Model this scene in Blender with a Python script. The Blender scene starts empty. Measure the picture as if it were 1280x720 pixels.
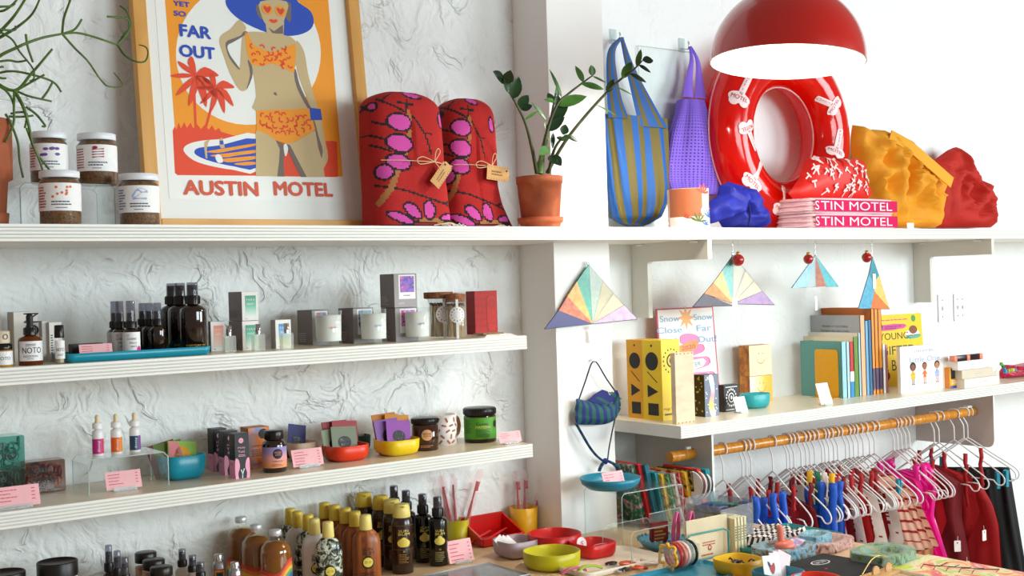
import bpy, bmesh, math, random
from mathutils import Vector, Matrix, noise
from math import sin, cos, pi, radians as R, sqrt
random.seed(7)
SC = bpy.context.scene
COL = SC.collection

# ---------------------------------------------------------------- camera
def make_camera():
    cam = bpy.data.cameras.new('camera')
    o = bpy.data.objects.new('camera', cam); COL.objects.link(o)
    yaw, pitch, roll = R(53.498), R(-.15), R(-1.735)
    F = Vector((cos(yaw)*cos(pitch), sin(yaw)*cos(pitch), sin(pitch)))
    Rt = Vector((sin(yaw), -cos(yaw), 0)); U = Rt.cross(F)
    r2 = cos(roll)*Rt + sin(roll)*U; u2 = -sin(roll)*Rt + cos(roll)*U
    o.matrix_world = Matrix(((r2.x, u2.x, -F.x, 0), (r2.y, u2.y, -F.y, 0), (r2.z, u2.z, -F.z, 1.5), (0, 0, 0, 1)))
    cam.sensor_width = 36; cam.lens = 1507/1280*36; cam.clip_start = .05; cam.clip_end = 60
    SC.camera = o
make_camera()

# ---------------------------------------------------------------- world, window light, exposure
W = bpy.data.worlds.new('world'); SC.world = W; W.use_nodes = True
bg = W.node_tree.nodes['Background']; bg.inputs[0].default_value = (1.0, .82, .74, 1); bg.inputs[1].default_value = .24
def area(name, loc, target, sx, sy, power, col):
    l = bpy.data.lights.new(name, 'AREA'); l.shape = 'RECTANGLE'; l.size = sx; l.size_y = sy; l.energy = power; l.color = col
    o = bpy.data.objects.new(name, l); COL.objects.link(o); o.location = loc
    o.rotation_euler = (Vector(target) - Vector(loc)).to_track_quat('-Z', 'Y').to_euler(); return o
area('window_light', (6.6, -1.6, 1.9), (2.6, 3.0, 1.3), 2.4, 1.9, 165, (.88, .97, 1.0))
area('shop_window_light', (3.4, -3.4, 2.2), (1.4, 3.0, 1.3), 2.6, 1.8, 150, (.80, .96, 1.0))
SC.view_settings.view_transform = 'Standard'; SC.view_settings.look = 'None'
SC.view_settings.gamma = 1; SC.view_settings.use_curve_mapping = False
SC.view_settings.exposure = 0.3

# ---------------------------------------------------------------- materials
MATS = {}
def lin(h):
    c = [int(h[i:i+2], 16)/255 for i in (0, 2, 4)]
    return tuple(x/12.92 if x <= .04045 else ((x+.055)/1.055)**2.4 for x in c) + (1,)
def newmat(n):
    mt = bpy.data.materials.new(n); mt.use_nodes = True
    nt = mt.node_tree; return mt, nt, nt.nodes, nt.links
def m(h, r=.5, metal=0, coat=0, bump=0, bs=60, var=.06, em=0, spec=.5, tr=0):
    """a plain surface: base colour with a little uneven tone, optional grain relief"""
    k = (h, r, metal, coat, bump, bs, var, em, spec, tr)
    if k in MATS: return MATS[k]
    mt, nt, N, L = newmat('paint_'+h); b = N['Principled BSDF']
    tc = N.new('ShaderNodeTexCoord'); nz = N.new('ShaderNodeTexNoise'); nz.inputs['Scale'].default_value = bs
    nz.inputs['Detail'].default_value = 3; L.new(tc.outputs['Object'], nz.inputs['Vector'])
    c = lin(h); mx = N.new('ShaderNodeMix'); mx.data_type = 'RGBA'
    mx.inputs['A'].default_value = tuple(x*(1-var) for x in c[:3])+(1,); mx.inputs['B'].default_value = tuple(min(1, x*(1+var)) for x in c[:3])+(1,)
    L.new(nz.outputs['Fac'], mx.inputs['Factor']); L.new(mx.outputs['Result'], b.inputs['Base Color'])
    b.inputs['Roughness'].default_value = r; b.inputs['Metallic'].default_value = metal; b.inputs['Coat Weight'].default_value = coat
    b.inputs['Specular IOR Level'].default_value = spec
    if tr: b.inputs['Transmission Weight'].default_value = tr
    if em: b.inputs['Emission Color'].default_value = c; b.inputs['Emission Strength'].default_value = em
    if bump:
        bp = N.new('ShaderNodeBump'); bp.inputs['Strength'].default_value = bump; bp.inputs['Distance'].default_value = .002
        L.new(nz.outputs['Fac'], bp.inputs['Height']); L.new(bp.outputs['Normal'], b.inputs['Normal'])
    MATS[k] = mt; return mt
def clear(h='ffffff', rough=.02, body=0, ior=1.45, bodyh=None):
    """clear acrylic, film or tinted glass: see-through with a Fresnel sheen"""
    k = ('clear', h, rough, body, ior, bodyh)
    if k in MATS: return MATS[k]
    mt, nt, N, L = newmat('clear_'+h)
    for n in list(N): N.remove(n)
    out = N.new('ShaderNodeOutputMaterial'); t = N.new('ShaderNodeBsdfTransparent'); g = N.new('ShaderNodeBsdfGlossy')
    t.inputs[0].default_value = lin(h); g.inputs[0].default_value = (1, 1, 1, 1); g.inputs['Roughness'].default_value = rough
    fr = N.new('ShaderNodeFresnel'); fr.inputs[0].default_value = ior; mx = N.new('ShaderNodeMixShader')
    ge = N.new('ShaderNodeNewGeometry'); inv = N.new('ShaderNodeMath'); inv.operation = 'SUBTRACT'; inv.inputs[0].default_value = 1; L.new(ge.outputs['Backfacing'], inv.inputs[1])
    mm = N.new('ShaderNodeMath'); mm.operation = 'MULTIPLY'; L.new(fr.outputs[0], mm.inputs[0]); L.new(inv.outputs[0], mm.inputs[1])
    L.new(mm.outputs[0], mx.inputs[0]); L.new(mx.outputs[0], out.inputs[0]); L.new(g.outputs[0], mx.inputs[2])
    if body:
        d = N.new('ShaderNodeBsdfDiffuse'); d.inputs[0].default_value = lin(bodyh or h); m2 = N.new('ShaderNodeMixShader'); m2.inputs[0].default_value = body
        L.new(t.outputs[0], m2.inputs[1]); L.new(d.outputs[0], m2.inputs[2]); L.new(m2.outputs[0], mx.inputs[1])
    else: L.new(t.outputs[0], mx.inputs[1])
    MATS[k] = mt; return mt
def wood(h1, h2, scale=6, rough=.45, stretch=(1, 1, 12), rings=3):
    k = ('wood', h1, h2, scale, stretch)
    if k in MATS: return MATS[k]
    mt, nt, N, L = newmat('wood_'+h1); b = N['Principled BSDF']; tc = N.new('ShaderNodeTexCoord'); mp = N.new('ShaderNodeMapping')
    mp.inputs['Scale'].default_value = tuple(scale*s for s in stretch); nz = N.new('ShaderNodeTexNoise'); nz.inputs['Scale'].default_value = 2
    nz.inputs['Detail'].default_value = 8; nz.inputs['Distortion'].default_value = .6
    rp = N.new('ShaderNodeValToRGB'); rp.color_ramp.elements[0].color = lin(h1); rp.color_ramp.elements[1].color = lin(h2)
    rp.color_ramp.elements[0].position = .35; rp.color_ramp.elements[1].position = .68
    L.new(tc.outputs['Object'], mp.inputs[0]); L.new(mp.outputs[0], nz.inputs['Vector']); L.new(nz.outputs['Fac'], rp.inputs[0])
    L.new(rp.outputs[0], b.inputs['Base Color']); b.inputs['Roughness'].default_value = rough
    MATS[k] = mt; return mt
def cloudy(cols, scale=12, dist=1.5, rough=.3, detail=4, stretch=(1, 1, 1), metal=0, bump=0):
    """marbled / speckled / gradient-print surface from several tones"""
    k = ('cloudy', tuple(cols), scale, dist, rough, stretch)
    if k in MATS: return MATS[k]
    mt, nt, N, L = newmat('marbled_'+cols[0]); b = N['Principled BSDF']; tc = N.new('ShaderNodeTexCoord'); mp = N.new('ShaderNodeMapping')
    mp.inputs['Scale'].default_value = stretch
    nz = N.new('ShaderNodeTexNoise'); nz.inputs['Scale'].default_value = scale; nz.inputs['Detail'].default_value = detail; nz.inputs['Distortion'].default_value = dist
    rp = N.new('ShaderNodeValToRGB'); el = rp.color_ramp.elements; n = len(cols)
    while len(el) < n: el.new(.5)
    for i, c in enumerate(cols): el[i].position = .3+.4*i/(n-1); el[i].color = lin(c)
    L.new(tc.outputs['Object'], mp.inputs[0]); L.new(mp.outputs[0], nz.inputs['Vector']); L.new(nz.outputs['Fac'], rp.inputs[0])
    L.new(rp.outputs[0], b.inputs['Base Color']); b.inputs['Roughness'].default_value = rough; b.inputs['Metallic'].default_value = metal
    if bump:
        bp = N.new('ShaderNodeBump'); bp.inputs['Strength'].default_value = bump; bp.inputs['Distance'].default_value = .002
        L.new(nz.outputs['Fac'], bp.inputs['Height']); L.new(bp.outputs['Normal'], b.inputs['Normal'])
    MATS[k] = mt; return mt
def grad(stops, axis=2, lo=0, hi=1, rough=.5, wob=0):
    """printed colour gradient along one object axis between lo and hi"""
    k = ('grad', tuple(stops), axis, lo, hi, wob)
    if k in MATS: return MATS[k]
    mt, nt, N, L = newmat('gradient_print'); b = N['Principled BSDF']; tc = N.new('ShaderNodeTexCoord'); sx = N.new('ShaderNodeSeparateXYZ')
    mr = N.new('ShaderNodeMapRange'); mr.inputs['From Min'].default_value = lo; mr.inputs['From Max'].default_value = hi
    rp = N.new('ShaderNodeValToRGB'); el = rp.color_ramp.elements; n = len(stops)
    while len(el) < n: el.new(.5)
    for i, c in enumerate(stops): el[i].position = i/(n-1); el[i].color = lin(c)
    L.new(tc.outputs['Object'], sx.inputs[0]); src = sx.outputs[axis]
    if wob:
        nz = N.new('ShaderNodeTexNoise'); nz.inputs['Scale'].default_value = 18; L.new(tc.outputs['Object'], nz.inputs['Vector'])
        ma = N.new('ShaderNodeMath'); ma.operation = 'MULTIPLY_ADD'; ma.inputs[1].default_value = wob
        L.new(nz.outputs['Fac'], ma.inputs[0]); L.new(src, ma.inputs[2]); src = ma.outputs[0]
    L.new(src, mr.inputs['Value']); L.new(mr.outputs[0], rp.inputs[0]); L.new(rp.outputs[0], b.inputs['Base Color']); b.inputs['Roughness'].default_value = rough
    MATS[k] = mt; return mt
def plaster(name, h, strength=1.0):
    """hand-trowelled plaster: arcs of the trowel, ridges and pits as fine relief"""
    mt, nt, N, L = newmat(name); b = N['Principled BSDF']; b.inputs['Roughness'].default_value = .62; b.inputs['Specular IOR Level'].default_value = .35
    tc = N.new('ShaderNodeTexCoord')
    n0 = N.new('ShaderNodeTexNoise'); n0.inputs['Scale'].default_value = 5; n0.inputs['Detail'].default_value = 3
    L.new(tc.outputs['Object'], n0.inputs['Vector'])
    sub = N.new('ShaderNodeVectorMath'); sub.operation = 'SUBTRACT'; sub.inputs[1].default_value = (.5, .5, .5); L.new(n0.outputs['Color'], sub.inputs[0])
    sc = N.new('ShaderNodeVectorMath'); sc.operation = 'SCALE'; sc.inputs['Scale'].default_value = .16; L.new(sub.outputs[0], sc.inputs[0])
    ad = N.new('ShaderNodeVectorMath'); ad.operation = 'ADD'; L.new(tc.outputs['Object'], ad.inputs[0]); L.new(sc.outputs[0], ad.inputs[1])
    v = N.new('ShaderNodeTexVoronoi'); v.inputs['Scale'].default_value = 5.5; v.feature = 'F1'; L.new(ad.outputs[0], v.inputs['Vector'])
    mu = N.new('ShaderNodeMath'); mu.operation = 'MULTIPLY'; mu.inputs[1].default_value = 62; L.new(v.outputs['Distance'], mu.inputs[0])
    si = N.new('ShaderNodeMath'); si.operation = 'SINE'; L.new(mu.outputs[0], si.inputs[0])
    n1 = N.new('ShaderNodeTexNoise'); n1.inputs['Scale'].default_value = 9; n1.inputs['Detail'].default_value = 2; L.new(tc.outputs['Object'], n1.inputs['Vector'])
    r1 = N.new('ShaderNodeMapRange'); r1.inputs['From Min'].default_value = .42; r1.inputs['From Max'].default_value = .62; L.new(n1.outputs['Fac'], r1.inputs['Value'])
    m1 = N.new('ShaderNodeMath'); m1.operation = 'MULTIPLY'; L.new(si.outputs[0], m1.inputs[0]); L.new(r1.outputs[0], m1.inputs[1])
    # ridges: thin creases where a stretched noise crosses its middle
    n2 = N.new('ShaderNodeTexNoise'); n2.inputs['Scale'].default_value = 7; n2.inputs['Detail'].default_value = 4; n2.inputs['Distortion'].default_value = 1.4
    L.new(ad.outputs[0], n2.inputs['Vector'])
    s2 = N.new('ShaderNodeMath'); s2.operation = 'SUBTRACT'; s2.inputs[1].default_value = .5; L.new(n2.outputs['Fac'], s2.inputs[0])
    a2 = N.new('ShaderNodeMath'); a2.operation = 'ABSOLUTE'; L.new(s2.outputs[0], a2.inputs[0])
    r2 = N.new('ShaderNodeMapRange'); r2.inputs['From Min'].default_value = 0; r2.inputs['From Max'].default_value = .04; r2.inputs['To Min'].default_value = 1; r2.inputs['To Max'].default_value = 0
    L.new(a2.outputs[0], r2.inputs['Value'])
    n3 = N.new('ShaderNodeTexNoise'); n3.inputs['Scale'].default_value = 9; L.new(tc.outputs['Object'], n3.inputs['Vector'])
    r3 = N.new('ShaderNodeMapRange'); r3.inputs['From Min'].default_value = .5; r3.inputs['From Max'].default_value = .64; L.new(n3.outputs['Fac'], r3.inputs['Value'])
    m2 = N.new('ShaderNodeMath'); m2.operation = 'MULTIPLY'; L.new(r2.outputs[0], m2.inputs[0]); L.new(r3.outputs[0], m2.inputs[1])
    n4 = N.new('ShaderNodeTexNoise'); n4.inputs['Scale'].default_value = 40; n4.inputs['Detail'].default_value = 5; L.new(tc.outputs['Object'], n4.inputs['Vector'])
    def mad(a, f, c):
        x = N.new('ShaderNodeMath'); x.operation = 'MULTIPLY_ADD'; L.new(a, x.inputs[0]); x.inputs[1].default_value = f
        if c: L.new(c, x.inputs[2])
        else: x.inputs[2].default_value = 0
        return x.outputs[0]
    hgt = mad(m1.outputs[0], .16, mad(m2.outputs[0], 1.0, mad(n2.outputs['Fac'], 3.0, mad(n4.outputs['Fac'], .55, None))))
    bp = N.new('ShaderNodeBump'); bp.inputs['Strength'].default_value = strength; bp.inputs['Distance'].default_value = .006
    L.new(hgt, bp.inputs['Height']); L.new(bp.outputs['Normal'], b.inputs['Normal'])
    b.inputs['Base Color'].default_value = lin(h)
    return mt

# ---------------------------------------------------------------- mesh building
TXT = {}
def text_geo(s):
    if s in TXT: return TXT[s]
    cu = bpy.data.curves.new('t', 'FONT'); cu.body = s; cu.size = 1; cu.align_x = 'CENTER'; cu.align_y = 'CENTER'; cu.resolution_u = 3
    o = bpy.data.objects.new('t', cu); COL.objects.link(o)
    me = o.to_mesh(); vs = [(v.co.x, v.co.y) for v in me.vertices]; fs = [tuple(p.vertices) for p in me.polygons]
    o.to_mesh_clear(); bpy.data.objects.remove(o); bpy.data.curves.remove(cu)
    if vs:
        x0 = min(v[0] for v in vs); x1 = max(v[0] for v in vs); y0 = min(v[1] for v in vs); y1 = max(v[1] for v in vs)
        vs = [((a-(x0+x1)/2), (b-(y0+y1)/2)) for a, b in vs]
    else: x0 = y0 = 0; x1 = y1 = 1
    TXT[s] = (vs, fs, x1-x0, y1-y0); return TXT[s]
def flat(d=0, y=0): return lambda x, z: (x, y-d, z)                 # on a plane facing -Y
def cyl(r, zoff=0): return lambda x, z: (r*sin(x/r), -r*cos(x/r), z+zoff)
def topm(z): return lambda x, y: (x, y, z)
def leftm(X): return lambda a, z: (X, -a, z)                        # on a face looking to -X
def catmull(pts, n=4, closed=True):
    out = []; N_ = len(pts)
    for i in range(N_ if closed else N_-1):
        g = (lambda k: pts[k % N_]) if closed else (lambda k: pts[max(0, min(N_-1, k))])
        p0, p1, p2, p3 = g(i-1), g(i), g(i+1), g(i+2)
        for j in range(n):
            t = j/n
            out.append(tuple(.5*((2*b)+(c-a)*t+(2*a-5*b+4*c-d)*t*t+(-a+3*b-3*c+d)*t**3) for a, b, c, d in zip(p0, p1, p2, p3)))
    if not closed: out.append(tuple(pts[-1]))
    return out
def ell(x, z, rx, rz=None, n=20, a0=0, a1=2*pi):
    rz = rz or rx; full = abs(a1-a0-2*pi) < 1e-6
    return [(x+rx*cos(a0+(a1-a0)*i/(n if full else n-1)), z+rz*sin(a0+(a1-a0)*i/(n if full else n-1))) for i in range(n)]
def rrect(x0, z0, x1, z1, r, n=4):
    o = []
    for cx_, cz_, a in ((x1-r, z1-r, 0), (x0+r, z1-r, pi/2), (x0+r, z0+r, pi), (x1-r, z0+r, 3*pi/2)):
        o += [(cx_+r*cos(a+pi/2*i/n), cz_+r*sin(a+pi/2*i/n)) for i in range(n+1)]
    return o
class G:
    """collects geometry with material slots; .obj() links it as one mesh object"""
    def __init__(s): s.v = []; s.f = []; s.mi = []; s.sm = []; s.M = []; s.lay = 0
    def mat(s, mt):
        if mt not in s.M: s.M.append(mt)
        return s.M.index(mt)
    def add(s, vs, fs, mt, smooth=False):
        k = len(s.v); i = s.mat(mt); s.v += [tuple(v) for v in vs]
        for f in fs: s.f.append(tuple(k+a for a in f)); s.mi.append(i); s.sm.append(smooth)
        return s
    def bm(s, b, mt, smooth=False, mx=None):
        b.verts.index_update()
        vs = [(mx @ v.co if mx else v.co)[:] for v in b.verts]; s.add(vs, [[v.index for v in f.verts] for f in b.faces], mt, smooth); b.free(); return s
    def box(s, c, d, mt, bev=0, mx=None, seg=1):
        """box centred at c with size d"""
        b = bmesh.new(); bmesh.ops.create_cube(b, size=1)
        for v in b.verts: v.co = Vector((v.co.x*d[0], v.co.y*d[1], v.co.z*d[2]))
        if bev: bmesh.ops.bevel(b, geom=list(b.edges), offset=bev, segments=seg, affect='EDGES', profile=.5)
        t = Matrix.Translation(c); return s.bm(b, mt, seg > 1, (t @ mx) if mx else t)
    def lathe(s, prof, mt, seg=24, sq=2, ax=1, ay=1, c=(0, 0, 0), smooth=True, caps=True, mx=None):
        """turned outline [(r,z)]; sq>2 squares the plan; ax, ay stretch it"""
        vs = []; fs = []; n = len(prof)
        for r, z in prof:
            for i in range(seg):
                a = 2*pi*i/seg; ca, sa = cos(a), sin(a)
                k = 1 if sq == 2 else (abs(ca)**sq+abs(sa)**sq)**(-1/sq)
                p = Vector((c[0]+r*k*ca*ax, c[1]+r*k*sa*ay, c[2]+z)); vs.append((mx @ p if mx else p)[:])
        for j in range(n-1):
            for i in range(seg): a = j*seg+i; b_ = j*seg+(i+1) % seg; fs.append((a, b_, b_+seg, a+seg))
        s.add(vs, fs, mt, smooth)
        if caps:
            if prof[0][0] > 1e-5: s.add(vs[:seg], [tuple(reversed(range(seg)))], mt)
            if prof[-1][0] > 1e-5: s.add(vs[-seg:], [tuple(range(seg))], mt)
        return s
    def tube(s, pts, r, mt, seg=6, closed=False, flatten=1):
        P = [Vector(p) for p in pts]; n = len(P); vs = []; fs = []; up = Vector((0, 0, 1)); last = None
        for i, p in enumerate(P):
            t = (P[(i+1) % n]-P[i-1]) if closed else (P[min(i+1, n-1)]-P[max(i-1, 0)])
            t = t.normalized() if t.length > 1e-9 else Vector((0, 0, 1))
            if last is None: a = t.cross(up); a = a if a.length > .05 else t.cross(Vector((1, 0, 0)))
            else: a = last-t*last.dot(t)
            a.normalize(); last = a; b_ = t.cross(a); rr = r[i] if isinstance(r, (list, tuple)) else r
            for k in range(seg): q = 2*pi*k/seg; vs.append((p+a*cos(q)*rr+b_*sin(q)*rr*flatten)[:])
        for i in range(n if closed else n-1):
            for k in range(seg): a = i*seg+k; b2 = i*seg+(k+1) % seg; c = ((i+1) % n)*seg; fs.append((a, b2, c+(k+1) % seg, c+k))
        s.add(vs, fs, mt, True)
        if not closed: s.add(vs[:seg], [tuple(reversed(range(seg)))], mt); s.add(vs[-seg:], [tuple(range(seg))], mt)
        return s
    def prism(s, pts, y0, y1, mt, mp=None, mt2=None, smooth=False):
        """outline in (x,z) given depth from y0 (front) to y1"""
        mp = mp or (lambda x, y, z: (x, y, z)); n = len(pts)
        f = [mp(x, y0, z) for x, z in pts]; b = [mp(x, y1, z) for x, z in pts]
        s.add(f+b, [(i, (i+1) % n, n+(i+1) % n, n+i) for i in range(n)], mt2 or mt, smooth)
        s.add(f, [tuple(range(n))], mt); s.add(b, [tuple(reversed(range(n)))], mt); return s
    def shape(s, mp, pts, mt, d=.0002):
        """flat printed shape laid on the surface mp; on a curved surface it is cut into rings so that it hugs it"""
        n = len(pts); cx_ = sum(p[0] for p in pts)/n; cz_ = sum(p[1] for p in pts)/n
        k = [mp(x, z) for x, z in pts]; c = Vector(mp(cx_, cz_)); mean = sum((Vector(p) for p in k), Vector())/n
        star = all((pts[i][0]-cx_)*(pts[(i+1) % n][1]-cz_)-(pts[i][1]-cz_)*(pts[(i+1) % n][0]-cx_) > -1e-12 for i in range(n)) or all((pts[i][0]-cx_)*(pts[(i+1) % n][1]-cz_)-(pts[i][1]-cz_)*(pts[(i+1) % n][0]-cx_) < 1e-12 for i in range(n))
        if (c-mean).length < .00015 or not star: return s.add(k, [tuple(range(n))], mt)
        vs = []; fs = []; K = 4
        for j in range(K): q = 1-j/K; vs += [mp(cx_+(x-cx_)*q, cz_+(z-cz_)*q) for x, z in pts]
        vs.append(c[:])
        for j in range(K-1):
            for i in range(n): a = j*n+i; b = j*n+(i+1) % n; fs.append((a, b, b+n, a+n))
        for i in range(n): fs.append(((K-1)*n+i, (K-1)*n+(i+1) % n, K*n))
        return s.add(vs, fs, mt)
    def patch(s, mp, x0, x1, z0, z1, mt, n=10):
        vs = []; fs = []
        for i in range(n+1):
            x = x0+(x1-x0)*i/n; vs += [mp(x, z0), mp(x, z1)]
        for i in range(n): fs.append((2*i, 2*i+2, 2*i+3, 2*i+1))
        return s.add(vs, fs, mt, True)
    def text(s, t, mp, x, z, mt, h=None, w=None, rot=0):
        vs, fs, W_, H_ = text_geo(t); k = h/H_ if h else w/W_
        kx = w/W_ if w else k; c, q = cos(rot), sin(rot)
        return s.add([mp(x+a*kx*c-b*k*q, z+a*kx*q+b*k*c) for a, b in vs], fs, mt)
    def scrib(s, mp, x, z, w, h, mt, rows=3, jag=.8):
        """rows of small print, too fine to read"""
        for i in range(rows):
            zz = z-h*(i+.5)/rows; x0 = x; ww = w*(1-random.random()*.35)
            while x0 < x+ww-w*.02:
                l = w*random.uniform(.07, .17); s.add([mp(x0, zz-h/rows*.22), mp(min(x0+l, x+w), zz-h/rows*.22), mp(min(x0+l, x+w), zz+h/rows*.22), mp(x0, zz+h/rows*.22)], [(0, 1, 2, 3)], mt); x0 += l+w*.025
        return s
    def obj(s, name, parent=None, label=None, loc=None, rot=None, kind=None):
        me = bpy.data.meshes.new(name); me.from_pydata(s.v, [], s.f)
        for x in s.M: me.materials.append(x)
        me.polygons.foreach_set('material_index', s.mi); me.polygons.foreach_set('use_smooth', s.sm); me.update()
        o = bpy.data.objects.new(name, me); COL.objects.link(o)
        if parent: o.parent = parent
        if label: o['label'] = label
        if name in ('printed_signs', 'polished_edge'): kind = 'stuff'
        if kind: o['kind'] = kind
        if loc: o.location = loc
        if rot: o.rotation_euler = rot
        return o
def thing(name, label, cat, loc=(0, 0, 0), rz=0, group=None):
    o = bpy.data.objects.new(name, None); COL.objects.link(o); o.empty_display_size = .02
    o.location = loc; o.rotation_euler = (0, 0, rz); o['label'] = label; o['category'] = cat
    if group: o['group'] = group
    return o
def tag(o, label, cat, group=None):
    o['label'] = label; o['category'] = cat
    if group: o['group'] = group
    return o
def kids(o): return [c for c in COL.objects if c.parent == o]
def dup(root, loc, rz=None, label=None, group=None, scale=None, cache={}):
    key = root.name
    if key not in cache:
        ks = kids(root); cache[key] = [(c, kids(c)) for c in ks]
    r = root.copy(); COL.objects.link(r); r.location = loc
    if rz is not None: r.rotation_euler = (0, 0, rz)
    if scale: r.scale = scale if isinstance(scale, tuple) else (scale,)*3
    if label: r['label'] = label
    if group: r['group'] = group
    for c, gs in cache[key]:
        d = c.copy(); COL.objects.link(d); d.parent = r
        for g in gs: e = g.copy(); COL.objects.link(e); e.parent = d
    return r
def face(loc, extra=0): return -math.atan2(loc[0], loc[1])+extra    # turn a thing's front to where the photographer stood

WHITE = m('f2f3f2', .45, var=.01); MELA = m('f4f4f1', .35, var=.015); BLACK = m('0c0b0c', .3)
INK = m('151313', .5); ACR = clear('fbffff'); PINKC = m('f6b9bf', .6); REDINK = m('c8394a', .6)
def loft(g, rows, nu, mt, sq=2, fold=None, net=0, cap=True, smooth=True):
    """rows of (cx,cy,z,hw,hd); mt may be a function of (u,v) picking a material"""
    nv = len(rows); vs = []
    for j, (x, y, z, hw, hd) in enumerate(rows):
        for i in range(nu):
            a = 2*pi*i/nu-pi/2; ca, sa = cos(a), sin(a); k = 1 if sq == 2 else (abs(ca)**sq+abs(sa)**sq)**(-1/sq)
            f = fold(i/nu, j/(nv-1)) if fold else 0
            vs.append((x+hw*ca*k*(1+f*.3), y+(hd*(1+f))*sa*k, z))
    if callable(mt):
        base = len(g.v); g.v += vs
        for j in range(nv-1):
            for i in range(nu):
                g.f.append(tuple(base+q for q in (j*nu+i, j*nu+(i+1) % nu, (j+1)*nu+(i+1) % nu, (j+1)*nu+i))); g.mi.append(g.mat(mt((i+.5)/nu, (j+.5)/(nv-1)))); g.sm.append(smooth)
    elif net:
        v2 = []; f2 = []
        for j in range(nv-1):
            for i in range(nu):
                q = [Vector(vs[a]) for a in (j*nu+i, j*nu+(i+1) % nu, (j+1)*nu+(i+1) % nu, (j+1)*nu+i)]; c = sum(q, Vector())/4; k = len(v2)
                v2 += [p[:] for p in q]+[(p.lerp(c, net))[:] for p in q]
                f2 += [(k+a, k+(a+1) % 4, k+4+(a+1) % 4, k+4+a) for a in range(4)]
        g.add(v2, f2, mt, smooth)
    else:
        g.add(vs, [(j*nu+i, j*nu+(i+1) % nu, (j+1)*nu+(i+1) % nu, (j+1)*nu+i) for j in range(nv-1) for i in range(nu)], mt, smooth)
    if cap and not net:
        mm = mt if not callable(mt) else mt(.5, 1); m0 = mt if not callable(mt) else mt(.5, 0)
        g.add(vs[:nu], [tuple(reversed(range(nu)))], m0); g.add(vs[-nu:], [tuple(range(nu))], mm)
    return g
def crumple(g, pts, depth, mt, seed=0, rings=14, freq=14, amp=.5, n=3, back=.35, lin=False):
    """soft crumpled cloth body inside the outline pts (x,z), bulging to -Y"""
    o = [tuple(a*(1-k/4)+b*k/4 for a, b in zip(p, pts[(i+1) % len(pts)])) for i, p in enumerate(pts) for k in range(4)] if lin else catmull(pts, n)
    N_ = len(o); cx_ = sum(p[0] for p in o)/N_; cz_ = sum(p[1] for p in o)/N_; vs = []; fs = []
    def H(x, z):
        a = noise.noise(Vector((x*freq+seed, z*freq*.7, seed*1.7))); b = noise.noise(Vector((x*freq*2.3, z*freq*1.9+seed, 3.1)))
        return 1+amp*((1-2*abs(a))*1.1-.3+.35*b)
    for sgn, dd in ((-1, depth), (1, depth*back)):
        k0 = len(vs)
        for j in range(rings+1):
            k = 1-(j/rings)
            for (x, z) in o:
                X, Z = cx_+(x-cx_)*k, cz_+(z-cz_)*k
                vs.append((X, sgn*dd*sqrt(max(0, 1-k**2.4))*H(X, Z), Z))
        for j in range(rings):
            for i in range(N_): a = k0+j*N_+i; b = k0+j*N_+(i+1) % N_; fs.append((a, b, b+N_, a+N_) if sgn < 0 else (b, a, a+N_, b+N_))
    g.add(vs, fs, mt, True); return g
def leaf_geo(g, L_, w, mt, base, tip_dir, up, curl=.15):
    """pointed leaf with a folded midrib"""
    d = Vector(tip_dir).normalized(); s_ = d.cross(Vector(up)).normalized(); n = s_.cross(d); b0 = Vector(base); vs = []; fs = []; K = 6
    for i in range(K+1):
        t = i/K; hw = w*.5*sin(pi*t**.85)**.8 if 0 < t < 1 else 0; p = b0+d*L_*t-n*curl*L_*t*t
        vs += [(p+s_*hw+n*hw*.25)[:], p[:], (p-s_*hw+n*hw*.25)[:]]
    for i in range(K):
        a = i*3; fs += [(a, a+1, a+4, a+3), (a+1, a+2, a+5, a+4)]
    g.add(vs, fs, mt, True)
    g.add([(Vector(v)-n*.0008)[:] for v in vs], [tuple(reversed(f)) for f in fs], mt, True); return g

# ================================================================ THE ROOM
def struct(name, g, **k): return g.obj(name, kind='structure', **k)
g = G(); g.box((.393, 3.13, 1.75), (3.986, .2, 3.5), plaster('rough_plaster', 'eef1f0', .8)); struct('wall_left', g)
g = G(); g.box((5.193, 3.13, 1.75), (5.614, .2, 3.5), plaster('worn_plaster', 'eef1f0', .3)); struct('wall_right', g)
g = G(); g.box((3.2, .5, -.05), (9.6, 6, .1), wood('8d6a48', 'b08a62', 2, .4, (1, 8, 1))); struct('floor', g)
g = G(); g.box((2.3865, 2.943, 1.1925-.0), (.223, .174, 2.385), m('f1f1ef', .5, bump=.08, bs=120, var=.01)); g.v = [(x, y, z*1.0) for x, y, z in g.v]
g = G(); PW = m('f1f1ef', .5, bump=.08, bs=120, var=.01)
g.box((2.3865, 2.9435, 1.75), (.223, .173, 3.5), PW, .001); struct('trim_1', g)

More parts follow.
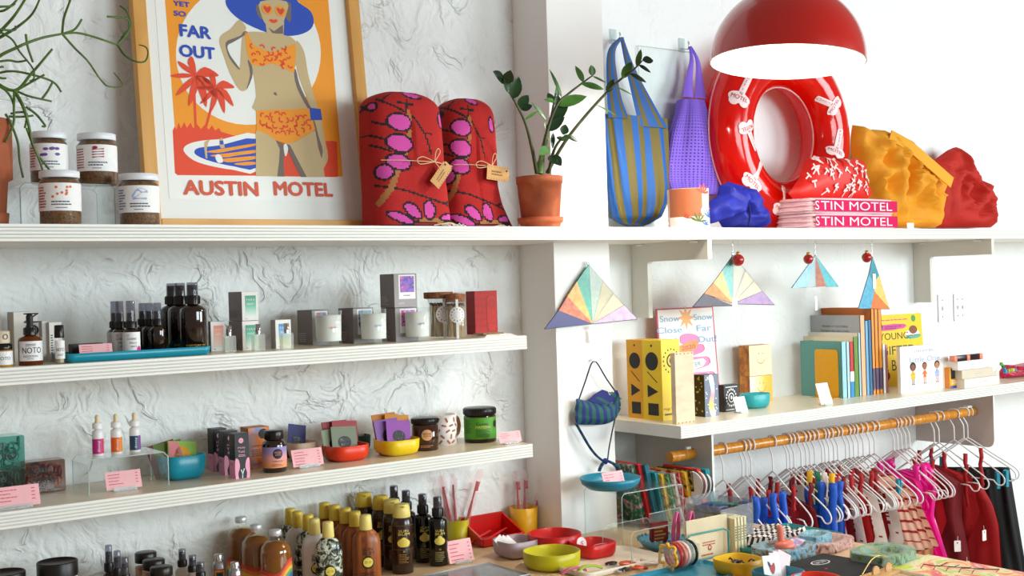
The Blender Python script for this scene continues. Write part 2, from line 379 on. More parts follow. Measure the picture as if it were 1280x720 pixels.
# shelves: white laminated ply, the plies grooved along the front edge
SHELFM = m('f3f4f0', .4, var=.015); TOPM = wood('d2c3a8', 'dccfb6', 3, .28, (1, 6, 6)); GRV = m('d6d7cd', .7)
def shelf(name, label, X0, X1, Yf, Yb, zt, th=.0375, notch=None, grooves=4, top=None):
    t = thing(name, label, 'shelf', ((X0+X1)/2, (Yf+Yb)/2, zt-th)); xc, yc = (X0+X1)/2, (Yf+Yb)/2
    prof = [(Yb-yc, 0), (Yb-yc, th), (Yf-yc+.001, th), (Yf-yc, th-.001)]
    for i in range(1, grooves+1):
        z = th-th*i/(grooves+1); prof += [(Yf-yc, z+.0016), (Yf-yc+.0022, z+.0010), (Yf-yc+.0022, z-.0010), (Yf-yc, z-.0016)]
    prof += [(Yf-yc, .001), (Yf-yc+.001, 0)]
    def seg(a, b, pr):
        g.prism([(p, q) for p, q in pr], a-xc, b-xc, SHELFM, lambda x, y, z: (y, x, z))
    g = G()
    if notch:
        nx0, nx1, ny = notch
        pr = [(min(p, ny-yc-.0), q) for p, q in prof]; seg(X0, X1, pr)
        back = [(ny-yc, 0), (ny-yc, th), (Yb-yc, th), (Yb-yc, 0)]; seg(X0, nx0, back); seg(nx1, X1, back)
    else: seg(X0, X1, prof)
    for i in range(1, grooves+1):
        z = th-th*i/(grooves+1); g.box((0, Yf-yc+.0012, z), (X1-X0-.001, .002, .0022), GRV)
    g.obj('board', t)
    if top:
        g = G(); g.box((0, .001, th+.0002), (X1-X0-.002, Yb-Yf-.002, .0004), top); g.obj('laminate_top', t, 'pale worn wood-tone top face')
    return t
shelf('wall_shelf', 'long top white shelf crossing in front of the pillar', -1.2, 6.4, 2.67, 3.029, 1.661, notch=(2.274, 2.499, 2.856))
shelf('wall_shelf', 'upper of the two short white shelves left of the pillar', -1.2, 2.044, 2.70, 3.029, 1.356, top=TOPM)
shelf('wall_shelf', 'lower of the two short white shelves left of the pillar', -1.2, 2.0919, 2.75, 3.029, 1.0425, top=TOPM)
shelf('wall_shelf', 'white book shelf right of the pillar above the clothes rail', 2.584, 6.4, 2.65, 3.029, 1.053, top=m('efe6cf', .25, var=.02))

def bracket(X, label):
    t = thing('shelf_bracket', label, 'bracket', (X, 3.029, 1.376), 0, 'white brackets under the top shelf'); g = G(); BM = m('dcdad0', .5, var=.02)
    pts = [(0, 0), (0, .2473), (-.357, .2473), (-.357, .187), (-.089, .187), (-.082, .184), (-.079, .178), (-.079, 0)]
    g.prism(pts, 0, .018, BM, lambda x, y, z: (y, x, z)); g.obj('bracket_plate', t)
    for y in (-.05, -.3):
        g = G(); g.box((.006, y, .2425), (.03, .03, .006), m('f7f7f7', .4), .001); g.box((.006, y, .236), (.006, .03, .012), m('f7f7f7', .4)); g.obj('mounting_clip', t)
bracket(2.745, 'white L bracket nearest the pillar under the top shelf')
bracket(4.315, 'white L bracket above the two wall plates under the top shelf')

# counter
g = G(); CT = wood('d9b98e', 'e3c8a0', 2.5, .3, (6, 1, 6))
t = thing('counter', 'long pale wood counter carrying all the small goods', 'counter', (.8, 2.2, 0))
g.box((0, .0, .715), (4.08, 1.655, .03), CT, .002); g.obj('counter_top', t)
g = G(); g.box((0, .02, .35), (3.9, 1.5, .7), WHITE, .002); g.obj('cabinet_body', t)

# side panels of the hanging bay with the bamboo rail through them
def panel(X, z0, label, rounded):
    t = thing('side_panel', label, 'panel', (X, 2.84, z0)); g = G(); h = 1.0145-z0
    pts = [(.188, 0), (.188, h), (-.165, h)] + ([(-.165, .03), (-.160, .014), (-.150, .004), (-.138, 0)] if rounded else [(-.165, 0)])
    g.prism(pts, 0, .008, m('cfc4bc', .55, bump=.05), lambda x, y, z: (y, x, z), m('f6f6f4', .4)); g.obj('panel_board', t); return t  # broad faces browner than the edges: their shade is mixed into the colour
panel(2.74, .7305, 'pale side panel at the left end of the clothes rail', False)
panel(4.30, .806, 'pale side panel with rounded corner at the right end of clothes rail', True)
t = thing('clothes_rail', 'honey-coloured bamboo rail carrying the white hangers', 'rail', (2.6, 2.76, .9435)); g = G()
BAM = wood('c67a1c', 'e29a3c', 5, .22, (8, 1, 1)); 
def bamboo(g, a, b, r):
    pts = []; rr = []; x = a; n = 0
    mx = Matrix.Rotation(R(90), 4, 'Y'); prof = [(r*.9, a)]
    while x < b-.03:
        s_ = min(.13, b-x); prof += [(r, x+.004), (r*.985, x+s_*.5), (r, x+s_-.008), (r*1.05, x+s_-.004), (r*.97, x+s_)]; x += s_
    prof += [(r, b)]; g.lathe(prof, BAM, 16, mx=mx)
bamboo(g, 0.0391, 4.297-2.6, .0175); g.obj('bamboo_pole', t)
g = G(); g.box((.12, 0, .021), (.02, .012, .008), WHITE, .001); g.obj('rail_pin', t)
g = G(); g.box((1.66, 0, .022), (.03, .02, .008), WHITE, .001); g.obj('rail_pin', t)

# wall plates
for x, w, lab in ((4.5012, .05, 'narrow white wall plate beside the yellow book'), (4.6294, .08, 'wider white wall plate with two switches right of the narrow one')):
    t = thing('wall_plate', lab, 'wall plate', (x, 3.029, 1.345)); g = G(); g.box((0, -.003, 0), (w, .006, .118), WHITE, .002); g.obj('plate', t)
    for k in ((0,) if w < .06 else (-.018, .018)):
        g = G(); g.box((k, -.008, 0), (.006, .008, .016), m('d9d9d9', .4), .001); g.obj('switch_lever', t)
        for z in (-.035, .035):
            g = G(); g.lathe([(.0025, 0), (.0025, .002)], m('8a8a8a', .3, 1), 8, c=(0, 0, 0), mx=Matrix.Translation((k, -.006, z)) @ Matrix.Rotation(R(90), 4, 'X')); g.obj('screw', t)

# ================================================================ TOP SHELF
Z1 = 1.6612
def card_price(loc, w, h, label, rz=0, plain=False, lines=4, mirror=False):
    """small tilted card in a clear holder"""
    t = thing('price_card', label, 'price card', loc, rz); tl = R(-18); mx = Matrix.Translation((0, .0, .004)) @ Matrix.Rotation(tl, 4, 'X')
    g = G(); g.box((0, 0, h/2), (w, .0008, h), PINKC if not plain else m('fafafa', .5)); g.v = [(mx @ Vector(v))[:] for v in g.v]; c = g.obj('card', t)
    if not plain:
        g = G(); f = lambda x, z: (mx @ Vector((x, -.0008, z)))[:]
        for i in range(lines):
            z = h*(.86-.17*i); g.scrib(f, -w*.42, z, w*random.uniform(.3, .55), h*.09, REDINK, 1); g.shape(f, [(w*.34, z-h*.06), (w*.41, z-h*.06), (w*.41, z-h*.02), (w*.34, z-h*.02)], REDINK)
        g.obj('printed_lines', c)
    g = G(); HM = clear('f4fafa', body=.35 if plain else .18)
    g.box((0, .004, .0015), (w*.66, .034, .003), HM); g.box((0, -.007, .006), (w*.66, .002, .009), HM); g.obj('holder', t); return t

# ---- hanging mistletoe cactus at the far left
PC = ((0.6273, 2.82, 1.7476),)[0]
TER = cloudy(['8f4a2e', 'a85a38', 'b86a45'], 9, .5, .8)
t = thing('trailing_cactus', 'green stringy cactus trailing thin jointed stems from a terracotta pot', 'plant', (PC[0], 2.82, Z1))
g = G(); pw = 0.7109-PC[0]
g.lathe([(pw*.55, .012), (pw*.80, .03), (pw*.86, .1), (pw*.98, .105), (pw, .235), (pw*.93, .235), (pw*.9, .2)], TER, 28); g.obj('pot', t)
g = G(); g.lathe([(pw*.6, 0), (pw*.84, .006), (pw*.87, .03), (pw*.8, .03), (pw*.5, .01)], TER, 28); g.obj('saucer', t)
g = G(); g.lathe([(0, .2), (pw*.9, .2)], m('3b2a1e', .9, bump=.5), 20); g.obj('soil', t)
STM = cloudy(['2f4a17', '4c6a24', '5f7f33'], 20, .5, .45)
STEMS = (((0.0068, 0.0, 0.2805), (0.0402, -0.04, 0.3586), (0.088, -0.06, 0.3925), (0.1376, -0.06, 0.4168), (0.1901, -0.04, 0.4355)), ((0.1901, -0.04, 0.4355), (0.1892, -0.06, 0.4676), (0.1981, -0.08, 0.5043), (0.2029, -0.1, 0.5363)), ((0.1901, -0.04, 0.4355), (0.2241, -0.02, 0.4528), (0.2409, -0.02, 0.4777)), ((0.1901, -0.04, 0.4355), (0.2278, -0.02, 0.445), (0.2766, 0.02, 0.449), (0.3481, 0.06, 0.4434)), ((0.1901, -0.04, 0.4355), (0.2228, -0.02, 0.41), (0.2583, 0.0, 0.3859), (0.2902, 0.02, 0.3524), (0.3104, 0.02, 0.3351), (0.3511, 0.04, 0.3433), (0.3374, 0.06, 0.3759)), ((0.3481, 0.06, 0.4434), (0.3696, 0.07, 0.4738), (0.3888, 0.08, 0.4949), (0.3881, 0.1, 0.5334), (0.3745, 0.11, 0.5504)), ((0.3481, 0.06, 0.4434), (0.3749, 0.06, 0.4768), (0.3779, 0.06, 0.5028), (0.3596, 0.05, 0.5075), (0.3192, 0.04, 0.5041)), ((0.3481, 0.06, 0.4434), (0.3576, 0.04, 0.416), (0.3759, 0.02, 0.3994), (0.3997, 0.02, 0.4014), (0.4113, 0.03, 0.4234), (0.4102, 0.04, 0.4401), (0.3974, 0.05, 0.4462)), ((0.0366, -0.02, 0.3265), (0.0828, -0.04, 0.2996), (0.1163, -0.06, 0.3382), (0.1561, -0.08, 0.3913)), ((0.0828, -0.04, 0.2996), (0.0759, -0.06, 0.2611), (0.0736, -0.06, 0.2221), (0.0534, -0.07, 0.1812)), ((0.0828, -0.04, 0.2996), (0.0953, -0.06, 0.2624), (0.107, -0.06, 0.2161), (0.1117, -0.06, 0.185), (0.1353, -0.05, 0.124), (0.1399, -0.04, 0.0577)), ((0.0902, -0.04, 0.2981), (0.1099, -0.05, 0.2882), (0.1382, -0.05, 0.2831), (0.1592, -0.05, 0.2797)), ((0.1382, -0.05, 0.2831), (0.155, -0.04, 0.3047), (0.1661, -0.04, 0.3255)), ((0.0903, -0.04, 0.3021), (0.1146, -0.05, 0.318), (0.1428, -0.06, 0.3364)), ((0.0442, -0.02, 0.3349), (0.0791, -0.03, 0.3439), (0.1216, -0.04, 0.3379), (0.1661, -0.04, 0.3255), (0.1841, -0.04, 0.3036)), ((0.0301, -0.02, 0.3571), (0.0724, -0.03, 0.3669), (0.0948, -0.03, 0.3657), (0.1157, -0.03, 0.3714)), ((0.0352, -0.04, 0.4356), (0.0762, -0.05, 0.4126), (0.094, -0.05, 0.385), (0.1212, -0.05, 0.3501), (0.1225, -0.05, 0.3285), (0.1128, -0.05, 0.3218)), ((0.1031, -0.07, 0.4205), (0.1087, -0.06, 0.3963), (0.1216, -0.05, 0.3639)), ((0.024, -0.02, 0.3955), (0.059, -0.03, 0.4165), (0.0945, -0.04, 0.4417), (0.1202, -0.06, 0.4681), (0.1329, -0.08, 0.5007), (0.1405, -0.09, 0.5307)), ((0.0235, -0.02, 0.3799), (0.0569, -0.04, 0.4262), (0.0826, -0.06, 0.4601), (0.1028, -0.08, 0.4971)), ((0.041, -0.02, 0.4751), (0.0657, -0.04, 0.4739), (0.0899, -0.05, 0.496), (0.1019, -0.05, 0.5229)), ((0.0363, -0.04, 0.4745), (0.0561, -0.05, 0.4793), (0.0783, -0.05, 0.483), (0.0878, -0.05, 0.4899)), ((0.0352, -0.04, 0.4356), (0.0546, -0.05, 0.4299), (0.0842, -0.05, 0.431), (0.0875, -0.05, 0.4411)), ((0.1035, -0.05, 0.2643), (0.1239, -0.05, 0.2498), (0.1367, -0.05, 0.2348), (0.144, -0.05, 0.2233), (0.1364, -0.05, 0.2229)), ((0.0713, -0.05, 0.2466), (0.0863, -0.05, 0.2507), (0.105, -0.05, 0.2487), (0.1029, -0.04, 0.2184)), ((0.0674, -0.05, 0.2406), (0.0935, -0.05, 0.2413), (0.1188, -0.05, 0.2455)), ((0.0363, -0.02, 0.3187), (0.0606, -0.04, 0.3019), (0.0724, -0.05, 0.2837), (0.0792, -0.05, 0.2627)), ((0.0546, -0.04, 0.3481), (0.0583, -0.04, 0.3504), (0.062, -0.04, 0.3495)), ((0.0466, -0.04, 0.328), (0.0576, -0.04, 0.325), (0.0668, -0.04, 0.3257)), ((0.0577, -0.06, 0.2445), (0.0682, -0.06, 0.2257), (0.0817, -0.06, 0.1837), (0.0869, -0.05, 0.1459), (0.0932, -0.05, 0.107)), ((0.1014, -0.06, 0.2158), (0.1214, -0.05, 0.1669), (0.1461, -0.04, 0.1372), (0.1609, -0.04, 0.1158), (0.1725, -0.04, 0.1162)))
for i, s_ in enumerate(STEMS):
    g = G(); p = catmull(s_, 5, False); n = len(p); r0 = .0042 if i in (0, 8, 10, 18, 19) else .0028; r1 = .0024 if len(s_) < 6 else .0014
    g.tube(p, [r0+(r1-r0)*k/n for k in range(n)], STM, 6); g.obj('stem', t)

# ---- clear riser and four tea jars
def riser(name, label, x0, x1, y, d, z, h, rz=0):
    t = thing(name, label, 'display riser', ((x0+x1)/2, y, z), rz); w = x1-x0; g = G(); A = clear('fcffff', .02, ior=1.5, body=.03, bodyh='ffffff')
    r = .012; pts = [(-w/2, 0), (-w/2, h-r), (-w/2+r*.3, h-r*.3), (-w/2+r, h), (w/2-r, h), (w/2-r*.3, h-r*.3), (w/2, h-r), (w/2, 0), (w/2-.003, 0), (w/2-.003, h-r), (w/2-r*.5, h-r*.5), (w/2-r, h-.003), (-w/2+r, h-.003), (-w/2+r*.5, h-r*.5), (-w/2+.003, h-r), (-w/2+.003, 0)]
    g.prism(pts, -d/2, d/2, A); g.obj('clear_panel', t)
    g = G(); E_ = clear('dff0f2', .05, body=.55, bodyh='eefafa')
    for s in (-1, 1):
        g.tube([(-w/2+.0015, s*d/2, 0), (-w/2+.0015, s*d/2, h-r), (-w/2+r, s*d/2, h-.0015), (w/2-r, s*d/2, h-.0015), (w/2-.0015, s*d/2, h-r), (w/2-.0015, s*d/2, 0)], .0013, E_, 4)
    g.obj('polished_edge', t); return t
def jar_tea(loc, w, h, label, icon, ink, rz):
    t = thing('tea_jar', label, 'jar', loc, rz, None); r = w/2
    g = G(); HB = cloudy(['24140f', '6b3f26', '8b5a33', '1f120d', 'b08a5a'], 160, .6, .35, bump=.6); g.lathe([(r*.9, 0), (r*.98, .004), (r*.98, h*.78), (r*.84, h*.84)], HB, 28); g.obj('loose_leaf_tea', t)
    g = G(); g.lathe([(r*.93, 0), (r, .004), (r, h*.78), (r*.86, h*.86), (r*.86, h*.9)], clear('f8ffff', .03), 28, caps=False); g.obj('glass', t)
    g = G(); g.lathe([(r*.95, h*.87), (r*.97, h*.88), (r*.97, h*.99), (r*.9, h), (0, h)], m('e9eef2', .35), 28, caps=False)
    g.lathe([(r*.95, h*.87), (0, h*.87)], m('e9eef2', .35), 28, caps=False); g.obj('lid', t)
    g = G(); f = cyl(r*1.008); f2 = cyl(r*1.016); g.patch(f, -r*1.9, r*1.6, h*.25, h*.76, m('f1f1f0', .6), 24); lab = g.obj('paper_label', t)
    g = G(); ic = m(ink, .6); c = h*.6
    if icon == 'branch':
        for q in range(7): a = .5+q*.9; g.shape(f2, ell(r*.42*cos(a), c+h*.08*sin(a*1.7), r*.15, h*.03, 8), ic)
    elif icon == 'stripe':
        for q in range(4): g.shape(f2, [(-r*.3, c-h*.1+q*h*.05), (r*.3, c-h*.085+q*h*.05), (r*.3, c-h*.06+q*h*.05), (-r*.3, c-h*.075+q*h*.05)], ic)
        g.shape(f2, ell(-r*.15, c+h*.1, r*.14, h*.03, 10), ic)
    elif icon == 'dots':
        for q in range(9): g.shape(f2, ell(r*random.uniform(-.45, .45), c+h*random.uniform(-.1, .12), r*.07, h*.025, 8), ic)
    else:
        g.shape(f2, catmull([(-r*.4, c-h*.05), (-r*.1, c+h*.1), (r*.3, c+h*.08), (r*.4, c+h*.02), (r*.1, c+h*.02), (-r*.15, c-h*.06)], 3), ic); g.shape(f2, rrect(-r*.35, c-h*.11, r*.35, c-h*.07, .002, 2), ic)
    for q in range(2): g.scrib(f2, -r*.5, h*.44-q*h*.05, r, h*.05, m('33415c', .6), 1)
    g.scrib(f2, -r*.3, h*.32, r*.6, h*.03, m('33415c', .6), 1); g.scrib(f2, -r*1.35, h*.7, r*.6, h*.4, m('b03030' if icon != 'fish' else '5a6ea0', .6), 8); g.obj('label_print', lab); return t
RX0, RX1 = 0.7232, 0.9374
riser('acrylic_riser', 'clear acrylic riser under the two raised tea jars on the top shelf', RX0, RX1, 2.88, .13, Z1, 0.102)
ZR = Z1+0.102+.0003
jar_tea((0.8052, 2.87, ZR), 0.0833, 1.8838-ZR, 'tea jar with purple emblem on the riser behind the front jar', 'branch', '6a4a9c', -.2)
jar_tea((0.9121, 2.86, ZR), 0.0906, 1.8843-ZR, 'tea jar with dark red emblem alone at the right end of the riser', 'stripe', 'a02236', -.25)
jar_tea((0.7853, 2.725, Z1), 0.0881, 1.7802-Z1, 'tea jar with scattered orange dots standing on the shelf before the riser', 'dots', 'e06a3a', -.2)
jar_tea((0.9743, 2.76, Z1), 0.091, 1.7825-Z1, 'tea jar with pale blue emblem beside the poster frame', 'fish', '9db4de', -.3)

# ---- framed travel poster
t = thing('framed_poster', 'large honey wood framed poster of a woman in a blue sun hat', 'poster', (1.0411, 2.905, Z1)); t.rotation_euler = (-math.atan(.11), 0, 0)
FW = wood('cf9340', 'e2ad5e', 2, .4, (4, 4, .7)); FW2 = wood('cf9341', 'e2ad5e', 2, .4, (.7, 4, 4)); FWd, FH = .648, .86
for x in (.0175, FWd-.0175):
    g = G(); g.box((x, .0, FH/2), (.035, .028, FH), FW, .0015); g.obj('frame_side', t)
for z in (.0135, FH-.0135):
    g = G(); g.box((FWd/2, .0, z), (FWd-.07, .028, .027), FW2, .0015); g.obj('frame_rail', t)
g = G(); g.box((FWd/2, .006, FH/2), (FWd-.07, .004, FH-.055), m('f2f2ee', .6, var=.01)); g.obj('mount_board', t)
g = G(); g.box((FWd/2, .0035, FH/2), (FWd-.13, .0006, FH-.16), m('f7f6f1', .6, var=.01)); pr = g.obj('poster_sheet', t)
YEL = m('fa9c04', .6, var=.02); ORG = m('ec4416', .6, var=.02); BLU = m('0a48bc', .6, var=.02); SKN = m('cdb384', .6, var=.02); SHD = m('73655c', .6, var=.02); PAP = m('f4f4ef', .6, var=.01)
PH = {'YEL': YEL, 'ORG': ORG, 'BLU': BLU, 'SKN': SKN, 'SHD': SHD, 'PAP': PAP}
ART = [
 ('YEL', ((0.0925, 0.15), (0.555, 0.15), (0.558, 0.155), (0.56, 0.79), (0.09, 0.79)), 0),
 ('PAP', ((0.5224, 0.493), (0.518, 0.4658), (0.5097, 0.4388), (0.4977, 0.4127), (0.4823, 0.3878), (0.4638, 0.3646), (0.4426, 0.3436), (0.4191, 0.3252), (0.3939, 0.3096), (0.3674, 0.2971), (0.3401, 0.2879), (0.3125, 0.2821), (0.2851, 0.2797), (0.2584, 0.2807), (0.2329, 0.2851), (0.2088, 0.2928), (0.1867, 0.3035), (0.1668, 0.3171), (0.1495, 0.3332), (0.135, 0.3517), (0.1236, 0.3722), (0.1153, 0.3944), (0.1103, 0.4179), (0.1088, 0.4424), (0.1106, 0.4674), (0.1158, 0.4926), (0.1244, 0.5176), (0.1362, 0.5419), (0.1511, 0.5652), (0.1688, 0.587), (0.189, 0.6071), (0.2116, 0.625), (0.2361, 0.6403), (0.2621, 0.6529), (0.2892, 0.6624), (0.3169, 0.6685), (0.3447, 0.6713), (0.3722, 0.6704), (0.3988, 0.666), (0.4239, 0.6579), (0.4471, 0.6464), (0.468, 0.6317), (0.4859, 0.6139), (0.5007, 0.5934), (0.5119, 0.5705), (0.5194, 0.5459), (0.5229, 0.5198)), 0),
 ('ORG', ((0.084, 0.1458), (0.0861, 0.2536), (0.0919, 0.2647), (0.0963, 0.2567), (0.1027, 0.2752), (0.1084, 0.2606), (0.1181, 0.2778), (0.1237, 0.2631), (0.135, 0.277), (0.1407, 0.2624), (0.1518, 0.2738), (0.1611, 0.2618), (0.1724, 0.2741), (0.1818, 0.2612), (0.1914, 0.2735), (0.1991, 0.2604), (0.2101, 0.2678), (0.2146, 0.2579), (0.2492, 0.2495), (0.3116, 0.244), (0.3034, 0.1451), (0.0903, 0.1403)), 0),
 ('ORG', ((0.3091, 0.2353), (0.5395, 0.2489), (0.5492, 0.2466), (0.5444, 0.1523), (0.5401, 0.1486), (0.3015, 0.1441)), 0),
 ('PAP', ((0.1108, 0.2028), (0.1222, 0.2199), (0.1605, 0.2316), (0.2219, 0.2396), (0.3117, 0.2561), (0.3035, 0.157), (0.2419, 0.1584), (0.1813, 0.1665), (0.1353, 0.1798)), 1),
 ('BLU', ((0.1385, 0.2007), (0.1523, 0.2129), (0.2118, 0.2223), (0.3098, 0.2439), (0.3033, 0.1656), (0.2426, 0.1678), (0.1865, 0.1775), (0.1505, 0.1895)), 1),
 ('YEL', ((0.1713, 0.2037), (0.2199, 0.2142), (0.306, 0.2309), (0.3055, 0.2248), (0.2461, 0.2111), (0.2014, 0.2016)), 1),
 ('YEL', ((0.1791, 0.194), (0.2366, 0.2031), (0.3055, 0.2137), (0.3048, 0.2059), (0.2538, 0.197), (0.218, 0.1905)), 1),
 ('YEL', ((0.2088, 0.1851), (0.2534, 0.1919), (0.3041, 0.1973), (0.3035, 0.1896), (0.2615, 0.182), (0.2258, 0.1781)), 1),
 ('YEL', ((0.2432, 0.1745), (0.2793, 0.181), (0.3028, 0.181), (0.3023, 0.175), (0.2696, 0.1712)), 1),
 ('SKN', ((0.1672, 0.2286), (0.1743, 0.2323), (0.1833, 0.2361), (0.1773, 0.2257), (0.1727, 0.2104), (0.1724, 0.1854), (0.1674, 0.1868), (0.1658, 0.2101)), 0),
 ('SKN', ((0.2086, 0.2373), (0.2151, 0.2427), (0.2183, 0.2378), (0.2218, 0.216), (0.2111, 0.2138), (0.2065, 0.222)), 0),
 ('BLU', ((0.2092, 0.234), (0.218, 0.2344), (0.2189, 0.2243), (0.2093, 0.2238)), 0),
 ('PAP', ((0.1937, 0.1921), (0.2029, 0.1983), (0.2111, 0.1919), (0.2136, 0.1785), (0.1994, 0.1763)), 1),
 ('ORG', ((0.1475, 0.3868), (0.1552, 0.3874), (0.1499, 0.2612), (0.1438, 0.2583)), 0),
 ('ORG', ((0.2034, 0.3614), (0.2112, 0.3594), (0.1945, 0.3142), (0.1736, 0.2557), (0.1676, 0.2571), (0.1877, 0.3155)), 0),
 ('BLU', ((0.2571, 0.6165), (0.2603, 0.5891), (0.2923, 0.5614), (0.3454, 0.5408), (0.4005, 0.5305), (0.4583, 0.5382), (0.497, 0.5584), (0.5092, 0.5851), (0.4998, 0.6113), (0.4665, 0.631), (0.4589, 0.6535), (0.4483, 0.6974), (0.387, 0.7027), (0.3521, 0.6759), (0.3301, 0.6333), (0.2935, 0.6332)), 1),
 ('SHD', ((0.3419, 0.6091), (0.3425, 0.5827), (0.3553, 0.57), (0.368, 0.5891), (0.37, 0.6124)), 1), ('SHD', ((0.4226, 0.6222), (0.4243, 0.5865), (0.4373, 0.5719), (0.4432, 0.6066), (0.4421, 0.6263)), 1),
 ('SKN', ((0.3639, 0.5621), (0.3654, 0.5358), (0.335, 0.5256), (0.3523, 0.5124), (0.4087, 0.5153), (0.4384, 0.5299), (0.414, 0.5337), (0.4192, 0.5717)), 0),
 ('SHD', ((0.3704, 0.5504), (0.3874, 0.5416), (0.4146, 0.5623), (0.4134, 0.5372), (0.3821, 0.534)), 0),
 ('SKN', ((0.3538, 0.6194), (0.3543, 0.5805), (0.3653, 0.557), (0.3852, 0.5485), (0.4087, 0.5598), (0.4243, 0.5865), (0.4318, 0.6286)), 1),
 ('SKN', ((0.3004, 0.5273), (0.3635, 0.5356), (0.4291, 0.5316), (0.4504, 0.5132), (0.4526, 0.4731), (0.4348, 0.4341), (0.4389, 0.4042), (0.4704, 0.3478), (0.4831, 0.3281), (0.3168, 0.3177), (0.3201, 0.3568), (0.318, 0.4088), (0.3069, 0.4513), (0.2988, 0.4854)), 1),
 ('SKN', ((0.3022, 0.5275), (0.3043, 0.4859), (0.3159, 0.4391), (0.3106, 0.4082), (0.2914, 0.373), (0.2726, 0.3742), (0.2517, 0.4138), (0.239, 0.4557), (0.2288, 0.4942), (0.2358, 0.5155), (0.2612, 0.5337), (0.2868, 0.5608), (0.299, 0.5551), (0.3069, 0.5402), (0.291, 0.5229), (0.2655, 0.5082), (0.2474, 0.4943), (0.2524, 0.4681), (0.2665, 0.4426), (0.2801, 0.4334), (0.2871, 0.4756), (0.2942, 0.518)), 1),
 ('SHD', ((0.2457, 0.4959), (0.2701, 0.5104), (0.2908, 0.5211), (0.3008, 0.5326), (0.3097, 0.53), (0.2902, 0.5141), (0.2675, 0.4997), (0.2504, 0.4877), (0.2557, 0.464), (0.2774, 0.4332), (0.2777, 0.4263), (0.2644, 0.439), (0.2502, 0.4618)), 1),
 ('SHD', ((0.3036, 0.4554), (0.315, 0.439), (0.3125, 0.4083), (0.2932, 0.3722), (0.3077, 0.4166)), 1),
 ('SKN', ((0.4512, 0.5222), (0.4717, 0.4928), (0.4779, 0.4323), (0.4916, 0.3689), (0.5073, 0.3054), (0.5136, 0.2449), (0.5181, 0.2094), (0.5122, 0.1869), (0.4924, 0.1623), (0.4836, 0.1726), (0.4974, 0.2175), (0.4878, 0.2615), (0.4788, 0.3127), (0.4712, 0.3567), (0.4558, 0.4002), (0.446, 0.4413), (0.4441, 0.4857)), 1),
 ('SHD', ((0.4356, 0.4315), (0.4421, 0.441), (0.45, 0.3997), (0.4675, 0.3583), (0.4831, 0.3281), (0.4744, 0.3275), (0.4566, 0.3557), (0.4399, 0.3936)), 1),
 ('SHD', ((0.4754, 0.2964), (0.4856, 0.3015), (0.4936, 0.2618), (0.5033, 0.2177), (0.4881, 0.1798), (0.4836, 0.1726), (0.4935, 0.2173), (0.4835, 0.2568)), 1),
 ('ORG', ((0.3739, 0.5703), (0.3818, 0.5747), (0.3882, 0.5727), (0.395, 0.5753), (0.4002, 0.5705), (0.3864, 0.5628)), 1),
 ('SHD', ((0.3701, 0.3709), (0.3777, 0.3732), (0.3807, 0.3646), (0.3734, 0.3658)), 1),
 ('SKN', ((0.3116, 0.2664), (0.3404, 0.261), (0.371, 0.24), (0.3818, 0.2248), (0.3729, 0.1862), (0.3675, 0.1444), (0.3016, 0.145)), 0),
 ('SKN', ((0.3922, 0.2366), (0.4227, 0.2407), (0.4852, 0.2756), (0.4904, 0.2261), (0.4989, 0.1909), (0.5027, 0.1475), (0.438, 0.1456), (0.4211, 0.1792), (0.4016, 0.2152)), 0),
 ('SHD', ((0.3649, 0.2449), (0.3844, 0.2336), (0.3915, 0.2287), (0.3841, 0.1866), (0.3824, 0.1448), (0.362, 0.1451), (0.371, 0.1861), (0.3757, 0.2193)), 0),
 ('SHD', ((0.3938, 0.2341), (0.4067, 0.2311), (0.4275, 0.1882), (0.4485, 0.1459), (0.4313, 0.1454), (0.4154, 0.179)), 0),
 ('PAP', ((0.3877, 0.2285), (0.3957, 0.2341), (0.4001, 0.2204), (0.3928, 0.2008), (0.3886, 0.2059)), 1),
 ('YEL', ((0.3025, 0.5311), (0.3111, 0.5249), (0.3235, 0.4982), (0.3502, 0.4867), (0.3758, 0.4821), (0.4087, 0.494), (0.4466, 0.5137), (0.4474, 0.4905), (0.4365, 0.4307), (0.4117, 0.4411), (0.3751, 0.4521), (0.3418, 0.4413), (0.3144, 0.4433), (0.3034, 0.4754)), 0),
 ('YEL', ((0.3169, 0.3194), (0.4751, 0.3356), (0.4853, 0.2774), (0.4529, 0.2598), (0.4178, 0.2387), (0.3938, 0.2341), (0.3666, 0.2424), (0.3403, 0.2593), (0.3134, 0.2656)), 0),
 ('BLU', ((0.4733, 0.3373), (0.5072, 0.3359), (0.5093, 0.3055), (0.4741, 0.3026)), 0),
]
g = G(); L0 = 0
for i, (c, p, sm_) in enumerate(ART):
    pts = catmull(p, 3) if sm_ else p; y = .0030-.00003*i; g.shape(lambda x, z, y=y: (x, y, z), pts, PH[c])
def P2(x, z): return (x, .0015, z)
def palm(cx_, cz_, s_):
    for a in (170, 215, 250, 20, -35, -70, 95, 130):
        a = R(a); d = (cos(a), sin(a)); n_ = (-sin(a), cos(a)); dr = -.25
        pts = [(cx_, cz_), (cx_+s_*(.5*d[0]+.22*n_[0]), cz_+s_*(.5*d[1]+.22*n_[1])), (cx_+s_*(d[0]), cz_+s_*(d[1]+dr)), (cx_+s_*(.5*d[0]-.08*n_[0]), cz_+s_*(.5*d[1]-.08*n_[1]-.1))]
        g.shape(P2, catmull(pts, 3), ORG)
palm(*(0.1562, 0.4001), .068); palm(*(0.2087, 0.3728), .056)
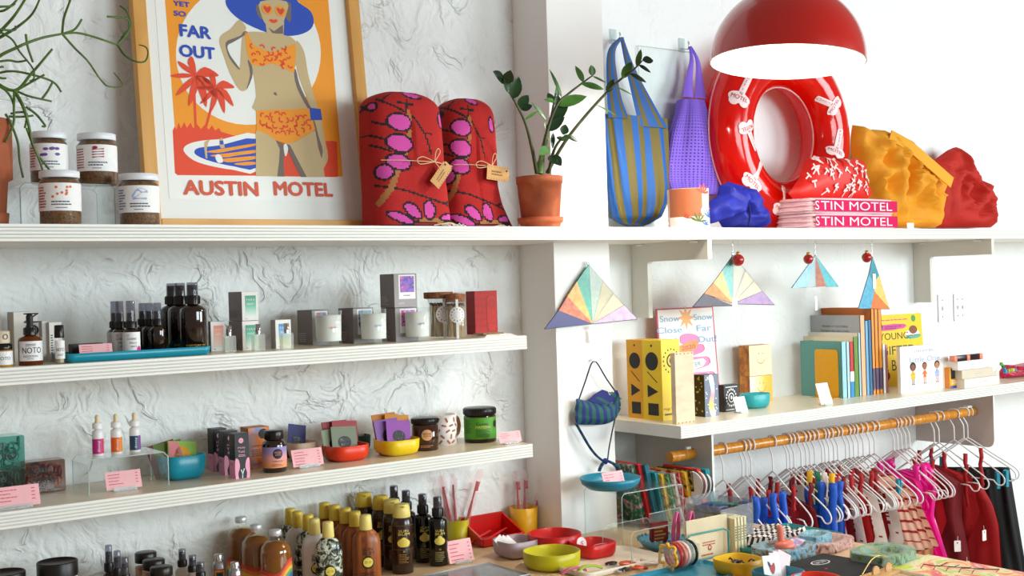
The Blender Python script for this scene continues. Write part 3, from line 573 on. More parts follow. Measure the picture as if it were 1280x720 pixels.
def squig(n, x0, x1, z0, z1, ok):
    done = []
    for _ in range(n):
        x, z = random.uniform(x0, x1), random.uniform(z0, z1)
        if not ok(x, z) or any(math.hypot(x-a_, z-b_) < .0135 for a_, b_ in done): continue
        done.append((x, z))
        a = random.uniform(0, 6); r_ = random.uniform(.0075, .0095); arc = [(x+r_*cos(a+q*.55), z+r_*sin(a+q*.55)) for q in range(7)]; arc2 = [(x+(r_-.0045)*cos(a+q*.55), z+(r_-.0045)*sin(a+q*.55)) for q in range(6, -1, -1)]
        g.shape(P2, arc+arc2, ORG)
BT = ((0.311, 0.5127), (0.4354, 0.4404)); BB = ((0.3219, 0.3136), (0.4714, 0.2518))
squig(400, BT[0][0], BT[1][0], BT[1][1], BT[0][1], lambda x, z: abs(x-(BT[0][0]+BT[1][0])/2) < .056 and z < BT[0][1]-.012-.4*max(0, .03-abs(x-(BT[0][0]+BT[1][0])/2)) and z > BT[1][1]+.004+.25*max(0, .04-abs(x-(BT[0][0]+BT[1][0])/2)))
squig(500, BB[0][0], BB[1][0], BB[1][1], BB[0][1], lambda x, z: z > BB[1][1]+.6*max(0, abs(x-(BB[0][0]+BB[1][0])/2)-.03)+.004)
for p in ((0.3718, 0.6002), (0.4102, 0.5993)):      # heart-shaped sunglasses
    x, z = p; g.shape(lambda a, b: (a, .0014, b), ell(x, z, .016, .015), YEL)
    g.shape(lambda a, b: (a, .0013, b), catmull([(x, z-.011), (x-.011, z+.002), (x-.007, z+.009), (x, z+.005), (x+.007, z+.009), (x+.011, z+.002)], 3), m('d83c28', .5))
g.obj('printed_picture', pr)
g = G()
def bold(s_, p, mt, h, w):
    for i, o in enumerate((0, -.055, .055, 0, 0)): g.text(s_, lambda x, z: (x, .0012-.00004*i, z), p[0]+o*h, p[1]+(0, 0, 0, .05, -.05)[i]*h, mt, h=h, w=w)
for s_, p, hh in (('YET', (0.1334, 0.5864), .0125), ('SO', (0.1272, 0.5602), .013), ('FAR', (0.1651, 0.5168), .030), ('OUT', (0.1662, 0.4635), .030)):
    bold(s_, p, BLU, hh, hh*{'YET': 3.4, 'SO': 2.4, 'FAR': 2.7, 'OUT': 3.1}[s_])
bold('AUSTIN', (0.2038, 0.1094), m('dd5434', .6), .036, .20); bold('MOTEL', (0.436, 0.1123), m('dd5434', .6), .036, .17)
g.obj('lettering', pr)
g = G(); g.box((FWd/2, -.0065, FH/2), (FWd-.07, .002, FH-.054), clear('feffff', .0)); g.obj('glass_pane', t)

# ---- two folded knitted throws
RED = m('a90d08', .85, bump=.9, bs=500, var=.15); PNK = m('cc48a2', .85, bump=.9, bs=500, var=.12); BLK = m('1c0a10', .85, bump=.9, bs=500); BRN = m('a26a38', .85, bump=.9, bs=500)
def seg_d(p, a, b):
    dx, dy = b[0]-a[0], b[1]-a[1]; t_ = max(0, min(1, ((p[0]-a[0])*dx+(p[1]-a[1])*dy)/(dx*dx+dy*dy+1e-9))); return math.hypot(p[0]-a[0]-t_*dx, p[1]-a[1]-t_*dy)
OV = [(145, 285, 40, 27, .15), (142, 360, 43, 28, .2), (135, 427, 38, 24, .2), (88, 463, 22, 24, .6), (212, 181, 46, 11, .1), (318, 268, 12, 24, 0), (130, 626, 40, 12, .45), (172, 600, 34, 17, .7), (237, 597, 19, 30, 0), (312, 622, 32, 10, -.1), (60, 230, 12, 10, 0)]
LN = [[(70, 205), (140, 235), (200, 265), (240, 320), (262, 395)], [(240, 320), (268, 322)], [(140, 215), (205, 220)], [(175, 205), (172, 250)], [(60, 285), (110, 300)], [(45, 330), (100, 350)], [(50, 365), (110, 390)], [(60, 510), (160, 530), (260, 560), (350, 590)], [(300, 570), (330, 562)], [(90, 205), (110, 165), (160, 170), (260, 185)], [(160, 300), (180, 340), (165, 400)], [(70, 655), (350, 655)], [(110, 620), (180, 640), (330, 640)]]
BR = [[(180, 250), (186, 275)], [(182, 315), (176, 335)], [(125, 460), (105, 520), (70, 575)], [(200, 632), (280, 634)], [(160, 395), (155, 405)]]
def knit(cxp, cyp):
    for x, y, a, b, r_ in OV:
        dx, dy = cxp-x, cyp-y; X, Y = dx*cos(r_)+dy*sin(r_), -dx*sin(r_)+dy*cos(r_)
        q = (X/a)**2+(Y/b)**2
        if q < 1: return PNK
        if (X/(a+8))**2+(Y/(b+8))**2 < 1: return BLK
    for l in BR:
        if any(seg_d((cxp, cyp), l[i], l[i+1]) < 9 for i in range(len(l)-1)): return BRN
    for l in LN:
        if any(seg_d((cxp, cyp), l[i], l[i+1]) < 4 for i in range(len(l)-1)): return BLK
    return RED
def throw(name, label, loc, hw, H, lean, flare, ox, rz, ovx=0):
    t = thing(name, label, 'throw blanket', loc, rz, 'red knitted throws on the top shelf'); rows = []; nv = 100
    for j in range(nv+1):
        v = j/nv; z = H*(1-(1-v)**1.0); k = 1-.13*v
        if v > .86: q = (v-.86)/.14; k *= sqrt(max(0, 1-q**2.2))*.85+.15
        f = flare*(max(0, .35-v)/.35)**1.6
        rows.append((lean*v+f*.5, 0, z, max(hw*k, .004)+f*.5, max(.075*(k**.8), .004)))
    def fold(u, v): return .10*noise.noise(Vector((u*9+ox, v*2.2, ox)))+.02*sin(v*40+u*20)*(.4 if v < .8 else 0)
    def mf(u, v):
        a = u*2*pi-pi/2; xr = cos(a)
        if sin(a) > .35: return RED
        return knit(42+316*(xr*.5+.5)+ovx, 165+495*(1-v))
    g = G(); loft(g, rows, 150, mf, 3.2, fold); b = g.obj('folded_knit', t)
    g = G(); CR = m('d9c79a', .8)
    for (a, b_) in (((hw*.5, 0), (hw*.9, -.01)), ((hw*.3, .004), (hw*.95, .004))):
        g.tube([(a[0], -.079, .006), ((a[0]+b_[0])/2, -.088, .012), (b_[0], -.085, .004)], .0018, CR, 5)
    for q in range(5): g.tube([(hw*(.55+.1*q), -.08, .003), (hw*(.6+.1*q), -.09, .007+.003*(q % 2)), (hw*(.7+.1*q), -.087, .002)], .0016, m('e9e4da', .8), 5)
    g.obj('fringe', t)
    # string bow and kraft tag
    g = G(); y = -.088; KX, KZ = hw*.30, H*.475
    for lp in (([(0, 0), (-.035, .012), (-.055, .004), (-.045, -.008), (0, 0)]), [(0, 0), (.018, .026), (.012, .036), (.004, .024), (0, 0)], [(0, 0), (.035, -.008), (.042, -.026), (.03, -.03), (0, 0)]):
        g.tube(catmull([(KX+a, y-.003, KZ+b_) for a, b_ in lp], 4, False), .0011, CR, 5)
    g.tube([(-hw*.9, -.06, KZ+.002), (-hw*.5, -.085, KZ+.001), (KX, y, KZ), (hw*.95, -.055, KZ-.006)], .001, CR, 5); g.obj('string', t)
    g = G(); mx = Matrix.Translation((KX+.02, y-.004, KZ-(.034 if ovx == 0 else .022))) @ Matrix.Rotation(R(-50 if ovx == 0 else 6), 4, 'Y'); KR = m('c79a62', .8, bump=.2)
    w_, h_ = (.075, .034) if ovx == 0 else (.078, .042); g.prism([(-w_/2, -h_/2), (w_/2-.006, -h_/2), (w_/2, -h_/2+.006), (w_/2, h_/2-.006), (w_/2-.006, h_/2), (-w_/2, h_/2)], -.0006, .0006, KR); g.v = [(mx @ Vector(v))[:] for v in g.v]; tg = g.obj('kraft_tag', t, 'brown kraft paper tag')
    g = G(); f = lambda x, z: (mx @ Vector((x, -.0009, z)))[:]; g.shape(f, ell(w_*.38, h_*.25, .003, n=10), BLK)
    for k in range(8): g.shape(f, ell(-w_*.42+k*w_*.12, -h_*.4, .0012, n=6), BLK); g.shape(f, ell(-w_*.42+k*w_*.12, h_*.4, .0012, n=6), BLK)
    g.scrib(f, -w_*.3, h_*.2, w_*.5, h_*.4, m('7a5228', .8), 2); g.obj('stitch_marks', tg); return t
TY = 2.82
throw('knitted_throw', 'larger red knitted throw with pink pods right beside the poster frame', (1.7364, TY, Z1+.0005), 0.1239, 2.0322-Z1, -.016, .0, 1.0, 0)
throw('knitted_throw', 'smaller red knitted throw with a flared hem nearer the potted plant', (1.9959, 2.905, Z1+.0005), 0.0931, 2.0453-Z1, -.004, .055, 4.3, 0, 30)

# ---- potted plant
PL = (2.1685, 2.78, 1.6612)
t = thing('potted_plant', 'glossy-leaved plant in a terracotta pot with saucer on the top shelf', 'plant', tuple(PL)); k = 0.0023
TER2 = cloudy(['8c4426', 'a9552f', 'bd6d47'], 14, .5, .75); g = G()
g.lathe([(24*k, 6*k), (28.5*k, 57*k), (29.5*k, 57*k), (30*k, 66*k), (28*k, 66*k), (27*k, 58*k)], TER2, 32); g.obj('pot', t)
g = G(); g.lathe([(24*k, 0), (26.5*k, 7*k), (28.5*k, 7.5*k), (29.5*k, 14*k), (27.5*k, 14*k), (24*k, 3*k)], cloudy(['b0502c', 'c4633a', 'd0774e'], 14, .5, .7), 32); g.obj('saucer', t)
g = G(); g.lathe([(28*k, 61*k), (0, 63*k)], m('5a4334', .95, bump=1, bs=200), 20, caps=False)
for _ in range(26): a, r_ = random.uniform(0, 6.3), random.uniform(0, 25)*k; g.box((r_*cos(a), r_*sin(a), 64*k), (.005, .004, .004), m('a48a72', .9), .001)
g.obj('gravel_soil', t)
ST3 = (((-0.0089, 0.0, 0.1622), (-0.0378, -0.02, 0.2259), (-0.0735, -0.04, 0.2954), (-0.1067, -0.05, 0.3394), (-0.1483, -0.06, 0.3857), (-0.1853, -0.07, 0.4207)), ((0.0034, 0.0, 0.1625), (0.0258, -0.01, 0.2821), (0.0492, -0.03, 0.3595), (0.0858, -0.04, 0.3942), (0.1426, -0.05, 0.4346), (0.1645, -0.06, 0.4513)), ((0.0291, 0.0, 0.1633), (0.0658, -0.04, 0.2506), (0.1334, -0.08, 0.343), (0.201, -0.12, 0.4207), (0.2369, -0.16, 0.4585), (0.255, -0.18, 0.483)), ((0.0188, 0.01, 0.1639), (0.036, 0.02, 0.2334), (0.0681, 0.03, 0.3119), (0.0963, 0.04, 0.3836), (0.116, 0.05, 0.4325)), ((0.0288, -0.01, 0.1624), (0.0346, -0.03, 0.2279), (0.0484, -0.05, 0.2598), (0.0695, -0.06, 0.2709)))
SM = cloudy(['2c2a1c', '41471f', '4c5a28'], 20, .5, .5); LF = cloudy(['0e2210', '17351a', '24491f'], 10, .5, .25); LF2 = cloudy(['2f5a22', '477a2c', '3c6b2a'], 10, .5, .3)
for i, s_ in enumerate(ST3):
    g = G(); p = catmull(s_, 5, False); n = len(p); g.tube(p, [.0062-.0045*q/n for q in range(n)], SM, 7); g.obj('stem', t)
g = G(); g.tube(catmull(((0.0005, 0.0, 0.161), (0.0077, 0.0, 0.2001), (0.0334, 0.0, 0.2762)), 4, False), [.013]*4+[.008]*5, m('5d7a34', .5), 8); g.obj('stem_base', t)
for (a, b, w_, md, cu) in (((-0.1683, -0.07, 0.4042), (-0.2241, -0.1, 0.427), 0.028, 0.0, 0.1), ((-0.164, -0.07, 0.401), (-0.1672, -0.1, 0.433), 0.03, 0.0, 0.1), ((-0.1413, -0.06, 0.3826), (-0.1797, -0.08, 0.4125), 0.028, 0.0, 0.0), ((-0.1331, -0.06, 0.3616), (-0.1242, -0.08, 0.424), 0.031, 0.0, 0.1), ((-0.1068, -0.05, 0.3373), (-0.0687, -0.05, 0.3805), 0.027, 0.0, 0.1), ((-0.0978, -0.05, 0.3364), (-0.0715, -0.07, 0.3462), 0.02, 0.0, 0.0), ((-0.0775, -0.04, 0.3098), (-0.0274, -0.04, 0.3399), 0.008, 1.0, 0.2), ((0.0271, -0.01, 0.3159), (-0.0228, -0.01, 0.3687), 0.01, 1.0, 0.2), ((0.0351, -0.03, 0.366), (0.0252, -0.02, 0.3966), 0.02, 0.0, 0.0), ((0.0497, -0.03, 0.3707), (0.0023, -0.03, 0.375), 0.012, 1.0, 0.0), ((0.049, -0.03, 0.3542), (0.0553, -0.03, 0.392), 0.018, 0.0, 0.0), ((0.0775, -0.02, 0.3852), (0.0423, -0.02, 0.469), 0.01, 1.0, 0.3), ((0.0955, 0.02, 0.396), (0.0918, 0.02, 0.4277), 0.012, 1.0, 0.0), ((0.0492, -0.03, 0.3595), (0.1339, -0.07, 0.3895), 0.03, 1.0, 0.15), ((0.0391, -0.01, 0.3053), (0.0818, -0.05, 0.3775), 0.031, 0.0, 0.15), ((0.026, -0.01, 0.2859), (0.0707, -0.04, 0.3272), 0.026, 0.0, 0.1), ((0.0335, -0.01, 0.2825), (0.0155, -0.01, 0.3115), 0.012, 1.0, 0.0), ((0.0238, -0.02, 0.236), (-0.0492, -0.07, 0.2091), 0.026, 1.0, 0.1), ((0.0248, -0.02, 0.2136), (0.0273, -0.07, 0.179), 0.034, 0.0, 0.05), ((0.0618, -0.04, 0.2729), (0.0727, -0.04, 0.3049), 0.024, 0.0, 0.1), ((0.0662, -0.04, 0.2619), (0.0375, -0.04, 0.2642), 0.018, 0.0, 0.1), ((0.068, -0.05, 0.2705), (0.1017, -0.06, 0.2537), 0.014, 0.0, 0.1), ((0.0486, -0.05, 0.2636), (0.0604, -0.08, 0.2592), 0.018, 1.0, 0.0), ((0.1375, -0.05, 0.4304), (0.1184, -0.04, 0.4811), 0.018, 1.0, 0.15), ((0.1644, -0.06, 0.4498), (0.1608, -0.06, 0.4828), 0.02, 1.0, 0.0), ((0.1275, -0.05, 0.4259), (0.2131, -0.06, 0.417), 0.019, 1.0, 0.15), ((0.1644, -0.06, 0.4498), (0.2209, -0.06, 0.4352), 0.007, 1.0, 0.1), ((0.1738, -0.11, 0.3939), (0.2054, -0.11, 0.4376), 0.019, 0.0, 0.1), ((0.2007, -0.12, 0.4132), (0.2707, -0.12, 0.394), 0.005, 1.0, 0.1), ((0.1502, -0.09, 0.3599), (0.2342, -0.09, 0.3364), 0.004, 1.0, 0.2), ((0.2087, -0.14, 0.4332), (0.2512, -0.14, 0.4878), 0.024, 1.0, 0.1), ((0.2305, -0.15, 0.4484), (0.301, -0.15, 0.429), 0.015, 0.0, 0.1), ((0.2402, -0.17, 0.4669), (0.2627, -0.17, 0.5214), 0.016, 1.0, 0.15), ((0.2485, -0.17, 0.4721), (0.3009, -0.17, 0.4546), 0.012, 0.0, 0.1), ((0.255, -0.18, 0.4845), (0.3011, -0.18, 0.4892), 0.022, 0.0, 0.1), ((0.0478, -0.01, 0.2832), (0.0459, -0.01, 0.2343), 0.012, 0.0, 0.1)):
    a, b = Vector(a), Vector(b); d = b-a; g = G(); up = Vector((-.35, -1, .35)); leaf_geo(g, d.length, w_*1.15, LF2 if md else LF, a, d, up, cu*.5); g.obj('leaf', t)

# ---- shopper bags on hooks
def hook(loc, label):
    t = thing('wall_hook', label, 'hook', loc); g = G(); A = clear('eef5f5', .05, body=.4); g.box((0, -.002, 0), (.03, .004, .05), A, .002); g.obj('backplate', t)
    g = G(); g.tube(catmull([(0, -.004, -.012), (0, -.03, -.018), (0, -.036, -.004), (0, -.033, .008)], 4, False), .0028, m('cfd3d3', .25, .8), 6); g.obj('hook_arm', t)
HB1 = (2.6932, 2.99, 2.3097); hook((HB1[0], 3.029, HB1[2]+.01), 'small clear wall hook holding the striped tote')
HB2 = (3.0124, 2.99, 2.3103); hook((HB2[0], 3.029, HB2[2]+.01), 'small clear wall hook holding the purple mesh bag')
BL = m('0c5cae', .6, bump=.15, bs=300, var=.05); OL = m('6c5e16', .6, bump=.15, bs=300, var=.05)
bx0 = 2.5859; bx1 = 2.862; bz = 1.6843; bt = 2.0512
def zrow(y): return 2.4389+(-0.7546)*y/282
t = thing('striped_tote', 'blue and olive striped fabric tote hanging from a hook behind the plant', 'tote bag', (HB1[0], 2.965, Z1)); W_ = bx1-bx0; X0 = bx0-HB1[0]
rows = []
for y, l, r_ in ((283, .36, .55), (280, .22, .66), (272, .12, .78), (255, .07, .90), (235, .04, .965), (210, .02, .985), (180, .0, 1.0), (152, -.01, 1.0), (147, -.01, 1.0)):
    c = (l+r_)/2; rows.append((X0+W_*c, 0, zrow(y)-Z1, W_*(r_-l)/2, .02+.03*max(0, (y-150)/133) if y < 280 else .02))
rr = []
for i in range(len(rows)-1):
    for k_ in range(5): q = k_/5; rr.append(tuple(a*(1-q)+b*q for a, b in zip(rows[i], rows[i+1])))
rr.append(rows[-1])
def stripe(u, v):
    a = u*2*pi-pi/2; s_ = cos(a)*.5+.5; return OL if int(s_*9.6+.55+.25*sin(v*3)*0) % 2 else BL
g = G(); loft(g, rr, 96, stripe, 2.5, lambda u, v: .45*noise.noise(Vector((u*14, v*1.3, 2)))+.25*noise.noise(Vector((u*30, v*.8, 5))), cap=False); g.obj('bag_body', t)
def strap(t, pts, w0, w1, mts):
    g = G(); p = catmull(pts, 6, False); n = len(p); K = 6
    for k_ in range(K):
        vs = []; fs = []
        for i, q in enumerate(p):
            w_ = w0+(w1-w0)*(i/(n-1))**1.5; a = -w_/2+w_*k_/K; b = a+w_/K; vs += [(q[0]+a, q[1]-.006*cos(pi*a/w_), q[2]), (q[0]+b, q[1]-.006*cos(pi*b/w_), q[2])]
        for i in range(n-1): fs.append((2*i, 2*i+1, 2*i+3, 2*i+2))
        g.add(vs, fs, mts[k_ % len(mts)], True)
    g.obj('strap', t)
hz = HB1[2]-Z1
strap(t, [(0, .02, hz), (X0+W_*.18, .01, hz-.06), (X0+W_*.14, -.01, hz-.2), (X0+W_*.17, -.022, zrow(152)-Z1)], .02, W_*.34, [BL, OL, BL])
strap(t, [(.004, .025, hz), (X0+W_*.44, .0, hz-.1), (X0+W_*.56, -.015, hz-.2), (X0+W_*.72, -.022, zrow(160)-Z1)], .018, W_*.5, [BL, OL, BL])
PUR = m('8260d8', .75, bump=.3, bs=300, var=.08)
t = thing('mesh_bag', 'purple cotton mesh bag hanging from a hook above the patterned pot', 'mesh bag', (HB2[0], 2.97, Z1)); C_ = ((-0.1002, 0.0828, 0.1318), (-0.1374, 0.1117, 0.1429), (-0.1517, 0.1198, 0.174), (-0.153, 0.1185, 0.2183), (-0.1413, 0.1075, 0.2738), (-0.1264, 0.0917, 0.3293), (-0.1052, 0.0659, 0.3848), (-0.0876, 0.0415, 0.4293), (-0.0766, 0.0315, 0.4626))
rows = [((a+b)/2, 0, z, (b-a)/2, .03+.02*sin(pi*i/9)) for i, (a, b, z) in enumerate(C_)]; rr = []
for i in range(len(rows)-1):
    for k_ in range(5): q = k_/5; rr.append(tuple(a*(1-q)+b*q for a, b in zip(rows[i], rows[i+1])))
g = G(); loft(g, rr, 46, PUR, 2, lambda u, v: .3*noise.noise(Vector((u*12, v*1.5, 7))), net=.62); g.obj('net_body', t)
g = G(); loft(g, [(x*.98, y, z, w_*.97, d*.9) for x, y, z, w_, d in rr], 40, m('5a40b0', .8, var=.1), 2, lambda u, v: .3*noise.noise(Vector((u*12, v*1.5, 7)))); g.obj('dark_hole_fill', t)  # added darker skin inside the net; its colour stands for shade in the holes
hz = HB2[2]-Z1; tz = C_[-1][2]
strap(t, [(0, .02, hz), (-.012, .0, hz-.05), (-.028, 0, hz-.12), (C_[-1][0]+.022, -.02, tz)], .012, .055, [PUR]); strap(t, [(.004, .02, hz), (.016, .0, hz-.05), (.022, 0, hz-.12), (C_[-1][1]-.026, -.02, tz)], .012, .06, [PUR])

# clear sheet on the wall behind the bags
t = thing('acrylic_sheet', 'clear rectangular sheet fixed to the wall behind the purple mesh bag', 'clear sheet', (2.933, 3.026, Z1)); sw = 0.2672; sh = 0.6382
g = G(); g.box((0, -.001, sh/2), (sw, .002, sh), clear('fdffff', .1, body=.05)); g.obj('sheet', t); g = G(); E_ = clear('cfe0e0', .1, body=.5)
g.tube([(-sw/2, -.003, 0), (-sw/2, -.003, sh), (sw/2, -.003, sh)], .0014, E_, 4); g.obj('polished_edge', t)

# ---- patterned pot, pouches, towels
t = thing('patterned_pot', 'small pot half bare terracotta half white with bright painted sprigs', 'pot', (2.7328, 2.74, Z1), -.35); r_ = 0.0661; h_ = 1.7855-Z1
g = G(); g.lathe([(r_*.9, 0), (r_*.97, .004), (r_, h_), (r_*.92, h_), (r_*.9, h_*.4), (0, h_*.4)], m('e9c4b0', .6), 36, caps=False); g.obj('pot_body', t)
g = G(); f = cyl(r_*1.01); g.patch(f, -r_*1.5, r_*.28, h_*.28, h_*.99, m('b5643c', .6), 20); g.patch(cyl(r_*1.008), -r_*1.5, r_*1.6, .001, h_*.5, m('f5f1ea', .5), 24); g.shape(cyl(r_*1.016), ell(r_*.5, h_*.42, r_*.3, h_*.14), m('f5f1ea', .5)); f = cyl(r_*1.02)
def sprig(x, z, s_, c):
    for a in (-60, -25, 10, 45, 80): a = R(a+70); g.shape(f, catmull([(x, z), (x+s_*.6*cos(a-.2), z+s_*.6*sin(a-.2)), (x+s_*cos(a), z+s_*sin(a)), (x+s_*.6*cos(a+.2), z+s_*.6*sin(a+.2))], 2), m(c, .5))
for x, z, s_, c in ((.05, .12, .2, '5f6b1c'), (.75, .22, .18, '2f6fc0'), (.35, .72, .2, 'd2452e'), (-.5, .2, .1, 'c04a30'), (1.2, .3, .2, 'd2452e'), (.5, .05, .12, '2f6fc0')): sprig(x*r_, z*h_*1.2, s_*h_*1.3, c)
for _ in range(14): g.shape(f, ell(random.uniform(-.8, 1.3)*r_, random.uniform(.05, .4)*h_, .0018, n=6), m(random.choice(['3a3a3a', 'c04a30', '5f6b1c']), .5))
g.obj('painted_pattern', t)
def pouch(name, label, cat, spec, depth, mt, seed, freq=14, amp=.5, extra=None, lift=0):
    loc, pts = spec; t = thing(name, label, cat, (loc[0], loc[1]-0, loc[2]+lift)); g = G(); crumple(g, pts, depth, mt, seed, 16, freq, amp, 2, lin=True); g.obj('cloth', t); return t
NV = m('10209a', .6, bump=.2, bs=200, var=.2)
t = pouch('fabric_pouch', 'crumpled royal blue pouch between the patterned pot and pink towels', 'pouch', ((2.9686, 2.76, 1.6612), [(-0.1422, 0.0511), (-0.1128, 0.0948), (-0.0735, 0.1118), (-0.0643, 0.1447), (-0.0246, 0.1567), (0.0143, 0.1412), (0.0623, 0.1367), (0.0932, 0.0984), (0.1323, 0.0541), (0.1422, 0.0148), (0.1219, 0.0046), (-0.0074, 0.0042), (-0.0547, 0.004), (-0.0845, 0.0354), (-0.1238, 0.0167)]), .055, NV, 3, 18, .9)
g = G(); g.tube(catmull([(-.02, -.06, .13), (-.012, -.068, .09), (0, -.066, .05), (.01, -.05, .01)], 4, False), .0025, m('0a1440', .6), 5); g.obj('drawstring', t)
t = pouch('fabric_pouch', 'crumpled yellow canvas bag with long flat ties behind the towels', 'pouch', ((4.0116, 2.88, 1.6612), [(-0.2623, 0.4021), (-0.2136, 0.3795), (-0.1422, 0.3921), (-0.1122, 0.3783), (-0.029, 0.3799), (0.0323, 0.3334), (0.138, 0.2851), (0.2467, 0.2355), (0.276, 0.1423), (0.2613, 0.0748), (0.2358, 0.0156), (0.0383, 0.0149), (-0.1294, 0.0143), (-0.1855, 0.1207), (-0.2608, 0.22), (-0.276, 0.3199)]), .07, m('e89c14', .75, bump=.2, bs=150, var=.05), 8, 15, 1.1)
def ribbon(t, P, w_, mt, name):
    g = G(); p = [Vector(q) for q in catmull(P, 5, False)]; vs = []; fs = []
    for i, q in enumerate(p):
        d = (p[min(i+1, len(p)-1)]-p[max(i-1, 0)]).normalized(); n_ = Vector((-d.z, 0, d.x)); vs += [(q+n_*w_/2)[:], (q-n_*w_/2)[:], (q-n_*w_/2+Vector((0, .004, 0)))[:], (q+n_*w_/2+Vector((0, .004, 0)))[:]]
    for i in range(len(p)-1): a = 4*i; fs += [(a+k_, a+(k_+1) % 4, a+4+(k_+1) % 4, a+4+k_) for k_ in range(4)]
    g.add(vs, fs+[(0, 1, 2, 3), tuple(len(vs)-4+q for q in (3, 2, 1, 0))], mt); g.obj(name, t)
YX = t.location; P = ((3.8718, 2.8, 2.0223), (3.9516, 2.77, 1.9784), (4.0674, 2.75, 1.9045), (4.1693, 2.74, 1.8448))
ribbon(t, [(a-YX.x, b-YX.y, c-YX.z) for a, b, c in P], .045, m('eca820', .75, bump=.2, bs=150), 'flat_tie')
t = pouch('fabric_pouch', 'pointed tomato red canvas bag at the right end of the top shelf', 'pouch', ((4.5644, 2.95, 1.6612), [(-0.2243, 0.291), (-0.1887, 0.3055), (-0.1058, 0.3435), (-0.0641, 0.3561), (-0.04, 0.3608), (-0.024, 0.3287), (0.0152, 0.2753), (0.0771, 0.2405), (0.1665, 0.1965), (0.1547, 0.1776), (0.186, 0.1502), (0.2172, 0.1145), (0.1908, 0.0942), (0.2243, 0.0396), (0.1959, 0.0232), (0.0024, 0.0212), (-0.2028, 0.0204), (-0.2088, 0.1013), (-0.2138, 0.2023)]), .045, m('bc1c06', .75, bump=.2, bs=150, var=.06), 5, 16, 1.2)
t = thing('price_card', 'tiny blank white card before the yellow bag on the top shelf', 'price card', (3.8214, 2.69, Z1)); g = G(); g.box((0, .0, .012), (.04, .002, .02), m('f8f8f8', .4)); g.obj('card', t); g = G(); g.box((0, 0, .002), (.06, .02, .004), clear('f4fafa', body=.5)); g.obj('holder', t)
# red printed swim bag (between towels and ring)
RP = m('dd1d10', .5, bump=.1, var=.04); WPn = m('f6d9d6', .6)
t = thing('printed_pouch', 'red pouch printed with small white signs behind the pink towels', 'pouch', (3.4874, 2.785, Z1+.108)); w_ = 0.4005; h_ = 0.1532
g = G(); crumple(g, [(-w_*.5, 0), (-w_*.42, h_*.45), (-w_*.3, h_*.9), (-w_*.1, h_), (w_*.05, h_*.93), (w_*.1, h_*.98), (w_*.46, h_*.96), (w_*.5, h_*.5), (w_*.5, 0)], .05, RP, 2, 14, 8, .1); g.obj('cloth', t)
g = G()
for i in range(46):
    x, z = random.uniform(-w_*.42, w_*.45), random.uniform(h_*.1, h_*.9); a = random.uniform(-1, 1)
    if x < -w_*.3 and z > h_*.75: continue
    y = -.068-.0; s_ = .013
    def f(u, v, x=x, z=z, a=a): return (x+u*cos(a)-v*sin(a), -.05*sqrt(max(.05, 1-min(.97, max(2*abs(x+u)/w_, abs(2*(z+v)/h_-1)))**2.4))-.008, z+u*sin(a)+v*cos(a))
    g.shape(f, [(-s_*.2, -s_), (s_*.2, -s_), (s_*.2, s_*.5), (s_*.8, s_*.5), (s_*.8, s_), (-s_*.8, s_), (-s_*.8, s_*.5), (-s_*.2, s_*.5)], WPn)
g.obj('printed_signs', t)
TW = m('f3cdd2', .95, bump=.8, bs=260, var=.05); MG = m('d6175c', .95, bump=.8, bs=260); TWW = m('fbeef0', .95, bump=.5, bs=260)
tx0, tx1 = 3.2686, 3.7442; txc = (tx0+tx1)/2; twd = tx1-tx0
for i in range(2):
    t = thing('folded_towel', ['lower pale pink towel with white lettering band in the folded pair', 'upper pale pink towel with white lettering band in the folded pair'][i], 'towel', (txc, 2.69+.085, Z1+i*.054), 0, 'folded lettered towels')
    g = G(); rnd = random.Random(i)
    for k_ in range(3):
        b = bmesh.new(); bmesh.ops.create_cube(b, size=1)
        for v in b.verts: v.co = Vector((v.co.x*(twd-.004*k_), v.co.y*(.17-.006*k_), v.co.z*.0175))
        bmesh.ops.bevel(b, geom=list(b.edges), offset=.0085, segments=3, affect='EDGES'); bmesh.ops.subdivide_edges(b, edges=list(b.edges), cuts=3, use_grid_fill=True)
        for v in b.verts: v.co.z += .0035*noise.noise(Vector((v.co.x*9, v.co.y*9, k_+i*7)))
        g.bm(b, TW, True, Matrix.Translation((rnd.uniform(-.003, .003), rnd.uniform(-.003, .003), .0092+.0176*k_)))
    g.obj('folds', t)
    g = G(); f = flat(.0865); g.patch(f, -twd*.46, twd*.5, .006, .0455, MG, 10); bd = g.obj('magenta_band', t, 'magenta woven band'); g = G()
    g.text('AUSTIN MOTEL' if False else 'TIN MOTEL', flat(.0875), .008, .0255, TWW, h=.03, w=twd*.83); g.text('S', flat(.0875), -twd*.44, .0255, TWW, h=.03, w=.02); g.obj('lettering', bd)

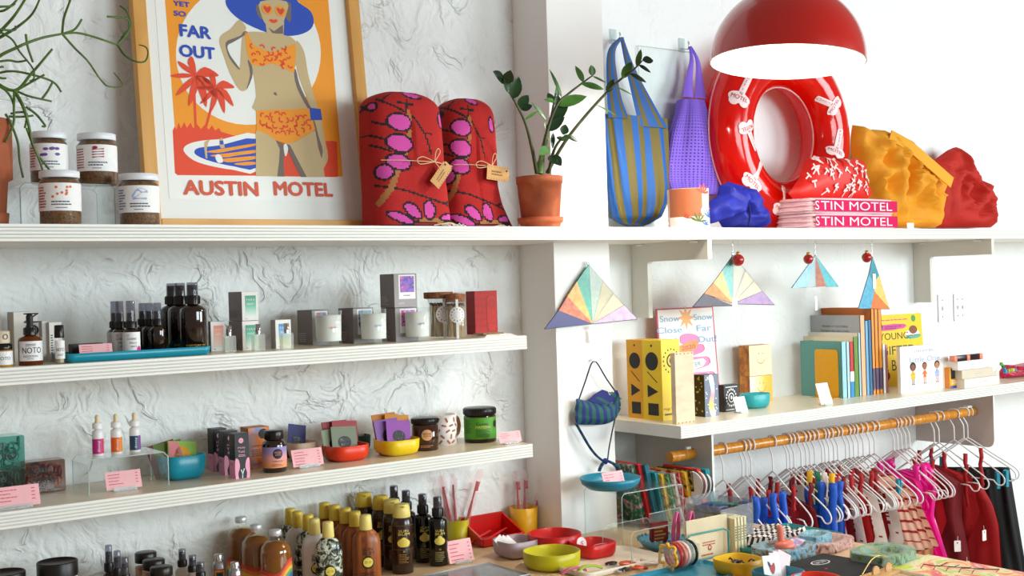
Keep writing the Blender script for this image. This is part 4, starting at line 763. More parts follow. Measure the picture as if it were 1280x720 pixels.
# ---- inflatable ring
RR_, rr_ = .262, .092; RC = (3.3823, 2.925, Z1+RR_+rr_-.004)
t = thing('pool_ring', 'glossy red inflatable swim ring with white signs standing against the wall', 'pool ring', (RC[0], RC[1], Z1)); mx0 = Matrix.Translation((0, 0, RR_+rr_-.004)) @ Matrix.Rotation(R(0), 4, 'X')
def tor(a, b, rr=rr_, k=1): return (mx0 @ Vector(((RR_+rr*cos(b))*cos(a), -rr*sin(b)*.95, (RR_+rr*cos(b))*sin(a)*k)))[:]
g = G(); nu, nv = 120, 36; vs = []
for i in range(nu):
    for j in range(nv):
        a, b = 2*pi*i/nu, 2*pi*j/nv; inn = max(0, -cos(b)); wr = 1+.05*inn*sin(a*60)+.012*noise.noise(Vector((a*6, b*2, 0)))
        vs.append(tor(a, b, rr_*wr))
g.add(vs, [(i*nv+j, ((i+1) % nu)*nv+j, ((i+1) % nu)*nv+(j+1) % nv, i*nv+(j+1) % nv) for i in range(nu) for j in range(nv)], clear('f81505', .12, body=.62, bodyh='ee1404'), True); g.obj('ring_tube', t)
g = G(); CW = clear('ffe6e4', .1, body=.35)
for b in (pi*.93, pi*.0): g.tube([tor(2*pi*i/80, b, rr_*1.02) for i in range(80)], .003, CW, 5, closed=True)
g.obj('welded_seam', t); g = G(); WS = m('fbe4e4', .4); IK = m('c41822', .5)
for a0, b0, rt in ((pi*.85, 1.15, 1.5), (pi*1.03, 1.75, -1.2), (pi*1.2, 1.5, .3), (pi*.18, 2.0, -1.0), (-.14, 1.9, -1.75), (pi*.5, 1.5, .5), (pi*1.4, 1.6, 0), (pi*1.72, 1.9, 0)):
    def f(x, z, a0=a0, b0=b0, rt=rt, k=1.035):
        u, v = x*cos(rt)-z*sin(rt), x*sin(rt)+z*cos(rt); return tor(a0+u/RR_, b0+v/rr_, rr_*k)
    g.shape(f, rrect(-.012, -.03, .012, .065, .008, 3), WS); g.shape(f, ell(0, -.03, .042, .018, 16), WS); g.shape(f, ell(-.018, -.042, .018, .014, 12), WS); g.shape(f, ell(.02, -.042, .018, .014, 12), WS)
    f2 = lambda x, z, f=f: f(x, z, k=1.05); g.text('MOTEL', f2, 0, -.03, IK, h=.013, w=.062)
    for i, ch in enumerate('AUSTIN'): g.text(ch, f2, 0, .057-.0145*i, IK, h=.0095)
g.obj('printed_signs', t)

# ---- pendant lamp
LC = (2.5902, 2.2, 2.0871); lr = 0.2107
t = thing('pendant_lamp', 'red dome pendant lamp with bright white inside hanging above the ring', 'lamp', tuple(LC)); t.rotation_euler = (0, R(4.5), 0)
prof = [(lr*cos(a), lr*1.0*sin(a)) for a in [R(q) for q in range(0, 88, 4)]]+[(.03, lr*1.0)]
g = G(); g.lathe([(lr, 0)]+prof[1:], m('c01204', .22, coat=.6, var=.01), 64, caps=False); g.obj('shade', t)
g = G(); g.lathe([(lr, 0), (lr-.004, -.001)]+[(r_-.005, z-.003) for r_, z in prof[1:-1]]+[(0, lr-.004)], m('fffdf6', .5, var=0), 64, caps=False); g.obj('white_lining', t)
g = G(); g.lathe([(.03, lr), (.03, lr+.05), (.008, lr+.07), (.008, lr+.08)], m('c7c7c7', .2, 1), 20); g.obj('socket_cap', t)
g = G(); g.tube([(0, 0, lr+.07), (0, 0, lr+.9)], .004, m('e9e9e9', .5), 8); g.obj('cord', t)
g = G(); g.lathe([(0, .055), (.03, .062), (.045, .09), (.04, .12), (.02, .145), (.016, .165)], m('fff4e0', .4, em=14), 20); g.obj('bulb', t)
l = bpy.data.lights.new('bulb_light', 'POINT'); l.energy = 14; l.color = (1, .93, .82); l.shadow_soft_size = .05; lo = bpy.data.objects.new('bulb_light', l); COL.objects.link(lo); lo.parent = t; lo.location = (0, 0, .035)

# ================================================================ GENERIC GOODS
def carton(name, label, cat, loc, w, h, d, front, side, art=None, rz=0, group=None, top=None, sideart=None, cz=0):
    """box whose front face is centred on loc; parts: carton, printed_front"""
    t = thing(name, label, cat, loc, rz, group); g = G(); b = .0008
    g.box((0, d/2, h/2), (w, d, h), side, b); c = g.obj('carton', t)
    g = G(); g.box((0, 0, h/2), (w-.001, .0008, h-.001), front); pf = g.obj('front_panel', t)
    if top: g = G(); g.box((0, d/2, h), (w-.001, d-.001, .0008), top); g.obj('top_flap', t)
    if art: g = G(); art(g, lambda x, z, k=0: (x, -.0007-.0003*k, z), w, h); g.obj('print', pf)
    if sideart: g = G(); sideart(g, lambda a, z, k=0: (-w/2-.0006-.0002*k, d/2-a, z), d, h); g.obj('print', c)
    return t
def spray(name, label, cat, loc, w, h, body, cap, rz=0, group=None, bodyh=.62, clearcap=True, label_fn=None, neck=.30, shoulder=.1):
    """round bottle with a fine-mist pump under a clear cover"""
    t = thing(name, label, cat, loc, rz, group); r = w/2; hb = h*bodyh
    g = G(); g.lathe([(r*.9, 0), (r, h*.012), (r, hb-h*shoulder), (r*.95, hb-h*shoulder*.6), (r*.75, hb-h*shoulder*.22), (r*neck*1.15, hb), (r*neck*1.1, hb+h*.03)], body, 28); b = g.obj('bottle', t)
    g = G(); ck = neck*1.5; z0 = hb+h*.01; z1 = hb+h*.125
    g.lathe([(r*ck, z0), (r*ck, z1), (r*ck*.94, z1+h*.01), (r*ck*.7, z1+h*.012), (r*ck*.7, z1+h*.15), (r*ck*.6, z1+h*.16), (0, z1+h*.16)], cap, 20, caps=False)
    for i in range(16): a = 2*pi*i/16; g.box((r*ck*1.01*cos(a), r*ck*1.01*sin(a), (z0+z1)/2), (r*.05, r*.05, (z1-z0)*.9), cap)
    g.box((0, -r*ck*.7, z1+h*.11), (r*.12, r*.3, h*.02), cap, .0005); p = g.obj('pump', t)
    g = G(); ch = clear('c9c9d2', .06, body=.16, bodyh='9a9aa8') if clearcap else cap
    g.lathe([(r*ck*.80, z1+h*.005), (r*ck*.78, h*.985), (r*ck*.7, h), (0, h)], ch, 20, caps=False); g.obj('cap', t)
    if label_fn: g = G(); label_fn(g, r, h); g.obj('label_print', b)
    return t
AMB = m('1d0c06', .08, coat=.6, spec=.6, var=.2); AMBG = clear('7a3208', .03, body=.5, bodyh='8a4310'); DARK = m('0b0908', .12, coat=.3)
GLS = clear('fcffff', .01, body=.03); LBW = m('eeeeef', .55)
CREAM = m('e9e5dd', .55); GREYB = m('8f8a8c', .5); TEAL = m('0f93ac', .3, var=.02)
def packet(t, x, y, z, w, h, mt, rot, tilt, art=None, name='sachet', label=None):
    mx = Matrix.Translation((x, y, z)) @ Matrix.Rotation(tilt, 4, 'X') @ Matrix.Rotation(rot, 4, 'Y'); g = G()
    g.prism([(-w/2, 0), (w/2, 0), (w/2, h), (-w/2, h)], -.0012, .0012, mt)
    g.prism([(-w/2+.001, h-.005), (w/2-.001, h-.005), (w/2-.001, h-.003), (-w/2+.001, h-.003)], -.0018, -.0012, mt)
    g.v = [(mx @ Vector(v))[:] for v in g.v]; p = g.obj(name, t, label)
    if art: g = G(); art(g, lambda a, b: (mx @ Vector((a, -.0021, b)))[:], w, h); g.obj('print', p)
    return p
def sqbowl(name, label, loc, w, h, mt, rz=0, sq=4, group=None, asp=1, foot=.72, inner=None):
    t = thing(name, label, 'bowl', loc, rz, group); r = w/2/(1.0 if sq == 2 else 1.02); wl = max(.0022, r*.05)
    pr = [(r*foot*.6, 0), (r*foot, h*.03), (r*(foot+(1-foot)*.62), h*.18), (r*(foot+(1-foot)*.9), h*.42), (r, h*.98), (r-wl*.4, h), (r-wl, h*.985), (r*(foot+(1-foot)*.88)-wl, h*.42), (r*foot*.85, h*.12), (0, h*.09)]
    g = G(); g.lathe(pr, mt, 48, sq, 1, asp, caps=False); g.lathe([(0, 0), (r*foot*.6, 0)], mt, 48, sq, 1, asp, caps=False); g.obj('bowl_body', t)
    return t

# ================================================================ UPPER SHORT SHELF
Z2 = 1.3566
def a_noto_box(g, f, w, h):
    for i, ch in enumerate('OTON'): pass
    g.text('NOTO', f, w*.22, h*.52, INK, h=w*.62, w=h*.9, rot=-pi/2)
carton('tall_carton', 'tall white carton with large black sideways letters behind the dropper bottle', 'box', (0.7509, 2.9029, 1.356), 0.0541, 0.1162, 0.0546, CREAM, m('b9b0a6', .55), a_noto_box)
def lab(txt, sub=2, k=1.0, z0=.2, z1=.72, col=INK, half=1.15, th=.16):
    def fn(g, r, h):
        f = cyl(r*1.012); g.patch(f, -r*half, r*half, h*z0, h*z1, LBW, 14); f2 = cyl(r*1.03); zc = h*(z0+z1)/2
        g.text(txt, f2, 0, zc, col, h=h*th, w=r*1.75*k)
        g.scrib(f2, -r*.6, zc+h*.2, r*1.2, h*.07, col, 2); g.scrib(f2, -r*.75, zc-h*.13, r*1.5, h*.05, col, 2)
    return fn
def dropper(name, label, loc, w, h, glass, cap, bulb, rz, bodyh=.58, lf=None, liquid=None, group=None, capw=.55, bw=.3):
    t = thing(name, label, 'bottle', loc, rz, group); r = w/2; hb = h*bodyh
    g = G(); g.lathe([(r*.9, 0), (r, h*.015), (r, hb*.82), (r*.93, hb*.9), (r*.5, hb*.97), (r*.36, hb)], glass, 28); b = g.obj('bottle', t)
    if liquid: g = G(); g.lathe([(r*.86, h*.025), (r*.93, h*.03), (r*.93, hb*.8), (0, hb*.8)], liquid, 24); g.obj('liquid', t)
    g = G(); g.lathe([(r*capw, hb), (r*capw, hb+h*.13), (r*capw*.9, hb+h*.14), (0, hb+h*.14)], cap, 24, caps=False); g.obj('collar', t)
    g = G(); z = hb+h*.14; g.lathe([(r*bw*1.1, z), (r*bw*1.1, z+h*.03), (r*bw*.9, z+h*.05), (r*bw, h*.93), (r*bw*.7, h*.985), (0, h)], bulb, 18, caps=False); g.obj('rubber_bulb', t)
    if lf: g = G(); lf(g, r, hb/.76 if False else hb); g.obj('label_print', b)
    return t
def lab2(g, r, h):
    f = cyl(r*1.012); g.patch(f, -r*1.2, r*1.2, h*.15, h*.8, LBW, 14); f2 = cyl(r*1.03); g.text('NOTO', f2, 0, h*.5, INK, h=h*.19, w=r*1.65)
    g.scrib(f2, -r*.5, h*.72, r, h*.09, INK, 2); g.scrib(f2, -r*.75, h*.34, r*1.5, h*.07, INK, 2); g.scrib(f2, -r*.4, h*.24, r*.8, h*.03, INK, 1)
loc, w, h = (lambda *a: a)((0.7218, 2.7591, 1.356), 0.0509, 0.1143)
dropper('dropper_bottle', 'amber glass dropper bottle with white label and black bulb on the upper shelf', loc, w, h, AMBG, BLACK, m('141214', .5), face(loc, .12), lf=lab2, liquid=m('a4571a', .25, var=.2))
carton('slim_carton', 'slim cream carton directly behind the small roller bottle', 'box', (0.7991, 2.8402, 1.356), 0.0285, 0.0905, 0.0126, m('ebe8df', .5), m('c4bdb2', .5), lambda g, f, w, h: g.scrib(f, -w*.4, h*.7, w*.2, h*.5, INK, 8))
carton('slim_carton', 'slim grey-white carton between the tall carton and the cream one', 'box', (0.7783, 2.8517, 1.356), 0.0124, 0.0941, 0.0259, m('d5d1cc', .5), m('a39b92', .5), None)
carton('tall_carton', 'tall white carton cut by the left picture edge on the upper shelf', 'box', (0.6829, 2.9471, 1.356), 0.0513, 0.1325, 0.0448, CREAM, CREAM, lambda g, f, w, h: g.text('NO', f, w*.1, h*.8, INK, w=w*.5))
loc, w, h = (lambda *a: a)((0.7777, 2.7373, 1.356), 0.0221, 0.0857)
t = thing('roller_bottle', 'small clear roller bottle with black cap and white label on the upper shelf', 'bottle', loc, face(loc, .2)); r = w/2
g = G(); g.lathe([(r*.9, 0), (r, h*.02), (r, h*.6), (r*.8, h*.64), (r*.8, h*.68)], GLS, 20); b = g.obj('bottle', t); g = G(); g.lathe([(r*.8, h*.03), (r*.8, h*.5), (0, h*.5)], m('b39a70', .3), 16); g.obj('oil', t)
g = G(); g.lathe([(r*.92, h*.67), (r*.95, h*.7), (r*.9, h*.98), (r*.7, h), (0, h)], BLACK, 20, caps=False); g.obj('cap', t)
g = G(); g.patch(cyl(r*1.02), -r*1.2, r*1.2, h*.13, h*.6, LBW, 12); g.text('NOTO', cyl(r*1.05), 0, h*.37, INK, h=h*.085, w=r*1.7); g.scrib(cyl(r*1.05), -r*.6, h*.26, r*1.2, h*.05, INK, 2); g.obj('label_print', b)
t = thing('cream_jar', 'white-labelled cream jar with black lid at the left picture edge', 'jar', (0.6633, 2.76, Z2), -.2); r = .021; g = G(); g.lathe([(r*.95, 0), (r, .002), (r, .034), (r*.9, .036)], m('b9863a', .2), 24); g.patch(cyl(r*1.01), -r*1.3, r*1.5, .004, .033, LBW, 14); g.text('NOTO', cyl(r*1.02), r*.1, .018, INK, w=r*1.4); g.obj('jar_body', t)
g = G(); g.lathe([(r*.96, .036), (r*.98, .038), (r*.98, .049), (0, .05)], BLACK, 24, caps=False); g.obj('lid', t)
t2 = thing('cream_jar', 'beige-labelled small jar stacked on the cream jar at the left picture edge', 'jar', (0.66, 2.76, Z2+.0504), -.2); g = G(); g.lathe([(r*.9, 0), (r*.92, .002), (r*.92, .026), (0, .027)], m('d9c9b0', .5), 24); g.text('O', cyl(r*.96), r*.5, .014, INK, w=r*.6, h=.012); g.obj('jar_body', t2)

# teal tray with sprays
TRY = 2.79; TX0, TX1 = 0.789, 1.1298
def tray(name, label, loc, w, d, h, mt, wall=.004, rad=.02, rz=0, inner=None):
    t = thing(name, label, 'tray', loc, rz); g = G(); mx_ = inner or mt
    def ring(k, z): return [(x, y, z) for x, y in rrect(-w/2+k, -d/2+k, w/2-k, d/2-k, max(rad-k, .003), 5)]
    loops = [ring(h*.5, 0), ring(h*.15, h*.25), ring(0, h), ring(wall*.5, h+.001), ring(wall, h), ring(h*.15+wall, h*.3), ring(h*.5+wall, .004)]; n = len(loops[0]); vs = [v for l in loops for v in l]; fs = [(j*n+i, j*n+(i+1) % n, (j+1)*n+(i+1) % n, (j+1)*n+i) for j in range(len(loops)-1) for i in range(n)]
    g.add(vs, fs, mt, True); g.add(loops[0], [tuple(reversed(range(n)))], mt); g.add(loops[-1], [tuple(range(n))], mx_); g.obj('tray_body', t); return t
tray('long_tray', 'long teal tray holding the spray bottles on the upper shelf', ((TX0+TX1)/2, TRY, Z2), TX1-TX0, .125, .019, TEAL)
ZT = Z2+.0045
card_price((0.8632, 2.752, ZT), .073, .031, 'pink price card standing in the teal tray', -.05)
carton('black_box', 'low black box behind the pink card in the teal tray', 'box', (0.8586, 2.80, ZT), .07, .034, .03, m('17100f', .5), m('1b1412', .5), lambda g, f, w, h: g.scrib(f, -w*.3, h*.6, w*.5, h*.3, m('6b5a50', .5), 2))
def small_label(g, r, h):
    f = cyl(r*1.012); g.patch(f, -r*1.35, r*1.35, h*.04, h*.44, LBW, 14); f2 = cyl(r*1.03); pk = m('e0218a', .5)
    g.text('SC', f2, -r*.3, h*.385, m('b0488a', .5), h=h*.035); g.text('COSMIC', f2, r*.1, h*.32, INK, h=h*.035, w=r*1.1); g.text('PALO', f2, r*.25, h*.25, INK, h=h*.035, w=r*.8); g.text('SANTO', f2, r*.3, h*.185, INK, h=h*.03, w=r*.7)
    g.shape(f2, ell(r*.95, h*.12, r*.32, h*.07, 12), pk); g.shape(f2, ell(r*.3, h*.06, r*.6, h*.02, 10), m('33302f', .5))
labs = ['front-most of the three small white-labelled mist bottles in the teal tray', 'middle of the three small white-labelled mist bottles in the teal tray', 'rear-most of the three small white-labelled mist bottles in the teal tray']
w, h = 0.0406, 0.1288
for i, px in enumerate((0.9475, 0.9342, 0.9353)): spray('mist_bottle', labs[i], 'bottle', (px, 2.765+.037*i, ZT), w*(1 if i == 0 else .95), h, AMB, BLACK, -.35, 'white-labelled mist bottles', .5, neck=.42, label_fn=small_label)
def gold_small(g, r, h): g.text('EVERYDAY', cyl(r*1.02), 0, h*.06, m('c9a86a', .4), h=h*.02, w=r*1.2); g.shape(cyl(r*1.02), ell(0, h*.015, r*.4, h*.02, 10, 0, pi), m('c9a86a', .4))
def gold_big(g, r, h): f = cyl(r*1.02); g.text('EVERYDAY OIL', f, r*.2, h*.11, m('d9a93a', .4), h=h*.025, w=r*1.6); g.shape(f, ell(r*.2, h*.035, r*.7, h*.055, 20, 0, pi), m('e0b33a', .4))
labs = ['front-most of the three middle-sized dark mist bottles in the teal tray', 'second of the three middle-sized dark mist bottles in the teal tray', 'rear one of the three middle-sized dark mist bottles in the teal tray']
w, h = 0.0366, 0.1221
for i, px in enumerate((1.0126, 1.0061, 1.0021)): spray('amber_mist_bottle', labs[i], 'bottle', (px, 2.77+.035*i, ZT), w, h, AMB, BLACK, -.35, 'middle-sized dark mist bottles', .56, neck=.42, label_fn=gold_small)
labs = ['front-most of the three tall dark spray bottles in the teal tray', 'middle of the three tall dark spray bottles in the teal tray', 'rear one of the three tall dark spray bottles in the teal tray']
w, h = 0.0631, 0.1679
for i, px in enumerate((1.1014, 1.0939, 1.0918)): spray('tall_spray_bottle', labs[i], 'bottle', (px, 2.775+(.06, .108)[i-1]*(i > 0), ZT if i == 0 else Z2+.02 if False else ZT), w*(1 if i == 0 else .97), h*(1 if i < 1 else 1.0), AMB, BLACK, -.35, 'tall dark spray bottles', .68, neck=.36, label_fn=gold_big)

# fragrance cartons, flacons
def frag(cols, dots=True):
    gm = grad(cols, 2, .0, .09, .4)
    def fn(g, f, w, h):
        gm2 = grad(cols, 2, h*.12, h*.88, .4); g.shape(f, [(-w*.3, h*.14), (w*.36, h*.14), (w*.36, h*.86), (-w*.3, h*.86)], gm2); f2 = lambda x, z: f(x, z, 1)
        g.text('TARA' if False else 'F A R A', f2, w*.03, h*.72, LBW, w=w*.5); g.scrib(f2, -w*.2, h*.6, w*.45, h*.06, LBW, 2); g.text('ojvk', f2, -w*.25, h*.07, m('555555', .5), w=w*.16)
    return fn
def lines_side(g, f, d, h):
    for i in range(6): a = -d*.4+i*d*.16; g.shape(f, [(a, h*.02), (a+d*.01, h*.02), (a+d*.01, h*.98), (a, h*.98)], m('6b6063', .5))
    g.scrib(lambda x, z: f(x, z, 1), -d*.4, h*.35, d*.8, h*.25, m('6b6063', .5), 5)
PSIDE = m('8d7c80', .5)
carton('fragrance_carton', 'single white carton with a coral fading front right of the teal tray', 'box', (1.2027, 2.8692, 1.356), 0.0392, 0.0751, 0.0151, m('efece7', .5), m('6b4a48', .5), frag(('e9d6cc', 'f0a58c', 'ee7a5e')))
FC_ = ((1.2729, 2.8316, 1.356), 0.0444, 0.0734, 0.0816)
carton('fragrance_carton', 'lower green-fronted carton of the stacked pair on the upper shelf', 'box', *FC_, m('efece7', .5), PSIDE, frag(('e4ece6', '6cc09c', '129068')), sideart=lines_side)
carton('fragrance_carton', 'upper green-fronted carton of the stacked pair on the upper shelf', 'box', (FC_[0][0]+.001, FC_[0][1], FC_[0][2]+FC_[2]+.0006), FC_[1], FC_[2], FC_[3], m('efece7', .5), PSIDE, frag(('e4ece6', '6cc09c', '129068')), sideart=lines_side)
carton('fragrance_carton', 'single white carton with a blue fading front behind a clear flacon', 'box', (1.3537, 2.8123, 1.356), 0.0434, 0.0732, 0.0277, m('efece7', .5), m('b4b0b2', .5), frag(('f0dc6a', '7ab6d8', '2a7fc8')))
CHR = m('c9ccd2', .15, 1); FGL = m('eef6f4', .05, coat=.5, var=.05, tr=.55)
for i, (lb, spec) in enumerate((('square clear flacon before the coral carton', ((1.1946, 2.7753, 1.356), 0.0371, 0.0653)), ('square clear flacon before the stacked green cartons', ((1.2673, 2.7664, 1.356), 0.0375, 0.0661)), ('square clear flacon before the blue carton', ((1.3315, 2.7406, 1.356), 0.0378, 0.0655)))):
    loc, w, h = spec; w *= .8; t = thing('perfume_flacon', lb, 'perfume', loc, -.1, 'clear perfume flacons'); g = G(); g.box((0, w*.35, h*.31), (w, w*.7, h*.62), clear('fbfefd', .02, body=.25, bodyh='ffffff'), .002); g.box((0, w*.35, h*.31), (w*.78, w*.5, h*.5), clear('f6faf0', .02, body=.06), .001); g.obj('glass_block', t)
    g = G(); g.lathe([(w*.2, h*.62), (w*.2, h*.67)], CHR, 16, c=(0, w*.35, 0)); g.lathe([(w*.23, h*.67), (w*.23, h), (0, h)], CHR, 20, c=(0, w*.35, 0)); g.obj('metal_cap', t)

# candles and their cartons
def cand_art(cols, ink):
    def fn(g, f, w, h):
        g.shape(f, [(-w*.3, h*.25), (w*.42, h*.25), (w*.42, h*.97), (-w*.3, h*.97)], LBW); cm = cloudy(cols, 45, 1.5, .5); f2 = lambda x, z: f(x, z, 1)
        g.shape(f2, [(-w*.24, h*.45), (w*.37, h*.45), (w*.37, h*.93), (-w*.24, h*.93)], cm); g.text('ojvk', lambda x, z: f(x, z, 2), -w*.2, h*.12, m('dad6d6', .5), w=w*.25); g.scrib(f2, -w*.1, h*.38, w*.3, h*.05, INK, 1)
    return fn
def side_small(g, f, d, h): g.scrib(f, -d*.4, h*.35, d*.5, h*.28, m('b7adad', .5), 5)
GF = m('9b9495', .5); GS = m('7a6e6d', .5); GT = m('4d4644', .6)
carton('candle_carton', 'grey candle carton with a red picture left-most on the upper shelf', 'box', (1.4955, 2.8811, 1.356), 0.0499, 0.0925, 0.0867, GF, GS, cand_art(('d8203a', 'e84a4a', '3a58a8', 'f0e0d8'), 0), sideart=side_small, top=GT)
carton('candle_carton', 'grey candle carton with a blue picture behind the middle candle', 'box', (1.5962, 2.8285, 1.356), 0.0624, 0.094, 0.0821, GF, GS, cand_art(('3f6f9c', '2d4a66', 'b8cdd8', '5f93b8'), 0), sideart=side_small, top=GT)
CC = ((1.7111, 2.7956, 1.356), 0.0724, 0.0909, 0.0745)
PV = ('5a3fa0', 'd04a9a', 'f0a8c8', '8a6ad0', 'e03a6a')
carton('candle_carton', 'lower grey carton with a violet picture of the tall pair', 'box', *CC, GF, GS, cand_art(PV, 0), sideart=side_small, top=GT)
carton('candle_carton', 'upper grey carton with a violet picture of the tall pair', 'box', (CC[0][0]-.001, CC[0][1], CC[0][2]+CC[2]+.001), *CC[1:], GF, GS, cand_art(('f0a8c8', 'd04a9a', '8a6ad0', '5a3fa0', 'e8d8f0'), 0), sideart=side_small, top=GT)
WAX = m('f2f0ea', .45, var=.01)
for lb, ink, spec in (('white glass candle with red lettering', 'e05a50', ((1.4788, 2.8055, 1.356), 0.0707, 0.0914)), ('white glass candle with blue lettering', '5a9ac0', ((1.6027, 2.7877, 1.356), 0.0721, 0.091)), ('white glass candle with violet lettering', '5a3f9c', ((1.7286, 2.7716, 1.356), 0.0692, 0.0908))):
    loc, w, h = spec; r = w/2; t = thing('glass_candle', lb+' on the upper shelf', 'candle', loc, face(loc, .35), 'white candles in glasses')
    g = G(); g.lathe([(r*.9, 0), (r*.96, .002), (r, h), (r*.96, h), (r*.93, h*.13), (0, h*.12)], clear('fdffff', .02, body=.03), 36, caps=False); g.lathe([(0, .0005), (r*.9, .0005)], clear('e8f0f2', .02, body=.15), 30, caps=False); b = g.obj('glass', t)
    g = G(); g.lathe([(r*.91, h*.14), (r*.94, h*.87), (0, h*.86)], WAX, 32); g.obj('wax', t); g = G(); g.tube([(0, 0, h*.86), (.001, 0, h*.93)], .0008, m('6b6258', .8), 5); g.obj('wick', t)
    g = G(); g.text('ojvk', cyl(r*1.01), 0, h*.52, m(ink, .5), w=r*.55, h=h*.09); g.obj('lettering', b)
# match jars
def matchjar(lb, loc, w, h, lid, rz):
    t = thing('match_jar', lb, 'match jar', loc, rz, 'jars of matches'); r = w/2
    g = G(); g.lathe([(r*.92, 0), (r, .003), (r, h*.86), (r*.95, h*.86), (r*.95, .005), (0, .004)], clear('fdffff', .02, body=.03), 32, caps=False); b = g.obj('glass', t)
    ST = m('d9b988', .7, var=.12); HD = m('5a1226', .6)
    for i in range(70):
        a, q = random.uniform(0, 6.3), sqrt(random.random())*r*.86; a2 = a+random.uniform(-.5, .5); q2 = min(r*.88, q*random.uniform(.8, 1.2)); p0, p1 = (q*cos(a), q*sin(a), .005), (q2*cos(a2), q2*sin(a2), h*.70+random.uniform(0, .006)); g = G()
        g.tube([p0, p1], .0011, ST, 4); g.tube([p1, (p1[0], p1[1], p1[2]+.004)], .0018, HD, 5); g.obj('match', t)
    g = G(); f = cyl(r*1.02); f2 = cyl(r*1.03); g.shape(f, ell(0, h*.52, r*.75, r*.75, 28), LBW); g.shape(f, [(-r*.12, 0), (r*.12, 0), (r*.12, h*.86), (-r*.12, h*.86)], LBW)
    for i in range(12): a = 2*pi*i/12; g.shape(f2, ell(r*.55*cos(a), h*.52+r*.55*sin(a), r*.06, r*.06, 8), m(('6a1640', '3f6fa8', 'c04a3a', '7a9a5a')[i % 4], .5)); g.shape(f2, ell(r*.26*cos(a), h*.52+r*.26*sin(a), r*.025, r*.025, 6), m('8a93a0', .5))
    g.obj('label_print', b)
    if lid: g = G(); g.lathe([(r*1.18, h*.86), (r*1.32, h*.875), (r*1.32, h*.985), (r*1.28, h), (0, h)], cloudy(['5a2f1c', '8a5433', 'a56a44'], 60, 1, .8, bump=.5), 32); g.obj('cork_lid', t)
    else: g = G(); g.lathe([(r*.93, h*.80), (r*.93, h*.97), (0, h)], cloudy(['5a2f1c', '8a5433', 'a56a44'], 60, 1, .8, bump=.5), 32); g.obj('cork_lid', t)
matchjar('left match jar with an overhanging cork lid', (1.8473, 2.8453, 1.356), 0.0629, 0.1299, True, -.1)
matchjar('right match jar with a big round white sticker beside the red box', (1.8663, 2.7889, 1.356), 0.0601, 0.1264, False, -.45)
def red_art(g, f, w, h):
    K = m('3a0a0c', .5)
    def wave(x0, x1, z):
        n = int((x1-x0)/(w*.02)); p = [(x0+(x1-x0)*i/n, z+h*.022*(1 if sin(i*1.05) > 0 else -1)*abs(sin(i*1.05))**.5) for i in range(n+1)]
        for a, b in zip(p, p[1:]): g.shape(f, [a, b, (b[0]+w*.008, b[1]-h*.008), (a[0]+w*.008, a[1]-h*.008)], K)
    for i in range(6): wave(-w*.48, 0 if w > .05 else w*.48, h*(.97-.155*i))
    if w > .05:
        o = rrect(w*.02, h*.06, w*.46, h*.9, w*.2, 6); i2 = [((x-w*.24)*.965+w*.24, (z-h*.48)*.985+h*.48) for x, z in o]; g.shape(f, o, K); g.shape(lambda x, z: f(x, z, 1), i2, m('c41e0a', .6)); f3 = lambda x, z: f(x, z, 2)
        for i in range(12): a = 2*pi*i/12; g.shape(f3, ell(w*.24+w*.15*cos(a), h*.7+w*.15*sin(a), w*.018, w*.018, 6), K); g.shape(f3, ell(w*.24+w*.08*cos(a), h*.7+w*.08*sin(a), w*.012, w*.012, 6), K)
        g.shape(f3, [(w*.04, h*.24), (w*.44, h*.24), (w*.44, h*.245), (w*.04, h*.245)], K)
carton('red_box', 'glossy red box with black scalloped lines near the end of the upper shelf', 'box', (2.0711, 2.9317, 1.356), 0.0819, 0.1285, 0.0454, m('b81004', .6), m('900a08', .6), red_art, sideart=red_art)  # side red is darker: shade of the left face put into its colour
t = thing('flat_packet', 'flat white leaflets with a brown patterned strip at the shelf end', 'leaflet', (1.9659, 2.75, Z2)); g = G()
for i, c in enumerate(('f2ede6', 'eecfd2', 'f4f0ea')):
    g = G(); g.box((.004*i, .01*i, .001+.0022*i), (.11-.012*i, .07, .002), m(c, .6)); g.obj('sheet', t)
g = G(); g.box((-.01, .01, .0095), (.07, .05, .004), cloudy(['5a3a24', 'b08a5a', '7a5236'], 120, 1, .7), .001); g.obj('brown_strip', t)

# ================================================================ LOWER SHORT SHELF
Z3 = 1.0431
def coil_case(lb, loc, w, h, d, cols, txt, tint):
    t = thing('hair_tie_case', lb, 'case', loc, 0); g = G(); A = clear(tint, .03, body=.05); g.box((0, d/2, h/2), (w, d, h), A, .003); b = g.obj('clear_box', t)
    rnd = random.Random(len(lb))
    for i in range(26):
        x, y, z = rnd.uniform(-w*.4, w*.4), rnd.uniform(d*.1, d*.4), rnd.uniform(h*.12, h*.85); a = rnd.uniform(0, 3); R_ = min(h*.2, .016); g = G()
        pts = [(x+R_*cos(q*.7)*cos(a), y+R_*cos(q*.7)*sin(a)*.4, min(h*.94, max(h*.06, z+R_*sin(q*.7)*.8))) for q in range(9)]
        g.tube(pts, .0024, m(rnd.choice(cols), .35), 5, closed=True); g.obj('hair_tie', t)
    g = G(); f = flat(.0006); g.text(txt, f, -w*.05, h*.42, m('17141a', .4), h=h*.2, w=w*.72); g.text('CAKES', f, -w*.1, h*.72, m('4a5a58', .4), w=w*.4); g.obj('lettering', b); return t
C1 = ((0.6769, 2.86, 1.0425), 0.1031, 0.0762, 0.0706); 
coil_case('lower smoky-green clear case of hair ties at the left picture edge', *C1, ['3f4a42', '5a6a5c', '8fa39a', '2f3a34'], 'hair ties', '9ab0a6')
